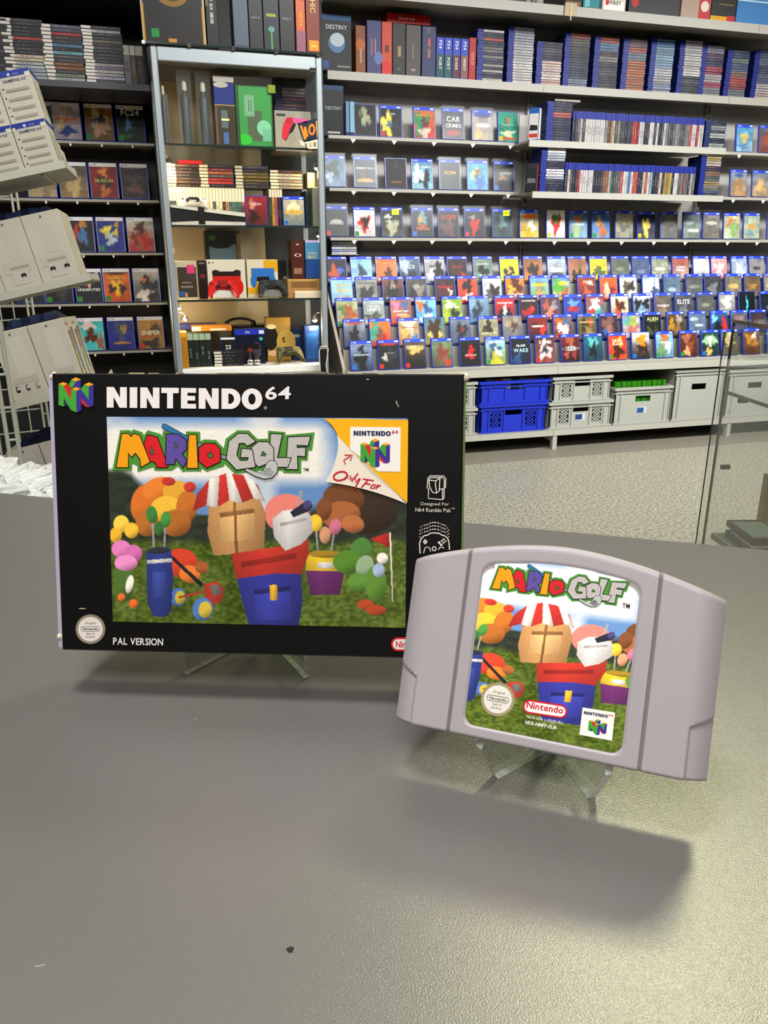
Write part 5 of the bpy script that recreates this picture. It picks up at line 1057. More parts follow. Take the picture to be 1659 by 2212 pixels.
# ================================================================= BOXED EDITIONS ON THE UPPER GREY SHELF
def bookbox(name, q, yf, z, d, col, lab, cat='game box', deco=None, lean=0, mt=None):
    """upright thick box given by photo columns/rows of its front face"""
    a, b = ony(q[0], q[3] - 8, yf).x, ony(q[1], q[3] - 8, yf).x; h = ony((q[0] + q[1]) / 2, q[2], yf).z - z
    if 3.51 < yf < 3.9 and z < 1.8: a, b = max(a, .1045), min(b, .7475)
    g = tag(empty(name, (a, yf, z + .0005)), lab, cat); w = (b - a) * .985
    mb = MB(); mb.cbox(0, w, 0, d, 0, h, .0012, col); mb.build('box_body', mt or M['spine'], g)
    if deco:
        mb = MB()
        for dd in deco:
            if dd[0] == 'r': _, u0, u1, v0, v1, c = dd; lay = -.0006 - .0002 * deco.index(dd); mb.poly([(w * u0, lay, h * v0), (w * u1, lay, h * v0), (w * u1, lay, h * v1), (w * u0, lay, h * v1)], c)
            elif dd[0] == 'e': _, cx, cy, rx, ry, c = dd; lay = -.0006 - .0002 * deco.index(dd); mb.poly([(w * cx + w * rx * math.cos(t), lay, h * cy + w * ry * math.sin(t)) for t in np.linspace(0, 2 * pi, 22)[:-1]], c)
            elif dd[0] == 't': _, s, cx, cy, tw, th, c = dd; text_box(mb, s, w * cx, h * cy, w * tw, h * th, -.0022, c, 1)
            elif dd[0] == 'v':   # lettering running down the spine
                _, s, cx, cy, tw, th, c = dd; V, F = text_geo(s, 1); x0, x1 = min(p[0] for p in V), max(p[0] for p in V); y0, y1 = min(p[1] for p in V), max(p[1] for p in V); b0 = len(mb.v); k = min(h * th / (x1 - x0), w * tw / (y1 - y0))
                for p in V: mb.pt((w * cx + (p[1] - (y0 + y1) / 2) * k, -.0022, h * cy - (p[0] - (x0 + x1) / 2) * k))
                for f in F: mb.face([i + b0 for i in f], c)
        mb.build('front_print', M['print'], g)
    return g
Z0 = ZA
bookbox('edition_box', (696, 761, 32, 150), 4.39, Z0, .06, '0c0f14', 'tall black collector box with pale planet on upper grey shelf', deco=[('r', .02, .98, .9, .99, '2a5a8a'), ('e', .5, .5, .28, .28, '5a7ca0'), ('e', .52, .56, .24, .2, 'b4bcc4'), ('t', 'DESTINY', .5, .78, .8, .08, 'b8c0c8'), ('r', .03, .22, .04, .18, '1f5a90'), ('r', .5, .95, .07, .1, '8a8a88')])
for q, c, lab, dc in (((769, 790, 55, 154), '8a5424', 'orange-brown spined collector box beside the planet box', [('e', .5, .6, .5, .5, 'b06a28'), ('v', 'SHADOW', .5, .35, .5, .3, 'd8c8a8')]), ((793, 824, 44, 155), '4a4a7a', 'wide violet spined collector box', [('r', .3, .38, .35, .66, 'a07a78'), ('r', .55, .62, .3, .66, 'c88a70'), ('e', .8, .3, .3, .4, '6a78a8')]), ((825, 847, 47, 157), 'c0502c', 'orange-red spined collector box', [('r', .3, .7, .42, .56, '6a2a20'), ('e', .5, .14, .45, .5, 'c82820')]),
        ((848, 876, 50, 160), '2a2824', 'black spined collector box with gold mark', [('r', .4, .65, .36, .56, 'a08a60'), ('e', .5, .12, .16, .1, '6a5a58')]), ((877, 909, 54, 163), '56504e', 'grey-brown spined collector box', [('r', .42, .5, .35, .62, '8a7a70'), ('e', .5, .12, .16, .08, 'a08a80')]), ((911, 941, 57, 166), '323a64', 'navy spined collector box with red mark', [('r', .42, .6, .6, .76, 'b85a48'), ('r', .42, .6, .38, .56, '9a7060'), ('r', .3, .62, .85, .98, '5a5a70')]), ((1012, 1027, 81, 172), 'a82c28', 'thin red spined box closing the row of collector boxes', [('v', 'GOLD', .5, .5, .4, .3, 'd8a090')])):
    bookbox('edition_box', q, 4.39, Z0, .11, c, lab + ' on upper grey shelf' if len(lab.split()) < 9 else lab, deco=dc)
for k, (c1, c2) in enumerate((('3a4fae', '1f5a4a'), ('3a4fae', '226050'), ('3a4fae', '6a3030'), ('3a4fae', '8a6050'))):
    bookbox('edition_box', (942 + k * 17.4, 958.5 + k * 17.4, 80 + k * 1.2, 170), 4.39, Z0, .11, c1, f'slim box with blue head and {["dark green", "sea green", "maroon", "tan"][k]} foot on upper grey shelf', deco=[('r', .06, .94, .02, .58, c2), ('v', ['PORT', 'PORT', 'DARK', 'NIGHT'][k], .5, .36, .45, .3, 'd0ccc4'), ('v', 'PS4', .5, .82, .45, .2, 'c8d0e4')])
p = ony(836, 52, 4.40); a, b = p.x, ony(930, 56, 4.40).x; zt = ony(880, 50, 4.40).z
mb = MB(); mb.cbox(0, b - a, 0, .1, 0, .045, .001, 'b01c24'); g = tag(empty('edition_box', (a, 4.40, zt - .003)), 'flat red box lying across the spined collector boxes', 'game box'); mb.build('box_body', M['spine'], g)
mb = MB(); text_box(mb, 'GOD OF WAR', (b - a) * .45, .022, .09, .012, -.0008, 'e0c8c4', 1); mb.build('side_lettering', M['print'], g)
bookbox('edition_box', (699, 744, 184, 288), 4.43, ZB, .05, '121a1c', 'dark teal collector box beside the two edge-on cases', deco=[('r', .02, .98, .9, .99, '1f4a70'), ('t', 'DESTINY', .5, .55, .8, .07, 'a0a8a8'), ('r', .2, .8, .05, .09, 'b0b0ac'), ('e', .5, .35, .4, .3, '1c2c2c')])
bookbox('white_card', (1121, 1141, 249, 303), 4.43, ZB, .012, 'c8c6c0', 'plain white card behind the jade case', 'card')
# top shelf
ZT = 2.3405
TOPS = [((1020, 1140, -40, 2), '5a3038', 'dark red box at the edge of the highest grey shelf', []), ((1220, 1258, -30, 14), '2a2618', 'small black box with gold trim on the highest grey shelf', [('r', .1, .9, .05, .3, '8a6a28')]), ((1260, 1296, -40, 14), '2a8a94', 'teal box on the highest grey shelf', [('r', .1, .4, .1, .9, '7ab8bc')]), ((1301, 1352, -40, 22), 'd0ccc4', 'white printed box on the highest grey shelf', [('r', .08, .92, .05, .35, 'e8e4dc'), ('t', 'FOLEY', .55, .3, .6, .12, '2a2a2a'), ('e', .2, .3, .08, .1, 'c03028')]),
        ((1357, 1469, -60, 32), '3a3a40', 'wide charcoal box with red roundel on the highest grey shelf', [('e', .12, .28, .07, .08, 'b03028')]), ((1470, 1534, -60, 42), 'b09a8c', 'pinkish carton with red print on the highest grey shelf', [('r', .6, .98, .02, .6, 'b83a38'), ('e', .8, .3, .14, .14, 'd8ccc0')]), ((1534, 1588, -60, 46), '24201c', 'black box with gold strip on the highest grey shelf', [('r', 0, .66, .0, .12, 'd0a018'), ('r', .66, 1, .0, .14, 'b82a30'), ('r', .1, .6, .5, .52, '8a7a50'), ('r', .3, .9, .35, .37, '8a7a50')]), ((1589, 1668, -60, 52), '4a86b8', 'sky blue box on the highest grey shelf', [('r', .1, .9, .5, .9, '7ab0d4'), ('r', 0, 1, .44, .47, 'b8d0e0')])]
for q, c, lab, dc in TOPS:
    bookbox('console_box', q, 4.23, ZT, .25, c, lab, deco=dc)
mb = MB(); a = ony(1219, 20, 4.197); mb.box(0, .07, 0, .004, 0, .06, 'b8a88c'); mb.box(.032, .038, -.004, 0, -.02, .06, 'd0c8b4'); tag(mb.build('price_holder', M['spine'], None, (a.x, 4.19, 2.292)), 'beige plastic price holder clipped to the highest grey shelf lip', 'price holder')
# ================================================================= GLASS DISPLAY CABINET
KX0, KX1, KY, KD = .088, .765, 3.5, .42; KZ = [1.534, 1.224, .921, .628]; KT = 1.872
kc = tag(empty('display_cabinet', (KX0, KY, 0)), 'tall aluminium-framed glass display cabinet full of games and consoles', 'display cabinet')
X = Matrix.Translation((-KX0, -KY, 0))
def kpart(n, m, fn):
    mb = MB(); mb.X = X; fn(mb); return mb.build(n, m, kc)
for x in (KX0, KX1 - .026):
    for y in (KY, KY + KD - .026): kpart('post', M['alu'], lambda b: b.cbox(x, x + .026, y, y + .026, 0, KT, .004))
kpart('top_rail', M['alu'], lambda b: b.cbox(KX0 + .026, KX1 - .026, KY, KY + .026, KT - .05, KT, .003)); kpart('top_rail', M['alu'], lambda b: b.cbox(KX0 + .026, KX1 - .026, KY + KD - .026, KY + KD, KT - .05, KT, .003))
for x in (KX0, KX1 - .026): kpart('side_rail', M['alu'], lambda b: b.cbox(x, x + .026, KY + .026, KY + KD - .026, KT - .05, KT, .003))
kpart('ceiling_board', M['cabin'], lambda b: b.box(KX0 + .026, KX1 - .026, KY + .026, KY + KD - .026, KT - .05, KT - .044))
for q in ((425, 147), (572, 156)):
    p = onz(q[0], q[1], KT - .052); kpart('spot_socket', M['knob'], lambda b: b.lathe([(.022, 0), (.022, -.004), (.014, -.008), (.012, -.014), (.001, -.014)], 16, (p.x, 3.84, KT - .05)))
kpart('plinth', M['steel'], lambda b: b.box(KX0 + .002, KX1 - .002, KY + .004, KY + KD - .004, 0.0, KZ[3] - .03)); kpart('floor_board', M['white'], lambda b: b.cbox(KX0 + .01, KX1 - .01, KY + .002, KY + KD - .01, KZ[3] - .03, KZ[3], .002))
xm = ony(567, 400, KY + KD - .02).x
kpart('back_panel', M['cream'], lambda b: b.box(KX0 + .02, xm, KY + KD - .016, KY + KD - .008, KZ[3], KT - .05)); kpart('back_panel', M['black'], lambda b: b.box(xm, KX1 - .02, KY + KD - .016, KY + KD - .008, KZ[3], KT - .05))
for z in KZ[:3]: kpart('glass_shelf', [M['glass'], M['gedge']], lambda b: (b.box(KX0 + .027, KX1 - .027, KY + .03, KY + KD - .02, z - .008, z, skip='f'), setattr(b, 'm', 1), b.box(KX0 + .027, KX1 - .027, KY + .0285, KY + .03, z - .008, z)))
xd = ony(512, 400, KY).x
kpart('glass_door', M['glass'], lambda b: b.box(KX0 + .026, xd + .02, KY + .006, KY + .010, KZ[3], KT - .05)); kpart('glass_door', M['glass'], lambda b: b.box(xd - .02, KX1 - .026, KY + .013, KY + .017, KZ[3], KT - .05))
for x in (KX0 + .011, KX1 - .015): kpart('side_glass', M['glass'], lambda b: b.box(x, x + .004, KY + .026, KY + KD - .026, KZ[3], KT - .05))
p = ony(676, 150, KY); kpart('hinge', M['chrome'], lambda b: (b.cbox(p.x - .014, p.x + .014, KY - .004, KY + .006, p.z - .008, p.z + .006, .001)))
# glass plate on the roof and what stands on it
kpart('roof_glass', [M['glass'], M['gedge']], lambda b: (b.box(KX0 - .03, KX1 + .002, KY - .01, KY + KD, KT + .004, KT + .012, skip='f'), setattr(b, 'm', 1), b.box(KX0 - .03, KX1 + .002, KY - .0112, KY - .01, KT + .004, KT + .012)))
for k in range(5): kpart('glass_clip', M['chrome'], lambda b: b.cbox(KX0 - .028 + k * .17, KX0 - .014 + k * .17, KY - .012, KY + .02, KT, KT + .014, .001))
KR = KT + .0125
def kbox(name, q, yf, z, d, col, lab, cat='game box', deco=None): return bookbox(name, q, yf, z, d, col, lab, cat, deco)
kbox('edition_box', (309, 447, -60, 90), 3.53, KR, .06, '24221f', 'large black collector box with gold line trim on the cabinet roof', deco=[('r', 0, .12, 0, 1, 'b0a890'), ('r', .88, 1, 0, 1, 'b0a890'), ('r', .03, .97, 0, .99, '24221f'), ('e', .5, .72, .26, .2, '8a6a1c'), ('e', .5, .76, .22, .16, '24221f'), ('r', .02, .045, .0, .55, 'b88a28'), ('r', .955, .98, .0, .55, 'b88a28'), ('r', .14, .26, .09, .21, '1f8a44'), ('r', .40, .53, .03, .085, 'b8862c')])
kbox('edition_box', (448, 473, -60, 93), 3.53, KR, .07, '141416', 'black box with yellow and white spine lettering on the cabinet roof', deco=[('v', 'RAINBOW SIX SIEGE', .5, .62, .36, .6, 'd0ccc8'), ('r', 0, .25, .55, 1, '6a6420')])
for q, c, lab, dc in (((506, 539, -60, 100), '4a505c', 'grey-blue glossy box on the cabinet roof', [('r', .05, .95, .05, .95, '5a6270')]), ((540, 570, -60, 102), '23262a', 'black glossy box beside the grey-blue box on the cabinet roof', [('t', 'HALO', .5, .42, .6, .05, '8a8c90')]), ((571, 605, -60, 104), '1c2c34', 'dark teal box with lime mark on the cabinet roof', [('r', .2, .8, .44, .48, '8a9a30'), ('e', .5, .28, .2, .16, '6a8a9a'), ('r', .45, .55, .02, .3, '4a9a50')]), ((606, 638, -60, 106), '24262c', 'black box with small grey emblem on the cabinet roof', [('t', 'HALO', .5, .42, .6, .05, '8a8c90')]), ((641, 661, -60, 108), 'b86038', 'orange and violet spined box on the cabinet roof', [('r', 0, 1, 0, .28, '8a5a6a'), ('r', 0, 1, .66, .85, '4a4a8a'), ('v', 'FOXX', .5, .42, .5, .18, 'e0b030')]), ((663, 692, -60, 118), '7a3218', 'thick rust-red spined box at the end of the cabinet roof', [('v', 'GOTHIC', .5, .7, .4, .4, 'c8a070'), ('r', .18, .9, .04, .17, 'e88a18'), ('e', .54, .1, .22, .04, 'f0d060')])):
    kbox('edition_box', q, 3.52, KR, .1, c, lab, deco=dc)

# ---- game pads
GP = [(-.5, -.36), (-.45, -.41), (-.38, -.36), (-.31, -.2), (-.2, -.08), (.2, -.08), (.31, -.2), (.38, -.36), (.45, -.41), (.5, -.36), (.485, -.05), (.43, .18), (.33, .25), (.15, .24), (-.15, .24), (-.33, .25), (-.43, .18), (-.485, -.05)]
def gamepad(loc, rot, w, c1, c2, lab, stickc='1a1a1c'):
    g = tag(empty('game_controller', loc, rot), lab, 'game controller')
    P = [(x * w, y * w) for x, y in GP]
    def loft(mb, lv):
        rings = []
        for d, z in lv: rings.append([mb.pt((q[0], z, q[1])) for q in grow(P, d)])
        n = len(P)
        for A, B in zip(rings, rings[1:]):
            for i in range(n): mb.face((A[i], A[(i + 1) % n], B[(i + 1) % n], B[i]))
        for r_, s_ in ((rings[0], 1), (rings[-1], -1)):
            for t in tessellate_polygon([[Vector((q[0], q[1], 0)) for q in P]]): mb.face([r_[i] for i in t][::s_])
    t = w * .16
    mb = MB(); mb.col = lin(c1); loft(mb, ((-w * .05, -t * .6), (0, -t * .2), (0, t * .3), (-w * .06, t * .8))); mb.build('body', M['spine'], g, smooth=True)
    mb = MB(); mb.cbox(-w * .16, w * .16, -t * .72, -t * .5, .0, w * .2, .0015, c2); mb.build('touchpad', M['spine'], g)
    for s in (-1, 1):
        mb = MB(); mb.X = Matrix.Translation((s * w * .17, -t * .6, -w * .05)) @ Matrix.Rotation(pi / 2, 4, 'X'); mb.lathe([(w * .05, 0), (w * .035, w * .03), (w * .06, w * .04), (w * .06, w * .06), (.001, w * .055)], 12, (0, 0, 0), stickc); mb.build('thumbstick', M['spine'], g)
    mb = MB(); 
    for dx, dz in ((0, 1), (0, -1), (1, 0), (-1, 0)): mb.cbox(w * .34 + dx * w * .05 - w * .018, w * .34 + dx * w * .05 + w * .018, -t * .66, -t * .5, w * .07 + dz * w * .05 - w * .018, w * .07 + dz * w * .05 + w * .018, .0008, c2)
    mb.build('face_button', M['spine'], g)
    mb = MB(); mb.cbox(-w * .34 - w * .06, -w * .34 + w * .06, -t * .66, -t * .5, w * .05, w * .09, .0008, c2); mb.cbox(-w * .34 - w * .02, -w * .34 + w * .02, -t * .665, -t * .5, w * .01, w * .13, .0008, c2); mb.build('direction_pad', M['spine'], g)
    return g

# ---- top compartment
def clear_bottle(px0, px1, pyt, pyb, y, z, lab, bag=False):
    a, b = ony(px0, pyb, y).x, ony(px1, pyb, y).x; h = ony((px0 + px1) / 2, pyt, y).z - z; r = (b - a) / 2
    g = tag(empty('packaged_figure' if bag else 'clear_tube', ((a + b) / 2, y + r, z + .0005)), lab, 'package'); hh = h * (.86 if bag else 1)
    mb = MB(); mb.lathe([(r * .5, 0), (r * .5, hh * .72), (r * .42, hh * .76), (r * .2, hh * .8), (r * .2, hh * .85), (.001, hh * .85)], 14, col='5c6064'); mb.build('tube', M['spine'], g, smooth=True)
    mb = MB(); mb.lathe([(r * .26, hh * .84), (r * .3, hh * .86), (r * .26, hh * .98), (.001, hh)], 12, col='c4c2b4'); mb.build('cap', M['spine'], g)
    mb = MB(); mb.cbox(-r * .9, r * .9, -r * .7, r * .7, 0, h if bag else hh * .86, .003); mb.build('clear_wrapper', M['film'], g)
clear_bottle(349, 372, 183, 303, 3.55, KZ[0], 'slim clear boxed tube with pale cap at the end of the cabinet\'s top glass shelf'); clear_bottle(388, 426, 147, 305, 3.56, KZ[0], 'tall clear-wrapped bottle shape beside the slim boxed tube', True); clear_bottle(428, 466, 150, 307, 3.56, KZ[0], 'second tall clear-wrapped bottle shape, beside the blue and brown box', True)
kbox('game_box', (468, 512, 166, 311), 3.56, KZ[0], .1, '2c3f86', 'white-topped blue and brown box on the cabinet\'s top glass shelf', deco=[('r', 0, 1, 0, .58, '4a4030'), ('r', 0, .12, 0, .58, '7a5a44'), ('r', .3, .62, .26, .52, '6a7a78'), ('r', .3, .7, .37, .4, 'e8e0a0'), ('r', .36, .62, .03, .2, '5a7aa8'), ('r', 0, 1, .585, .6, 'b8a050'), ('e', .35, .88, .36, .13, 'b8b2a8'), ('r', 0, 1, .92, 1, 'b4aea4')])
g = kbox('blister_pack', (514, 592, 186, 316), 3.56, KZ[0], .09, '2f7a3a', 'clear-wrapped bright green boxed figure in the cabinet\'s top compartment', 'package', [('r', .04, .96, .02, .98, '3f9a4c'), ('r', .3, .7, .1, .6, '5a6a4a'), ('r', .22, .5, .5, .85, '7aa884'), ('r', .28, .46, .56, .8, '8ab894'), ('r', .33, .36, .58, .78, '4a6a44'), ('r', .4, .43, .58, .78, '4a6a44'), ('e', .2, .12, .2, .14, '38c038'), ('e', .75, .32, .2, .2, '8ac8a0'), ('r', .7, .95, .1, .3, '7ab896'), ('r', 0, .08, 0, 1, '1a5a28')])
a, b = ony(512, 316, 3.55).x, ony(594, 316, 3.55).x; mb = MB(); mb.X = Matrix.Translation((-g.location.x, -g.location.y, -g.location.z)); mb.cbox(a, b, 3.552, 3.668, KZ[0] + .0006, KZ[0] + .262, .002); mb.build('clear_wrapper', M['film'], g)
mb = MB(); mb.X = Matrix.Translation((-g.location.x, -g.location.y, -g.location.z)); q = ony(579, 201, 3.553); mb.box(q.x, q.x + .03, 3.549, 3.551, q.z, q.z + .03, '8a9a20'); mb.build('price_tag', M['spine'], g)['label'] = 'lime price tag'
kbox('console_box', (595, 678, 240, 314), 3.66, KZ[0], .18, 'a8a294', 'pale grey box under the stack of dark cases in the cabinet\'s top compartment', deco=[('r', .05, .3, .86, .92, '4a4844')])
p = ony(595, 240, 3.67); zt = ony(640, 240, 3.66).z + .004
stack(p.x, 3.67, zt, 10, .0125, ['3a3438', '5a5450', '4a3a34', '8a847c', '8c887e', '8a867c', '7a6a60', '5a2a24', '2a2426', '6a3a34', '3a2c2c'], '23244a', .24, 'disc_case', lambda k, c: f'dark blue case with {cname(c)} spine, {ORD[k]} from top on the pale grey box', 'stack of cases in the cabinet top compartment', L=.135)
# stickers on the glass
st = tag(empty('window_sticker', (.66, 3.5, 1.6)), 'red gamepad sticker with orange letters on the cabinet door glass', 'sticker')
SG = Sheet(Matrix.Translation((0, KY + .0045, 0)), 0, .0004); off = Matrix.Translation((-.66, -3.5 + KY + .0045, -1.6))
cr = lambda P: [(500 + x / 8.295, 140 + y / 8.295) for x, y in P]
def gl(nm, *it):
    mb = MB(); mb.X = Matrix.Translation((-.66, KY + .0045 - 3.5, -1.6))
    for pts, c, l in it: SG.poly(mb, cr(pts), c, l)
    return mb.build(nm, M['print'], st)
gl('gamepad_shape', ([(985, 945), (1090, 940), (1400, 985), (1440, 1040), (1440, 1110), (1300, 1060), (1110, 1040), (1060, 1130), (1000, 1300), (960, 1360), (905, 1320), (905, 1190), (930, 1060)], 'c02a40', 0), ([(1110, 1040), (1160, 1060), (1100, 1200), (1040, 1240), (980, 1360), (960, 1360), (1000, 1300), (1060, 1130)], '16131a', 1), ([(1090, 945), (1390, 985), (1340, 1040), (1110, 1035)], 'd85a88', 1), (ell(1035, 1005, 60, 55, 16), 'a82038', 2))
gl('letter_shape', ([(1180, 1050), (1480, 970), (1560, 960), (1560, 1330), (1300, 1390), (1240, 1250)], '1c2440', 1), ([(1225, 1090), (1265, 1090), (1290, 1200), (1300, 1110), (1335, 1110), (1380, 1280), (1350, 1290), (1335, 1340), (1300, 1340)], 'd88818', 2), (ell(1440, 1160, 65, 105, 20), 'd88018', 2), (ell(1440, 1160, 28, 60, 14), '1c2440', 3), ([(1510, 1010), (1560, 1000), (1560, 1280), (1530, 1290)], 'd8a040', 2))
gl('cream_cloud', ([(1210, 1340), (1300, 1390), (1400, 1340), (1550, 1330), (1560, 1500), (1400, 1510), (1300, 1450), (1250, 1440)], 'd8ccb0', 1), ([(1310, 1410), (1340, 1400), (1360, 1480), (1330, 1490)], '6a6450', 2), ([(1380, 1400), (1440, 1390), (1440, 1480), (1390, 1485)], 'b0a488', 2), ([(1460, 1390), (1520, 1380), (1520, 1470), (1470, 1475)], '8a8068', 2))
mb = MB(); r2 = random.Random(4)
for k in range(9):
    x = 416 + k * 7.4; SG.line(mb, [(x, 294 + r2.uniform(-4, 8)), (x + r2.uniform(-3, 3), 306), (x + r2.uniform(-1, 4), 317 + r2.uniform(-3, 6))], .006 * r2.uniform(.5, 1), 'b8242c', 0)
SG.line(mb, [(414, 308), (478, 314)], .005, 'b8242c', 0.5); mb.X = None
o = mb.build('window_sticker', M['print']); tag(o, 'scrawled red lettering sticker low on the cabinet door glass', 'sticker')

# ---- second compartment
z = KZ[1]; yb_ = 3.62
UPW = ['b85a3a', '3a5a6a', '3c4a54', 'd8cfae', 'd4caa8', 'd0c6a4', 'dcd2b0', 'd8cfae', 'd4caa8', 'd8ceac', 'dcd2b0', 'd8cca8', 'd0c6a2', 'd8cfae', '4a5a5a', 'd8ceac', 'd4caa6', '3a2a20', 'c88a5a', '3a6a64', '3c6c66', '3a6862', '3e706a', 'b8602c']
a, b = max(ony(359, 430, yb_).x, .106), ony(529, 436, yb_).x; w = (b - a) / len(UPW)
for k, c in enumerate(UPW):
    mb = MB(); upright(mb, 0, 0, 0, w * .95, .153, c, 'e2d9bc', .36, .12, 'b9a888'); tag(mb.build('disc_case', M['spine'], None, (a + k * w, yb_, z + .0005)), f'cream-headed case with {cname(c)} spine, {ORD[k + 1]} from left in the row behind the lying console' if k < 24 else '', 'game case', 'upright cases behind the lying console')
zt = z + .1545
for i, (xa, n, pal, head, fr, lb) in enumerate(((358, 7, ['6a4a34', '3a2c24', '4a3828', '2c2420', '5a4634', '6a5038', '44362a'], 'd8c098', .3, 'reddish'), (432, 7, ['3a3034', '8a4048', 'b8683a', '6a5a54', 'c0302a', 'b83028', '2c2a30'], 'd4c8a8', .25, ''), (509, 7, ['4a4450', '3a3438', '7a6424', '80681e', '745e20', '3a2c20', '4a4030'], 'd4c8a8', .22, ''), (583, 6, ['5a3a34', 'b8a890', 'c0b49c', 'b4a084', 'bcb094', 'b0a488'], 'dccfae', .24, ''))):
    p = ony(xa, 405, yb_ + .004); stack(p.x, yb_ + .004, zt, n, .0128, pal, head, fr, 'disc_case', lambda k, c, i=i: f'cream-headed flat case with {cname(c)} spine, {ORD[k]} from top of {["first", "second", "third", "fourth"][i]} lit cabinet stack', f'flat cases in cabinet stack {["one", "two", "three", "four"][i]}', L=.146)
mb = MB(); mb.cbox(0, .1, 0, .12, 0, .014, .001, 'c01f20'); p = ony(385, 354, yb_ + .01); tag(mb.build('disc_case', M['spine'], None, (p.x, yb_ + .01, zt + 7 * .0128 + .0008)), 'bright red flat case topping the cabinet stack beside the clip lamp', 'game case')
# lying console with pale fins
a, b = max(ony(362, 470, 3.535).x, .1185), ony(529, 470, 3.535).x; L = b - a
g = tag(empty('game_console', (a, 3.535, z + .0005)), 'black and white games console lying flat in the lit cabinet compartment', 'games console')
mb = MB(); mb.prism([(0, .014), (L, .012), (L, .034), (L * .98, .04), (0, .072), (-.001, .066)], 'y', 0, .075, '121214'); mb.build('body', M['spine'], g)
mb = MB(); mb.prism([(0, .068), (L * .5, .05), (L, .034), (L, .050), (L * .5, .064), (0, .078)], 'y', -.006, .08, 'd8d2c2'); mb.build('fin', M['spine'], g, smooth=False)
mb = MB(); mb.prism([(.0, .0), (L, .0), (L, .013), (L * .4, .016), (0, .01)], 'y', -.006, .08, 'cfc9bb'); mb.build('fin', M['spine'], g)
mb = MB(); mb.cbox(L * .36, L * .45, -.0075, .0, .002, .07, .001, '0c0c0d'); mb.build('stand_clip', M['spine'], g)
p = ony(418, 438, 3.56); gamepad((p.x, 3.575, p.z + .001), (math.radians(-62), 0, math.radians(-8)), .125, 'd8d4cc', '141416', 'white and black game controller resting on the lying console')
SEED[0] += 3
def facecase(q, yf, zz, desc, **k):
    a, b = ony(q[0], q[3] - 8, yf).x, ony(q[1], q[3] - 8, yf).x; return game(((a + b) / 2, yf, zz + .0005), 3, desc, k.pop('where'), sc=(b - a) / CW, **k)
facecase((531, 579, 412, 485), 3.56, z, 'dark red sports', where='face-out beside the lying console', top='a02428', bot='6a2a24', blobs=[(.3, .3, .16, 'b88a78', 1.4), (.35, .7, .25, '3a1a18')], texts=[('UNION', .28, 'd8c0b8', .5)], style='0')
facecase((612, 659, 413, 484), 3.56, z, 'bright lamp-lit', where='face-out in the lit cabinet compartment', top='b0a890', bot='8a8c84', blobs=[(.5, .3, .3, 'd8cca8'), (.5, .55, .5, 'd8a838', .2)], texts=[('NIGHT', .6, 'b8b4a0', .6)], style='4', usk='2a6fb0')
UPD = ['3a3c34', 'b89a2a', 'b8507a', '24242a', '3a2c20']; a, b = ony(582, 450, 3.58).x, ony(611, 450, 3.58).x; w = (b - a) / 5
for k, c in enumerate(UPD): mb = MB(); upright(mb, 0, 0, 0, w * .95, .15, c, 'd8ccb4', .22, .11, '8a7a68'); tag(mb.build('disc_case', M['spine'], None, (a + k * w, 3.58, z + .0005)), f'upright {cname(c)} case with cream head, {ORD[k + 1]} right of the red sports case', 'game case', 'upright cases beside the red sports case')
kbox('game_box', (661, 679, 413, 483), 3.6, z, .1, '2a3a30', 'dark green box at the corner of the lit cabinet compartment'); kbox('game_box', (676, 691, 405, 484), 3.56, z, .05, '8a8c80', 'grey-green upright box by the cabinet post')
for k, (xa, xb) in enumerate(((664, 678), (679, 691))): kbox('disc_case', (xa, xb, 373, 405), 3.62, KZ[1] + .16, .1, 'd0b880', f'cream upright case lit under the clip lamp, {"inner" if k == 0 else "outer"} one', 'game case')
kpart('glass_ledge', M['glass'], lambda b: b.box(.66, .735, 3.62, 3.74, KZ[1] + .154, KZ[1] + .159))

# ---- third compartment
z = KZ[2]
kbox('console_box', (451, 526, 499, 640), 3.78, z, .1, '1c2028', 'tall dark box with pale blue picture behind the white controller boxes', deco=[('r', .0, .9, .0, .98, '23262c'), ('e', .5, .68, .3, .2, '2a2a30'), ('r', .1, .88, .45, .8, '6a8498'), ('e', .42, .8, .34, .12, '24262c'), ('e', .2, .9, .1, .07, '3a6a38'), ('r', .9, .99, 0, .96, '8a7a58')])
kbox('game_box', (375, 429, 564, 643), 3.56, z, .05, 'c8bca0', 'cream-edged box with dark picture and pink sticker in the cabinet', deco=[('r', .2, .98, .06, .84, '4a4038'), ('r', .0, .16, 0, .99, 'b0a48c'), ('r', .3, .8, .3, .36, '8a8074'), ('r', .35, .75, .42, .46, '8a8074'), ('r', .6, .92, .68, .9, 'd84a80'), ('r', .24, .42, .08, .22, '3a6a9a'), ('r', .45, .56, .06, .18, 'c88a70')])
kbox('game_box', (431, 449, 563, 637), 3.58, z, .05, '2a1414', 'narrow dark red box beside the cream-edged box', deco=[('e', .5, .6, .3, .25, '8a2428'), ('t', 'SONY', .5, .93, .7, .04, 'b0a8a0')])
def padprint(c1, c2): return [('e', .2, .3, .13, .2, c2), ('e', .8, .3, .13, .2, c2), ('r', .13, .87, .36, .58, c2), ('r', .13, .87, .58, .7, c1), ('e', .22, .68, .1, .06, c1), ('e', .78, .68, .1, .06, c1), ('e', .5, .28, .22, .13, 'd8cfbc')]
kbox('controller_box', (451, 534, 561, 645), 3.585, z, .06, 'd8cfbc', 'white box with red and black controller picture', 'controller box', padprint('2a1a18', 'c8241c') + [('r', .05, .08, .9, .95, '4a4640'), ('t', 'PS5', .16, .925, .1, .03, '5a5650')])
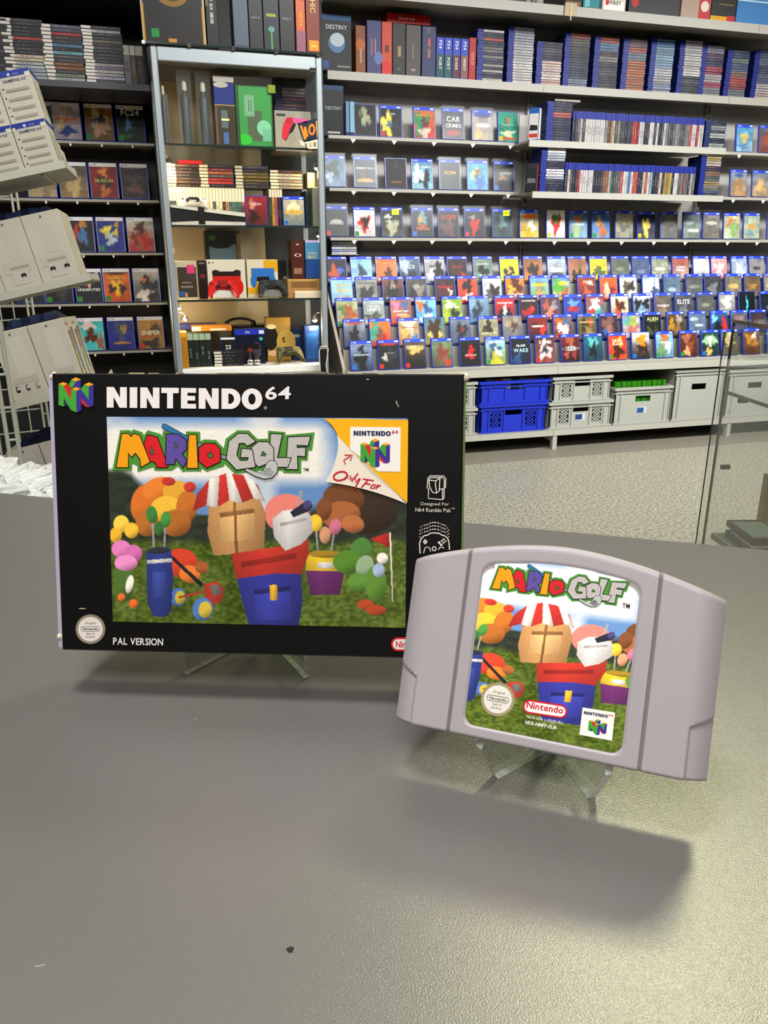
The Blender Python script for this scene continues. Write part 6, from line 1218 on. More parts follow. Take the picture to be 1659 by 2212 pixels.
kbox('controller_box', (536, 603, 561, 642), 3.585, z, .06, 'd4c9b0', 'white box with blue controller picture and yellow stripe', 'controller box', [('r', .0, .5, .12, .28, 'd8a41c'), ('r', .25, .75, .28, .45, 'd8a41c'), ('r', .55, 1, .7, .99, 'd8a41c'), ('e', .2, .45, .1, .2, '3a78b8'), ('e', .82, .45, .1, .2, '3a78b8'), ('r', .14, .88, .56, .78, '3a78b8'), ('r', .3, .72, .44, .56, '1c1c20'), ('r', .74, .92, .9, .99, 'c8b020')])
for q, c1, c2, lab, c3 in (((483, 636), 'c8201c', '8a1614', 'bright red game controller on a pale stand in front of the white boxes', 'd8d4cc'), ((589, 636), '3a3c3e', '24262a', 'dark grey game controller in front of the yellow-striped box', '8a8a84')):
    p = ony(q[0], q[1], 3.555); gg = gamepad((p.x, 3.556, z + .05), (math.radians(-38), 0, 0), .132, c1, c2, lab)
    mb = MB(); mb.cbox(-.042, .042, -.006, .022, -.046, -.012, .003, c3); o = mb.build('stand', M['spine'], gg); o.rotation_euler = (math.radians(38), 0, 0)
kbox('game_box', (604, 621, 563, 641), 3.66, z, .06, '15161a', 'black box in the shade beside the tan carton', deco=[('e', .8, .5, .3, .35, '8a8c90')])
g = kbox('cardboard_carton', (622, 692, 603, 643), 3.55, z, .13, 'b08a58', 'open tan cardboard carton holding up two tall boxes in the cabinet', 'carton', [('r', .02, .98, .9, .98, 'c8a068'), ('r', .12, .9, .55, .86, '8a6a40')])
mb = MB(); L = (ony(692, 640, 3.55) - ony(622, 640, 3.55)).x; mb.prism([(-.012, .0), (0, .0), (0, .03), (-.012, .024)], 'x', L * .2, L, 'd8ccb4'); mb.build('label_strip', M['spine'], g)
zt = ony(650, 603, 3.55).z + .002
kbox('controller_box', (631, 659, 520, 603), 3.57, zt, .09, '5a2c20', 'tall brown box with pale emblem on the tan carton', 'controller box', [('e', .5, .62, .28, .12, 'd0b8a0'), ('e', .5, .62, .14, .09, '5a2c20'), ('r', .15, .8, .12, .28, '9a7460'), ('e', .5, .9, .14, .04, 'd8c0a8')]); kbox('controller_box', (661, 692, 519, 603), 3.57, zt, .09, '2c5a98', 'tall glowing blue box with cream lettering on the tan carton', 'controller box', [('r', 0, 1, .5, 1, '5a94b8'), ('r', 0, 1, .94, 1, 'c8b8d8'), ('t', 'ASTRO', .5, .66, .7, .08, 'e0d4a0'), ('t', 'BOT', .5, .56, .6, .09, 'e0d4a0')])

# ---- bottom compartment
z = KZ[3]
kbox('game_box', (380, 409, 718, 797), 3.545, z, .1, 'b8862c', 'golden yellow box at the end of the cabinet\'s lowest compartment', deco=[('r', 0, 1, .86, .99, 'e0a028')])
a, b = ony(406, 760, 3.57).x, ony(458, 760, 3.57).x; w = (b - a) / 4
for k in range(4): mb = MB(); upright(mb, 0, 0, 0, w * .96, .148, '2c3430', 'a8b8a0', .2, .12, '24302a'); tag(mb.build('disc_case', M['spine'], None, (a + k * w, 3.57, z + .0005)), 'thick dark green upright box with pale green head in the lowest cabinet compartment', 'game case', 'pale-green-headed boxes in the lowest compartment')
facecase((478, 511, 727, 782), 3.60, z + .036, 'black white-headed', where='above the small stack in the lowest compartment', top='24242a', bot='1c1c20', blobs=[(.5, .8, .3, '5a564c', .2)], texts=[('23', .5, 'd8d4c4', .4, .22)], style='w')
p = ony(463, 790, 3.56); stack(p.x, 3.56, z, 5, .0135, ['3a3a3c', '2c2c30', '34343a', '28282c', '303036'], 'd0ccc0', .26, 'disc_case', lambda k, c: f'small dark case with pale head, {ORD[k]} from top of the lowest cabinet stack', 'small stack in the lowest cabinet compartment', L=.135)
kbox('ledge_block', (459, 512, 770, 797), 3.70, z, .12, '3a3a3a', 'dark box supporting cases at the back of the lowest compartment', 'box')
kbox('controller_box', (511, 576, 711, 793), 3.60, z, .07, '141a38', 'dark blue box with black controller picture in lowest compartment', 'controller box', [('r', 0, 1, .84, 1, '2a3fae'), ('r', .8, .97, .86, .96, 'c8ccd4'), ('t', 'PS4', .42, .91, .2, .06, 'd0d4e4'), ('e', .35, .4, .28, .24, '24242c'), ('e', .72, .4, .14, .26, '4a4a5a'), ('r', .3, .8, .42, .58, '1c1c24'), ('e', .48, .4, .09, .08, '8a3a2a'), ('e', .86, .72, .06, .06, '4ab0a0')])
kbox('console_box', (556, 626, 702, 790), 3.74, z, .08, '1c1a18', 'black box standing behind the gold box in the lowest compartment', deco=[('e', .16, .86, .05, .05, 'b0a890')])
kbox('console_box', (579, 631, 686, 795), 3.64, z, .07, 'a08448', 'gold and black box with cream splash in the lowest compartment', deco=[('e', .15, .55, .32, .5, '24201c'), ('e', .8, .45, .4, .5, 'b09450'), ('e', .2, .8, .2, .1, 'd0c4a4'), ('e', .25, .2, .22, .12, 'c8a080'), ('t', 'S', .7, .5, .2, .12, '3a2c1c')])
kbox('controller_box', (634, 662, 712, 793), 3.66, z, .06, '1c3f6a', 'blue box beside the gold box in the lowest compartment', 'controller box', [('e', .3, .8, .3, .12, 'a09880')]); kbox('controller_box', (660, 692, 704, 795), 3.58, z, .08, '1a3a6a', 'deep blue box beneath the heart lamp in the lowest compartment', 'controller box', [('t', 'PS4', .5, .92, .5, .06, 'e0d8b0'), ('r', .1, .9, .1, .8, '24508a')])
g = kbox('game_box', (415, 502, 704, 722), 3.62, z + .150, .1, 'c08438', 'flat orange box lying over the pale-green-headed boxes', deco=[('r', .0, .22, .1, .9, 'd0c4a8'), ('r', .45, .85, .12, .5, 'd8cba8')])
kbox('controller_box', (386, 470, 700, 712), 3.74, z + .150, .08, '2c3a86', 'flat blue box behind the orange box in the lowest compartment', 'controller box')
kbox('plinth_box', (398, 455, 735, 797), 3.72, z, .13, '4a4234', 'brown box hidden behind the pale-green-headed boxes', 'box')
g = tag(empty('headset', (ony(520, 700, 3.74).x, 3.76, z + .16)), 'black headset lying behind the dark blue controller box', 'headset')
mb = MB(); mb.tube([(.06 * math.cos(t), .02 * math.sin(t), .012 + .02 * math.sin(t)) for t in np.linspace(0, pi, 12)], .006, 8, '141416'); mb.build('headband', M['spine'], g, smooth=True)
for s in (-1, 1): mb = MB(); mb.ball((s * .062, 0, .008), .016, 8, '18181a', (.8, 1, 1.1)); mb.build('ear_cup', M['spine'], g, smooth=True)
kbox('ledge_block', (508, 556, 705, 797), 3.72, z, .1, '1c1c1c', 'black box under the headset in the lowest compartment', 'box')
for k, q in enumerate(((541, 786), (556, 785))):
    p = ony(q[0], q[1], 3.55); g = tag(empty('motion_wand', (p.x, 3.55, z + .0005)), f'polished ball-topped wand in the lowest compartment, {"first" if k == 0 else "second"} of two from the black cases', 'controller', 'ball-topped wands')
    mb = MB(); mb.ball((0, 0, .016), .016, 10); mb.build('ball', M['chrome'], g, smooth=True)
    mb = MB(); mb.tube([(0, .01, .026), (0, .03, .05)], .008, 10, '1a1a1c'); mb.build('handle', M['spine'], g, smooth=True)
p = ony(626, 780, 3.56); gamepad((p.x, 3.563, z + .05), (math.radians(-42), 0, math.radians(6)), .128, '5a5a38', '2c2c20', 'camouflage green game controller in the lowest compartment')
# clip lamps and fairy cable
def lamp(q, y, lab, pw, r=.011, col=(1, .74, .42)):
    p = ony(q[0], q[1], y); g = tag(empty('clip_spotlight', p), lab, 'lamp'); mb = MB(); mb.lathe([(.004, .02), (.008, .018), (.017, -.002), (.0155, -.002), (.004, .012)], 16); mb.build('reflector', M['chrome'], g, smooth=True)
    mb = MB(); mb.ball((0, 0, 0), r, 8); mb.build('bulb', M['bulb'], g, smooth=True)
    mb = MB(); s = -1 if q[0] < 500 else 1; mb.tube([(0, 0, .02), (s * .012, .0, .03), (s * .022, 0, .03)], .0025, 6); mb.build('clip', M['chrome'], g)
    l = bpy.data.lights.new('spot_glow', 'POINT'); l.energy = pw; l.color = col; l.shadow_soft_size = .02; o = bpy.data.objects.new('spot_glow', l); COL.objects.link(o); o.location = p + Vector((.0, -.005, -.028)); return p
lamp((364, 352), 3.575, 'glowing clip lamp above the cream-headed cases, by the cabinet\'s outer post', 2.0); lamp((684, 362), 3.57, 'clip lamp lighting the two cream upright cases', 1.6); lamp((386, 664), 3.58, 'clip lamp high in the lowest compartment by the outer post', 4.5); lamp((680, 690), 3.57, 'heart-shaped glow lamp over the deep blue box', 4.0, .013); lamp((689, 508), 3.6, 'small clip lamp above the glowing blue box', 1.0); lamp((400, 690), 3.6, 'second clip lamp over the golden yellow box', .6, .008)
lamp((366, 512), 3.58, 'clip lamp above the cream-edged box by the outer post', .9, .007)
pts = [ony(352, 330, 3.54), ony(356, 400, 3.535), ony(364, 488, 3.54), ony(366, 520, 3.54), ony(376, 540, 3.54), ony(371, 560, 3.54)]
mb = MB(); mb.tube(pts, .0022, 6, 'd8d0b0'); tag(mb.build('light_cable', M['spine'], smooth=True), 'pale lamp cable running down inside the cabinet\'s outer post', 'cable')
a = ony(686, 752, KY - .02); g = tag(empty('key_box', (a.x, KY - .05, .6)), 'small black box in a pale cable frame at the cabinet post', 'box'); hh = ony(697, 752, KY - .02).z - .6
mb = MB(); mb.cbox(.004, .036, 0, .02, 0, hh, .002, '2a2824'); mb.build('box_body', M['spine'], g)
mb = MB(); mb.tube([(.002, -.003, 0), (.0, -.003, hh * .9), (.008, -.003, hh + .01), (.036, -.003, hh + .012), (.042, -.003, hh), (.03, -.003, hh * .3), (.034, -.003, 0)], .0025, 6, 'c8c8c0'); mb.build('cable_loop', M['spine'], g, smooth=True)
mb = MB(); mb.box(.0, .04, .0, .03, -.6, 0, '8a8880'); mb.build('pedestal', M['spine'], g)
# ================================================================= WIRE RACK WITH SLOPED TRAYS
TR = (math.radians(-3), math.radians(-12.5), math.radians(13 - 16.4)); TRM = Euler(TR).to_matrix()
rp = camv(-.95, 1.98, 0); rk = tag(empty('wire_rack', (rp.x, rp.y, 0)), 'grey wire floor rack with sloping sheet metal trays of boxed accessories', 'display rack')
def rel(p): return Vector(p) - Vector((rp.x, rp.y, 0))
def ladder(q, k, z0, z1, gap, ang):
    p = atk(q[0], q[1], k); d = Vector((math.cos(ang), math.sin(ang), 0)) * gap
    for s in (0, 1):
        mb = MB(); b = p + d * s; mb.tube([rel((b.x, b.y, z0)), rel((b.x, b.y, z1))], .0045, 8); mb.build('upright', M['wire'], rk, smooth=True)
    mb = MB()
    for z in np.arange(z0 + .1, z1, .07): mb.tube([rel((p.x, p.y, z)), rel((p.x + d.x, p.y + d.y, z))], .003, 6)
    mb.build('ladder_rung', M['wire'], rk); return p
pA = ladder((27, 440), 2.75, 0, 1.62, .018, 0); pB = ladder((0, 850), 1.62, 0, .98, .02, .2); pC = Vector((pA.x - .42, pA.y + .05, 0))
mb = MB()
for z in np.arange(.2, 1.6, .085): mb.tube([rel((pA.x, pA.y + .005, z)), rel((pC.x, pC.y, z - .03))], .003, 6)
for t in np.linspace(.12, 1, 9): c = pA.lerp(pC, t); mb.tube([rel((c.x, c.y + .006, .1)), rel((c.x, c.y + .006, 1.55))], .0028, 6)
mb.build('wire_grid', M['wire'], rk)
for z in (.25, .52, .8, .98):
    mb = MB(); mb.tube([rel((pB.x - .3, pB.y + .1, z + .05)), rel((pB.x, pB.y, z))], .0035, 6); mb.build('brace_wire', M['wire'], rk)
mb = MB()
for k in range(9): a = Vector((pB.x - .3, pB.y + .1, 0)).lerp(pB, (k + .5) / 9); mb.tube([rel((a.x, a.y, .12)), rel((a.x, a.y, .96))], .0026, 6)
mb.build('wire_grid', M['wire'], rk)
mb = MB(); mb.cbox(rel(pC).x, rel(pA).x + .05, rel(pA).y - .35, rel(pA).y + .06, 0, .05, .01); mb.build('base', M['wire'], rk)
def tray(o, x0, x1, dep, lip=.012):
    T = Matrix.Translation(rel(o)) @ TRM.to_4x4(); mb = MB(); mb.X = T; mb.box(x0, x1, -.002, dep, -.006, -.0025); mb.box(x0, x1, -.005, -.002, -.006, lip)
    for x, w in ((x0, .002), (x1 - .002, .002)): mb.prism([(-.004, -.006), (dep, -.006), (dep, .02), (dep * .4, lip), (-.004, lip)], 'x', x, x + w)
    mb.build('tray', M['tray'], rk)
    for xs in (x1 - .06, x0 + .05): mb = MB(); mb.X = T; mb.tube([(xs, .01, -.008), (xs, dep, -.008)], .003, 6); mb.build('tray_support', M['wire'], rk)
def boxed(name, o, lx, ly, lz, w, d, h, lab, cat, front, side=None, col='d6d2c6', group=None):
    g = tag(empty(name, Vector(o) + TRM @ Vector((lx, ly, lz)), TR), lab, cat, group)
    mb = MB(); mb.cbox(-w / 2, w / 2, 0, d, 0, h, .0012, col); mb.build('box_body', M['spine'], g)
    mb = MB(); front(mb, w, h); mb.build('front_print', M['print'], g)
    if side: mb = MB(); side(mb, w, d, h); mb.build('side_print', M['print'], g)
    return g
def fr(mb, w, h, u0, u1, v0, v1, c, l=1): mb.poly([(-w / 2 + w * u0, -.0004 * l, h * v0), (-w / 2 + w * u1, -.0004 * l, h * v0), (-w / 2 + w * u1, -.0004 * l, h * v1), (-w / 2 + w * u0, -.0004 * l, h * v1)], c)
def pad_front(mb, w, h):
    fr(mb, w, h, .01, .99, .885, .995, '1f3f9c'); fr(mb, w, h, .01, .12, .855, .9, '1f3f9c', 1.2) ; fr(mb, w, h, .84, .99, .845, .93, 'd6d2c6', 2); fr(mb, w, h, .01, .1, .845, .915, 'd6d2c6', 2); fr(mb, w, h, .01, .99, .005, .045, '1f3f9c')
    mb.poly([(p[0], -.001, p[1]) for p in ell(-w * .12, h * .925, w * .045, None, 12)], 'c8c4dc'); text_box(mb, 'FREAKS', w * .09, h * .925, w * .2, h * .025, -.001, 'b8c4e8', 0)
    text_box(mb, 'GAMEPAD 4.S', 0, h * .815, w * .66, h * .055, -.001, '23356c', 1)
    for k, v in enumerate((.64, .47, .3, .14)):
        fr(mb, w, h, .16, .86, v - .035, v + .03, 'a8a49c'); fr(mb, w, h, .19, .8, v - .028, v - .008, '98948e', 2); fr(mb, w, h, .08, .13, v + .03, v + .055, '5a3a36', 2)
def dual_front(mb, w, h, dual=True):
    fr(mb, w, h, .4, .72, .45, .85, 'c4bfb5'); fr(mb, w, h, .15, .85, .28, .42, 'c2bdb3', 1.5); fr(mb, w, h, .3, .75, .12, .3, 'c6c1b8', 2); fr(mb, w, h, .3, .8, .34, .37, 'aba69e', 3)
    mb.poly([(-w * .02, -.0014, h * .93), (w * .02, -.0014, h * .93), (w * .03, -.0014, h * .945), (w * .0, -.0014, h * .965), (-w * .02, -.0014, h * .945)], '5a5652')
    for x in ((-.12, .26) if dual else (.1,)):
        for dx in (-.04, .04): mb.poly([(p[0], -.0016, p[1]) for p in ell(w * (x + dx), h * .235, w * .032, w * .045, 10)], '2e2a2a')
        fr(mb, w, h, .5 + x - .05, .5 + x + .05, .238, .262, '2e2a2a', 4)
def cam_front(mb, w, h):
    fr(mb, w, h, .35, .8, .35, .9, 'cbc7bd'); fr(mb, w, h, .15, .85, .28, .36, 'bdb9af', 1.5); fr(mb, w, h, .1, .9, .02, .14, 'c0bcb2', 1.5)
    mb.poly([(-w * .02, -.0014, h * .93), (w * .02, -.0014, h * .93), (w * .03, -.0014, h * .945), (w * .0, -.0014, h * .965), (-w * .02, -.0014, h * .945)], '5a5652')
    for k, x in enumerate((-.3, -.02, .26)): fr(mb, w, h, .5 + x - .05, .5 + x + .05, .17, .25, ['2e2a2a', '5a5654', '8a867e'][k], 3); fr(mb, w, h, .5 + x - .02, .5 + x + .06, .2, .24, 'cbc7bd', 4)
def art_side(mb, w, d, h):
    X_ = w / 2 + .0004
    def q(a0, a1, v0, v1, c, l=1): mb.poly([(X_ + .0003 * l, d * a0, h * v0), (X_ + .0003 * l, d * a1, h * v0), (X_ + .0003 * l, d * a1, h * v1), (X_ + .0003 * l, d * a0, h * v1)], c)
    q(.12, .42, .32, .82, '4a4434'); q(.12, .42, .2, .55, '7aa32c', 2); q(.25, .42, .14, .38, 'd8d4cc', 3); q(.55, .85, .3, .86, '4a4434'); q(.55, .85, .25, .62, '3f78b0', 2); q(.7, .85, .18, .45, 'd8ccc0', 3); q(.05, .4, .9, .93, '8a867c')
def pad_side(mb, w, d, h):
    X_ = w / 2 + .0004; mb.poly([(X_, d * .02, h * .9), (X_, d * .98, h * .9), (X_, d * .98, h * .995), (X_, d * .02, h * .995)], '1f3f9c'); mb.poly([(X_, d * .3, h * .2), (X_, d * .7, h * .2), (X_, d * .7, h * .75), (X_, d * .3, h * .75)], 'aab0a0')
o1 = camv(-.83, 2.044, .1935); o2 = camv(-.823, 2.058, -.074); o3 = camv(-.778, 1.90, -.327); o4 = camv(-.825, 1.97, -.628)
tray(o1, -.3, .052, .19); tray(o2, -.3, .07, .175); tray(o3, -.136, .085, .21); tray(o4, -.19, .1, .15)
nm3 = ['front', 'second', 'third', 'fourth']
for c in range(3):
    for r in range(2):
        boxed('gamepad_box', o1, -.0815 * c, .0005 + .048 * r, .0002, .08, .046, .110, f'white and blue gamepad box, lower tier, {["outer", "middle", "innermost"][c]} column, {nm3[r]} in depth on top tray', 'accessory box', pad_front, pad_side, 'c9c4b9', 'gamepad boxes on the top rack tray')
        boxed('gamepad_box', o1, -.0815 * c - .002, .03 + .048 * r, .1112, .08, .046, .118, f'white and blue gamepad box, upper tier, {["outer", "middle", "innermost"][c]} column, {nm3[r]} in depth on top tray', 'accessory box', pad_front, pad_side, 'c9c4b9', 'gamepad boxes on the top rack tray')
for k in range(2): boxed('accessory_box', o1, .0, .1 + .042 * k, .0004, .078, .04, .075 - .012 * k, f'small white box at the back of the top rack tray, {"nearer" if k == 0 else "rear"} one', 'accessory box', lambda mb, w, h: fr(mb, w, h, .4, .6, .4, .6, '4a4644'), lambda mb, w, d, h: mb.poly([(w / 2 + .0006, d * .4, h * .4), (w / 2 + .0006, d * .7, h * .4), (w / 2 + .0006, d * .55, h * .7)], '3a3634'), 'd0ccc0')
for c in range(3):
    for r in range(2): boxed('accessory_box', o2, -.0935 * c, .0005 + .075 * r, .0002, .0925, .073, .176, f'tall white controller charger box, {["outer", "middle", "innermost"][c]} column, {nm3[r]} in depth on second tray', 'accessory box', lambda mb, w, h, c=c: dual_front(mb, w, h, c == 0), None, 'c9c4b9', 'white boxes on the second rack tray')
for c in range(2):
    for r in range(2): boxed('accessory_box', o3, -.0865 * c, .0005 + .098 * r, .0002, .085, .096, .176, f'tall white camera box with small device icons, {["outer", "inner"][c]} column, {nm3[r]} in depth on third tray', 'accessory box', cam_front, art_side, 'c9c4b9', 'white boxes on the third rack tray')
    boxed('accessory_box', o4, -.085 * c, .0005, .0002, .083, .12, .17, f'tall white camera box on lowest sloped tray, {["behind the black carton edge", "next to the plastic film"][c]}', 'accessory box', cam_front, None, 'c9c4b9', 'white boxes on the lowest rack tray')
for o, x0, x1, y0, dz, w in ((o2, -.2, .03, .03, .178, 3), (o3, -.1, .03, .02, .178, 2), (o4, -.1, .03, .02, .172, 2)):
    g = tag(empty('wrapped_packs', o + TRM @ Vector((0, 0, dz)), TR), f'dark blue film-wrapped pack lying over the white boxes on {["second", "third", "lowest"][[o2, o3, o4].index(o)]} tray', 'package'); g.name = 'wrapped_pack'
    mb = MB(); r = random.Random(dz); P = []
    for j in range(9):
        for i in range(13): P.append(mb.pt((x0 + (x1 - x0) * i / 12, y0 + .13 * j / 8, .002 + (.014 + r.uniform(-.006, .006)) * (0 if j in (0, 8) or i in (0, 12) else 1))))
    for j in range(8):
        for i in range(12): mb.face([P[j * 13 + i], P[j * 13 + i + 1], P[j * 13 + i + 14], P[j * 13 + i + 13]], r.choice(['1c2340', '232a4a', '2c3454', '191e36']))
    n0 = len(mb.v); mb.box(x0, x1, y0, y0 + .13, 0, .002, '1c2340'); mb.build('wrapping', M['print'], g)
# crumpled film on the low ledge of the rack
bp = camv(-.74, 1.30, -.425); mb = MB(); r = np.random.RandomState(5); n = 44; 
lt = rel(bp); 
mbt = MB(); mbt.box(lt.x - .34, lt.x + .16, lt.y - .15, lt.y + .3, bp.z - .064, bp.z - .06); mbt.build('ledge', M['tray'], rk)
mbt = MB()
for sx in (-.3, .12): mbt.tube([(lt.x + sx, lt.y - .1, 0), (lt.x + sx, lt.y - .1, bp.z - .064)], .006, 8)
mbt.build('ledge_post', M['wire'], rk)
rows = []
for j in range(n + 1):
    th = pi * j / n; ring = []
    for i in range(2 * n):
        ph = 2 * pi * i / (2 * n); d = Vector((math.sin(th) * math.cos(ph), math.sin(th) * math.sin(ph), math.cos(th)))
        k = 1 + .16 * math.sin(5 * d.x + 9 * d.z + 1) + .12 * math.sin(11 * d.y - 7 * d.z) + .1 * math.sin(17 * d.x + 13 * d.y + 4 * d.z) + .06 * math.sin(31 * d.x - 23 * d.z + 5 * d.y) + .05 * math.sin(41 * d.y + 29 * d.z) + .015 * r.uniform(-1, 1)
        ring.append(mb.pt((d.x * .205 * k, d.y * .13 * k, max(-.0595, d.z * .066 * k))))
    rows.append(ring)
for A, B in zip(rows, rows[1:]):
    for i in range(2 * n): mb.face((A[i], A[(i + 1) % (2 * n)], B[(i + 1) % (2 * n)], B[i]))
tag(mb.build('plastic_film', M['bag'], None, bp, smooth=False), 'crumpled clear plastic film heaped beyond the counter edge beside the black carton', 'plastic film')

# ================================================================= CRATES UNDER THE TIERED RACK
def crate(xa, xb, zb, zt, col, style, lab, y=4.015, dep=.36, labelc=None):
    x0, x1 = xa, xb; w = x1 - x0 - .004; h = zt - zb; m = M['skyblue'] if col == 'b' else M['greycrate']; g = tag(empty('storage_crate', (x0 + .002, y, zb + .0006)), lab, 'crate')
    t = .006; b = .010
    mb = MB()
    hw, hz0, hz1 = .052, h * .60, h * .60 + .036
    mb.box(b, w - b, b, dep - b, 0, .004); mb.box(b, b + t, b, dep - b, 0, h); mb.box(w - b - t, w - b, b, dep - b, 0, h); mb.box(b, w - b, dep - b - t, dep - b, 0, h)
    holes = [(w / 2 - hw, w / 2 + hw, hz0, hz1)]
    if style == 'l': holes = [(w * .17, w * .32, h * .16, h * .72), (w / 2 - hw, w / 2 + hw, hz0, hz1), (w * .68, w * .83, h * .16, h * .72)]
    xs = b
    for (ha, hb, za, zb2) in holes:
        mb.box(xs, ha, b, b + t, 0, h); mb.box(ha, hb, b, b + t, 0, za); mb.box(ha, hb, b, b + t, zb2, h); xs = hb
    mb.box(xs, w - b, b, b + t, 0, h); mb.build('crate_body', m, g)
    mb = MB(); mb.box(0, w, 0, b, h - .016, h); mb.box(0, w, dep - b, dep, h - .016, h); mb.box(0, b, b, dep - b, h - .016, h); mb.box(w - b, w, b, dep - b, h - .016, h); mb.box(.002, w - .002, .003, b, h - .036, h - .030); mb.build('rim', m, g)
    for u in ([.04, .12, .88, .96] if h > .2 else [.05, .14, .36, .64, .86, .95]):
        mb = MB(); mb.box(w * u - .003, w * u + .003, .003, b, 0, h - .036); mb.build('rib', m, g)
    mb = MB(); mb.box(.006, w - .006, .004, b, 0, .01); mb.build('foot_rim', m, g)
    if style == 'l':
        for (ha, hb, za, zb2) in (holes[0], holes[2]):
            mb = MB(); nx, nz = 3, 5
            for i in range(-nz, nx + 1):
                for s in (1, -1):
                    P = []
                    for tt in np.linspace(0, 1, 9):
                        x = ha + (hb - ha) * (i / nx + tt * nz / nx) if s == 1 else hb - (hb - ha) * (i / nx + tt * nz / nx); z_ = za + (zb2 - za) * tt
                        if ha - 1e-4 <= x <= hb + 1e-4: P.append((x, b + .003, z_))
                    if len(P) > 1: mb.tube(P, .003, 5)
            mb.build('lattice', m, g)
    if labelc:
        mb = MB(); mb.box(w / 2 - .036, w / 2 + .032, b - .0012, b - .0002, h * .26, h * .26 + .042, 'b8bcc0'); mb.box(w / 2 - .034, w / 2 + .012, b - .0016, b - .0012, h * .26 + .006, h * .26 + .038, labelc); mb.build('paper_label', M['print'], g)
    return g
cx = lambda px, py: ony(px, py, 4.02).x
ZS = .1225
crate(cx(1034, 900), cx(1183, 895), ZS, .290, 'b', 'l', 'lower bright blue crate under the tiered rack'); crate(cx(1034, 850), cx(1190, 845), .2915, .422, 'b', 's', 'upper bright blue crate stacked under the tiered rack')
crate(cx(1184, 895), cx(1324, 890), ZS, .280, 'g', 'l', 'lower grey lattice crate beside the blue crates', labelc='3a4a7a'); crate(cx(1192, 840), cx(1323, 835), .2815, .428, 'g', 'l', 'upper grey lattice crate beside the blue crates')
crate(cx(905, 900), cx(1032, 895), ZS, .275, 'g', 'l', 'lower grey crate peeking out behind the black carton'); crate(cx(905, 850), cx(1032, 850), .2765, .425, 'g', 'l', 'upper grey crate peeking out behind the black carton')
gx0, gx1 = cx(1325, 870), cx(1452, 865)
crate(gx0, gx1, ZS, .345, 'g', 's', 'deep grey crate packed with green cases', labelc='3a5a8a'); crate(cx(1453, 855), cx(1563, 850), ZS, .437, 'g', 's', 'tall plain grey crate beside the crate of green cases'); crate(cx(1568, 850), cx(1690, 845), ZS, .42, 'g', 's', 'tall grey crate seen through the glass showcase')
n = 20
for k in range(n):
    mb = MB(); w = (gx1 - gx0 - .085) / n; sx = .03 * (1 - k / n); mb.prism([(0, 0), (w * .9, 0), (w * .9 - sx, .25), (-sx, .25)], 'y', 0, .12, ['35761a', '3f861e', '2c6616', '468c24'][k % 4])
    tag(mb.build('green_case', M['spine'], None, (gx0 + .045 + k * w, 4.045, ZS + .0055)), f'bright green game case upright in the deep grey crate', 'game case', 'green cases in the deep grey crate')
for k in range(7):
    mb = MB(); mb.cbox(0, .05, 0, .1, 0, .135, .001, ['4a6a8a', '8a4a3a', 'a8a49c', '3a3a40', '6a8a8a', '9a6a4a', '5a5a8a', 'b0aca4'][k]); tag(mb.build('boxed_game', M['spine'], None, (cx(1042, 850) + .03 + k * .052, 4.04, .2975)), f'{["steel blue", "rusty", "pale", "black", "sea green", "tan", "violet", "white"][k]} box inside the upper blue crate', 'game box')
# ================================================================= GLASS SHOWCASE
d1 = Vector((.083, -.9965)); d2 = Vector((.9965, .083)); C0 = Vector((.7254, 1.643))
def SCp(a, b, z): q = C0 + d1 * a + d2 * b; p = camv(q.x, q.y, 0); return Vector((p.x, p.y, z))
sh0 = SCp(0, 0, 0); yaw = math.atan2((SCp(0, 1, 0) - sh0).y, (SCp(0, 1, 0) - sh0).x)
ss = tag(empty('glass_showcase', sh0, (0, 0, yaw)), 'free-standing glass showcase with dark-edged panes beyond the counter', 'display cabinet')
def sp(n, m, *bx):   # local: x along d2, y away from viewer(-d1)
    mb = MB(); [mb.cbox(*q, .0008) if min(q[1] - q[0], q[3] - q[2], q[5] - q[4]) > .0025 else mb.box(*q) for q in bx]; return mb.build(n, m, ss)
WB, LB = .5, .92
sp('top_pane', M['glass'], (.002, WB, -LB, -.002, .974, .980)); sp('side_pane', M['glass'], (0, .005, -LB, -.004, .22, .974)); sp('back_pane', M['glass'], (0, WB, -.0055, 0, .22, .974)); sp('sliding_pane', M['glass'], (-.0165, -.0125, -LB, -.004, .24, .955))
sp('pane_edge', M['gedge'], (-.0005, .0052, -.003, .0, .22, .974)); sp('pane_edge', M['gedge'], (-.0168, -.0147, -.004, -.002, .24, .955)); sp('pane_edge', M['gedge'], (-.001, .0015, -LB, 0, .974, .9805))
sp('glass_shelf', M['glass'], (.008, WB, -LB, -.01, .826, .832)); sp('pane_edge', M['gedge'], (.006, .008, -LB, -.01, .8255, .8325))
sp('glass_shelf', M['glass'], (.008, WB, -LB, -.006, .492, .498)); sp('base', M['counterbody'], (.01, WB, -LB, -.45, 0, .22)); sp('wood_panel', M['wood'], (.135, WB, .003, .022, 0, .64))
for q, k in (((1603, 870), 1.57), ((1577, 1029), 1.6)):
    z = atk(q[0], q[1], k).z; mb = MB(); mb.X = Matrix.Translation((.004, -.06 if q[1] < 900 else -.03, z)) @ Matrix.Rotation(pi / 2, 4, 'Y'); mb.lathe([(.0055, 0), (.0055, .018), (.001, .018)], 12); mb.build('shelf_pin', M['rubber'], ss, smooth=True)
r = random.Random(9); cols = ['8a8a86', '2a2a2c', 'b8604c', '5a6a6a', 'b0aa94', '3a4a5a', '8a7a5a', '1c1c1e', '6a6864', 'a09c94', '4a3a34', '7a8a88', '2c3438', '9a9484']
names = ['grey', 'black', 'reddish', 'slate', 'cream', 'navy', 'sand', 'jet', 'ash', 'silver', 'brown', 'pale teal', 'ink blue', 'stone']
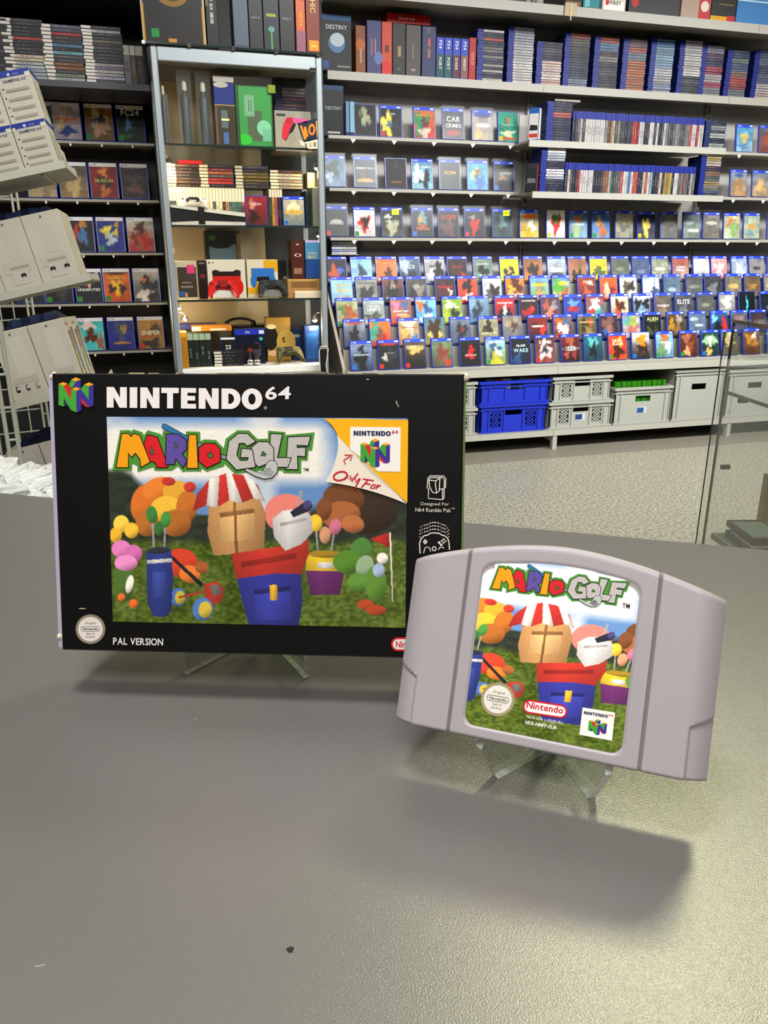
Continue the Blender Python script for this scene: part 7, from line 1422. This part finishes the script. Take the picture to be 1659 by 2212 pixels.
for k in range(14):
    lv = k // 5; lx = .012 + .012 * lv + (k % 5) * .085 + r.uniform(-.005, .005); ly = -.136 + r.uniform(-.008, .008) - .02 * (k % 2)
    p = ss.matrix_basis @ Vector((lx, ly, .4996 + .0152 * lv)); mb = MB(); mb.cbox(0, .078, 0, .125, 0, .014, .001, cols[k]); mb.poly([(.006, .01, .0144), (.072, .01, .0144), (.072, .11, .0144), (.006, .11, .0144)], cols[(k * 5 + 3) % 14])
    tag(mb.build('lying_case', M['print'], None, p, (0, 0, yaw + r.uniform(-.1, .02) * (lv > 0))), f'{names[k]} case lying flat low inside the glass showcase', 'game case')
# ================================================================= LIGHT AND CAMERA
def panel(loc, sx, sy, power, col=(1, 1, 1), aim=None, spread=180):
    l = bpy.data.lights.new('ceiling_panel', 'AREA'); l.shape = 'RECTANGLE'; l.size = sx; l.size_y = sy; l.energy = power; l.color = col; l.spread = math.radians(spread)
    o = bpy.data.objects.new('ceiling_panel', l); COL.objects.link(o); o.location = loc
    if aim is not None: o.rotation_euler = (Vector(aim) - Vector(loc)).to_track_quat('-Z', 'Y').to_euler()
    else: o.rotation_euler = (0, 0, 0)
    return o
panel(camv(.85, 1.68, 1.74), .34, .34, 29, (.99, .98, .58))
panel(camv(-.32, .02, 1.78), .4, .4, 38, (1, .98, .95))
panel(camv(-.1, -1.25, 1.7), .9, .5, 44, (1, .97, .96), camv(0, .4, -.1))
panel((-1.4, .6, 2.9), .9, .4, 20, (.98, .98, 1), (-.2, 4, 1.2))
panel((.9, 1.9, 2.9), .8, .35, 30, (.98, .98, 1), (.6, 4.2, .6), 110)
panel((2.4, 1.7, 2.9), 1.2, .5, 70, (.97, .98, 1), (2.3, 4.2, .3), 100)
panel((4.0, 2.0, 2.9), 1.2, .5, 66, (1, .99, .94), (3.4, 4.2, .3), 100)
w = bpy.data.worlds.new('room_air'); bpy.context.scene.world = w; w.use_nodes = True
w.node_tree.nodes['Background'].inputs[0].default_value = (.9, .92, 1, 1); w.node_tree.nodes['Background'].inputs[1].default_value = .05
cd = bpy.data.cameras.new('phone_camera'); cam = bpy.data.objects.new('phone_camera', cd); COL.objects.link(cam)
cam.location = CAM; cam.rotation_euler = (pi / 2 - TH, 0, -PH); cd.sensor_fit = 'VERTICAL'; cd.sensor_height = 36.0; cd.lens = 36.0 * FPX / 2212; cd.clip_start = .02
sc = bpy.context.scene; sc.camera = cam
sc.view_settings.view_transform = 'Standard'; sc.view_settings.look = 'None'; sc.view_settings.gamma = 1; sc.view_settings.exposure = 0.0; sc.view_settings.use_curve_mapping = False
sc.cycles.max_bounces = 8; sc.cycles.transparent_max_bounces = 16; sc.cycles.use_denoising = True; sc.cycles.caustics_reflective = False; sc.cycles.caustics_refractive = False; sc.cycles.sample_clamp_indirect = 4
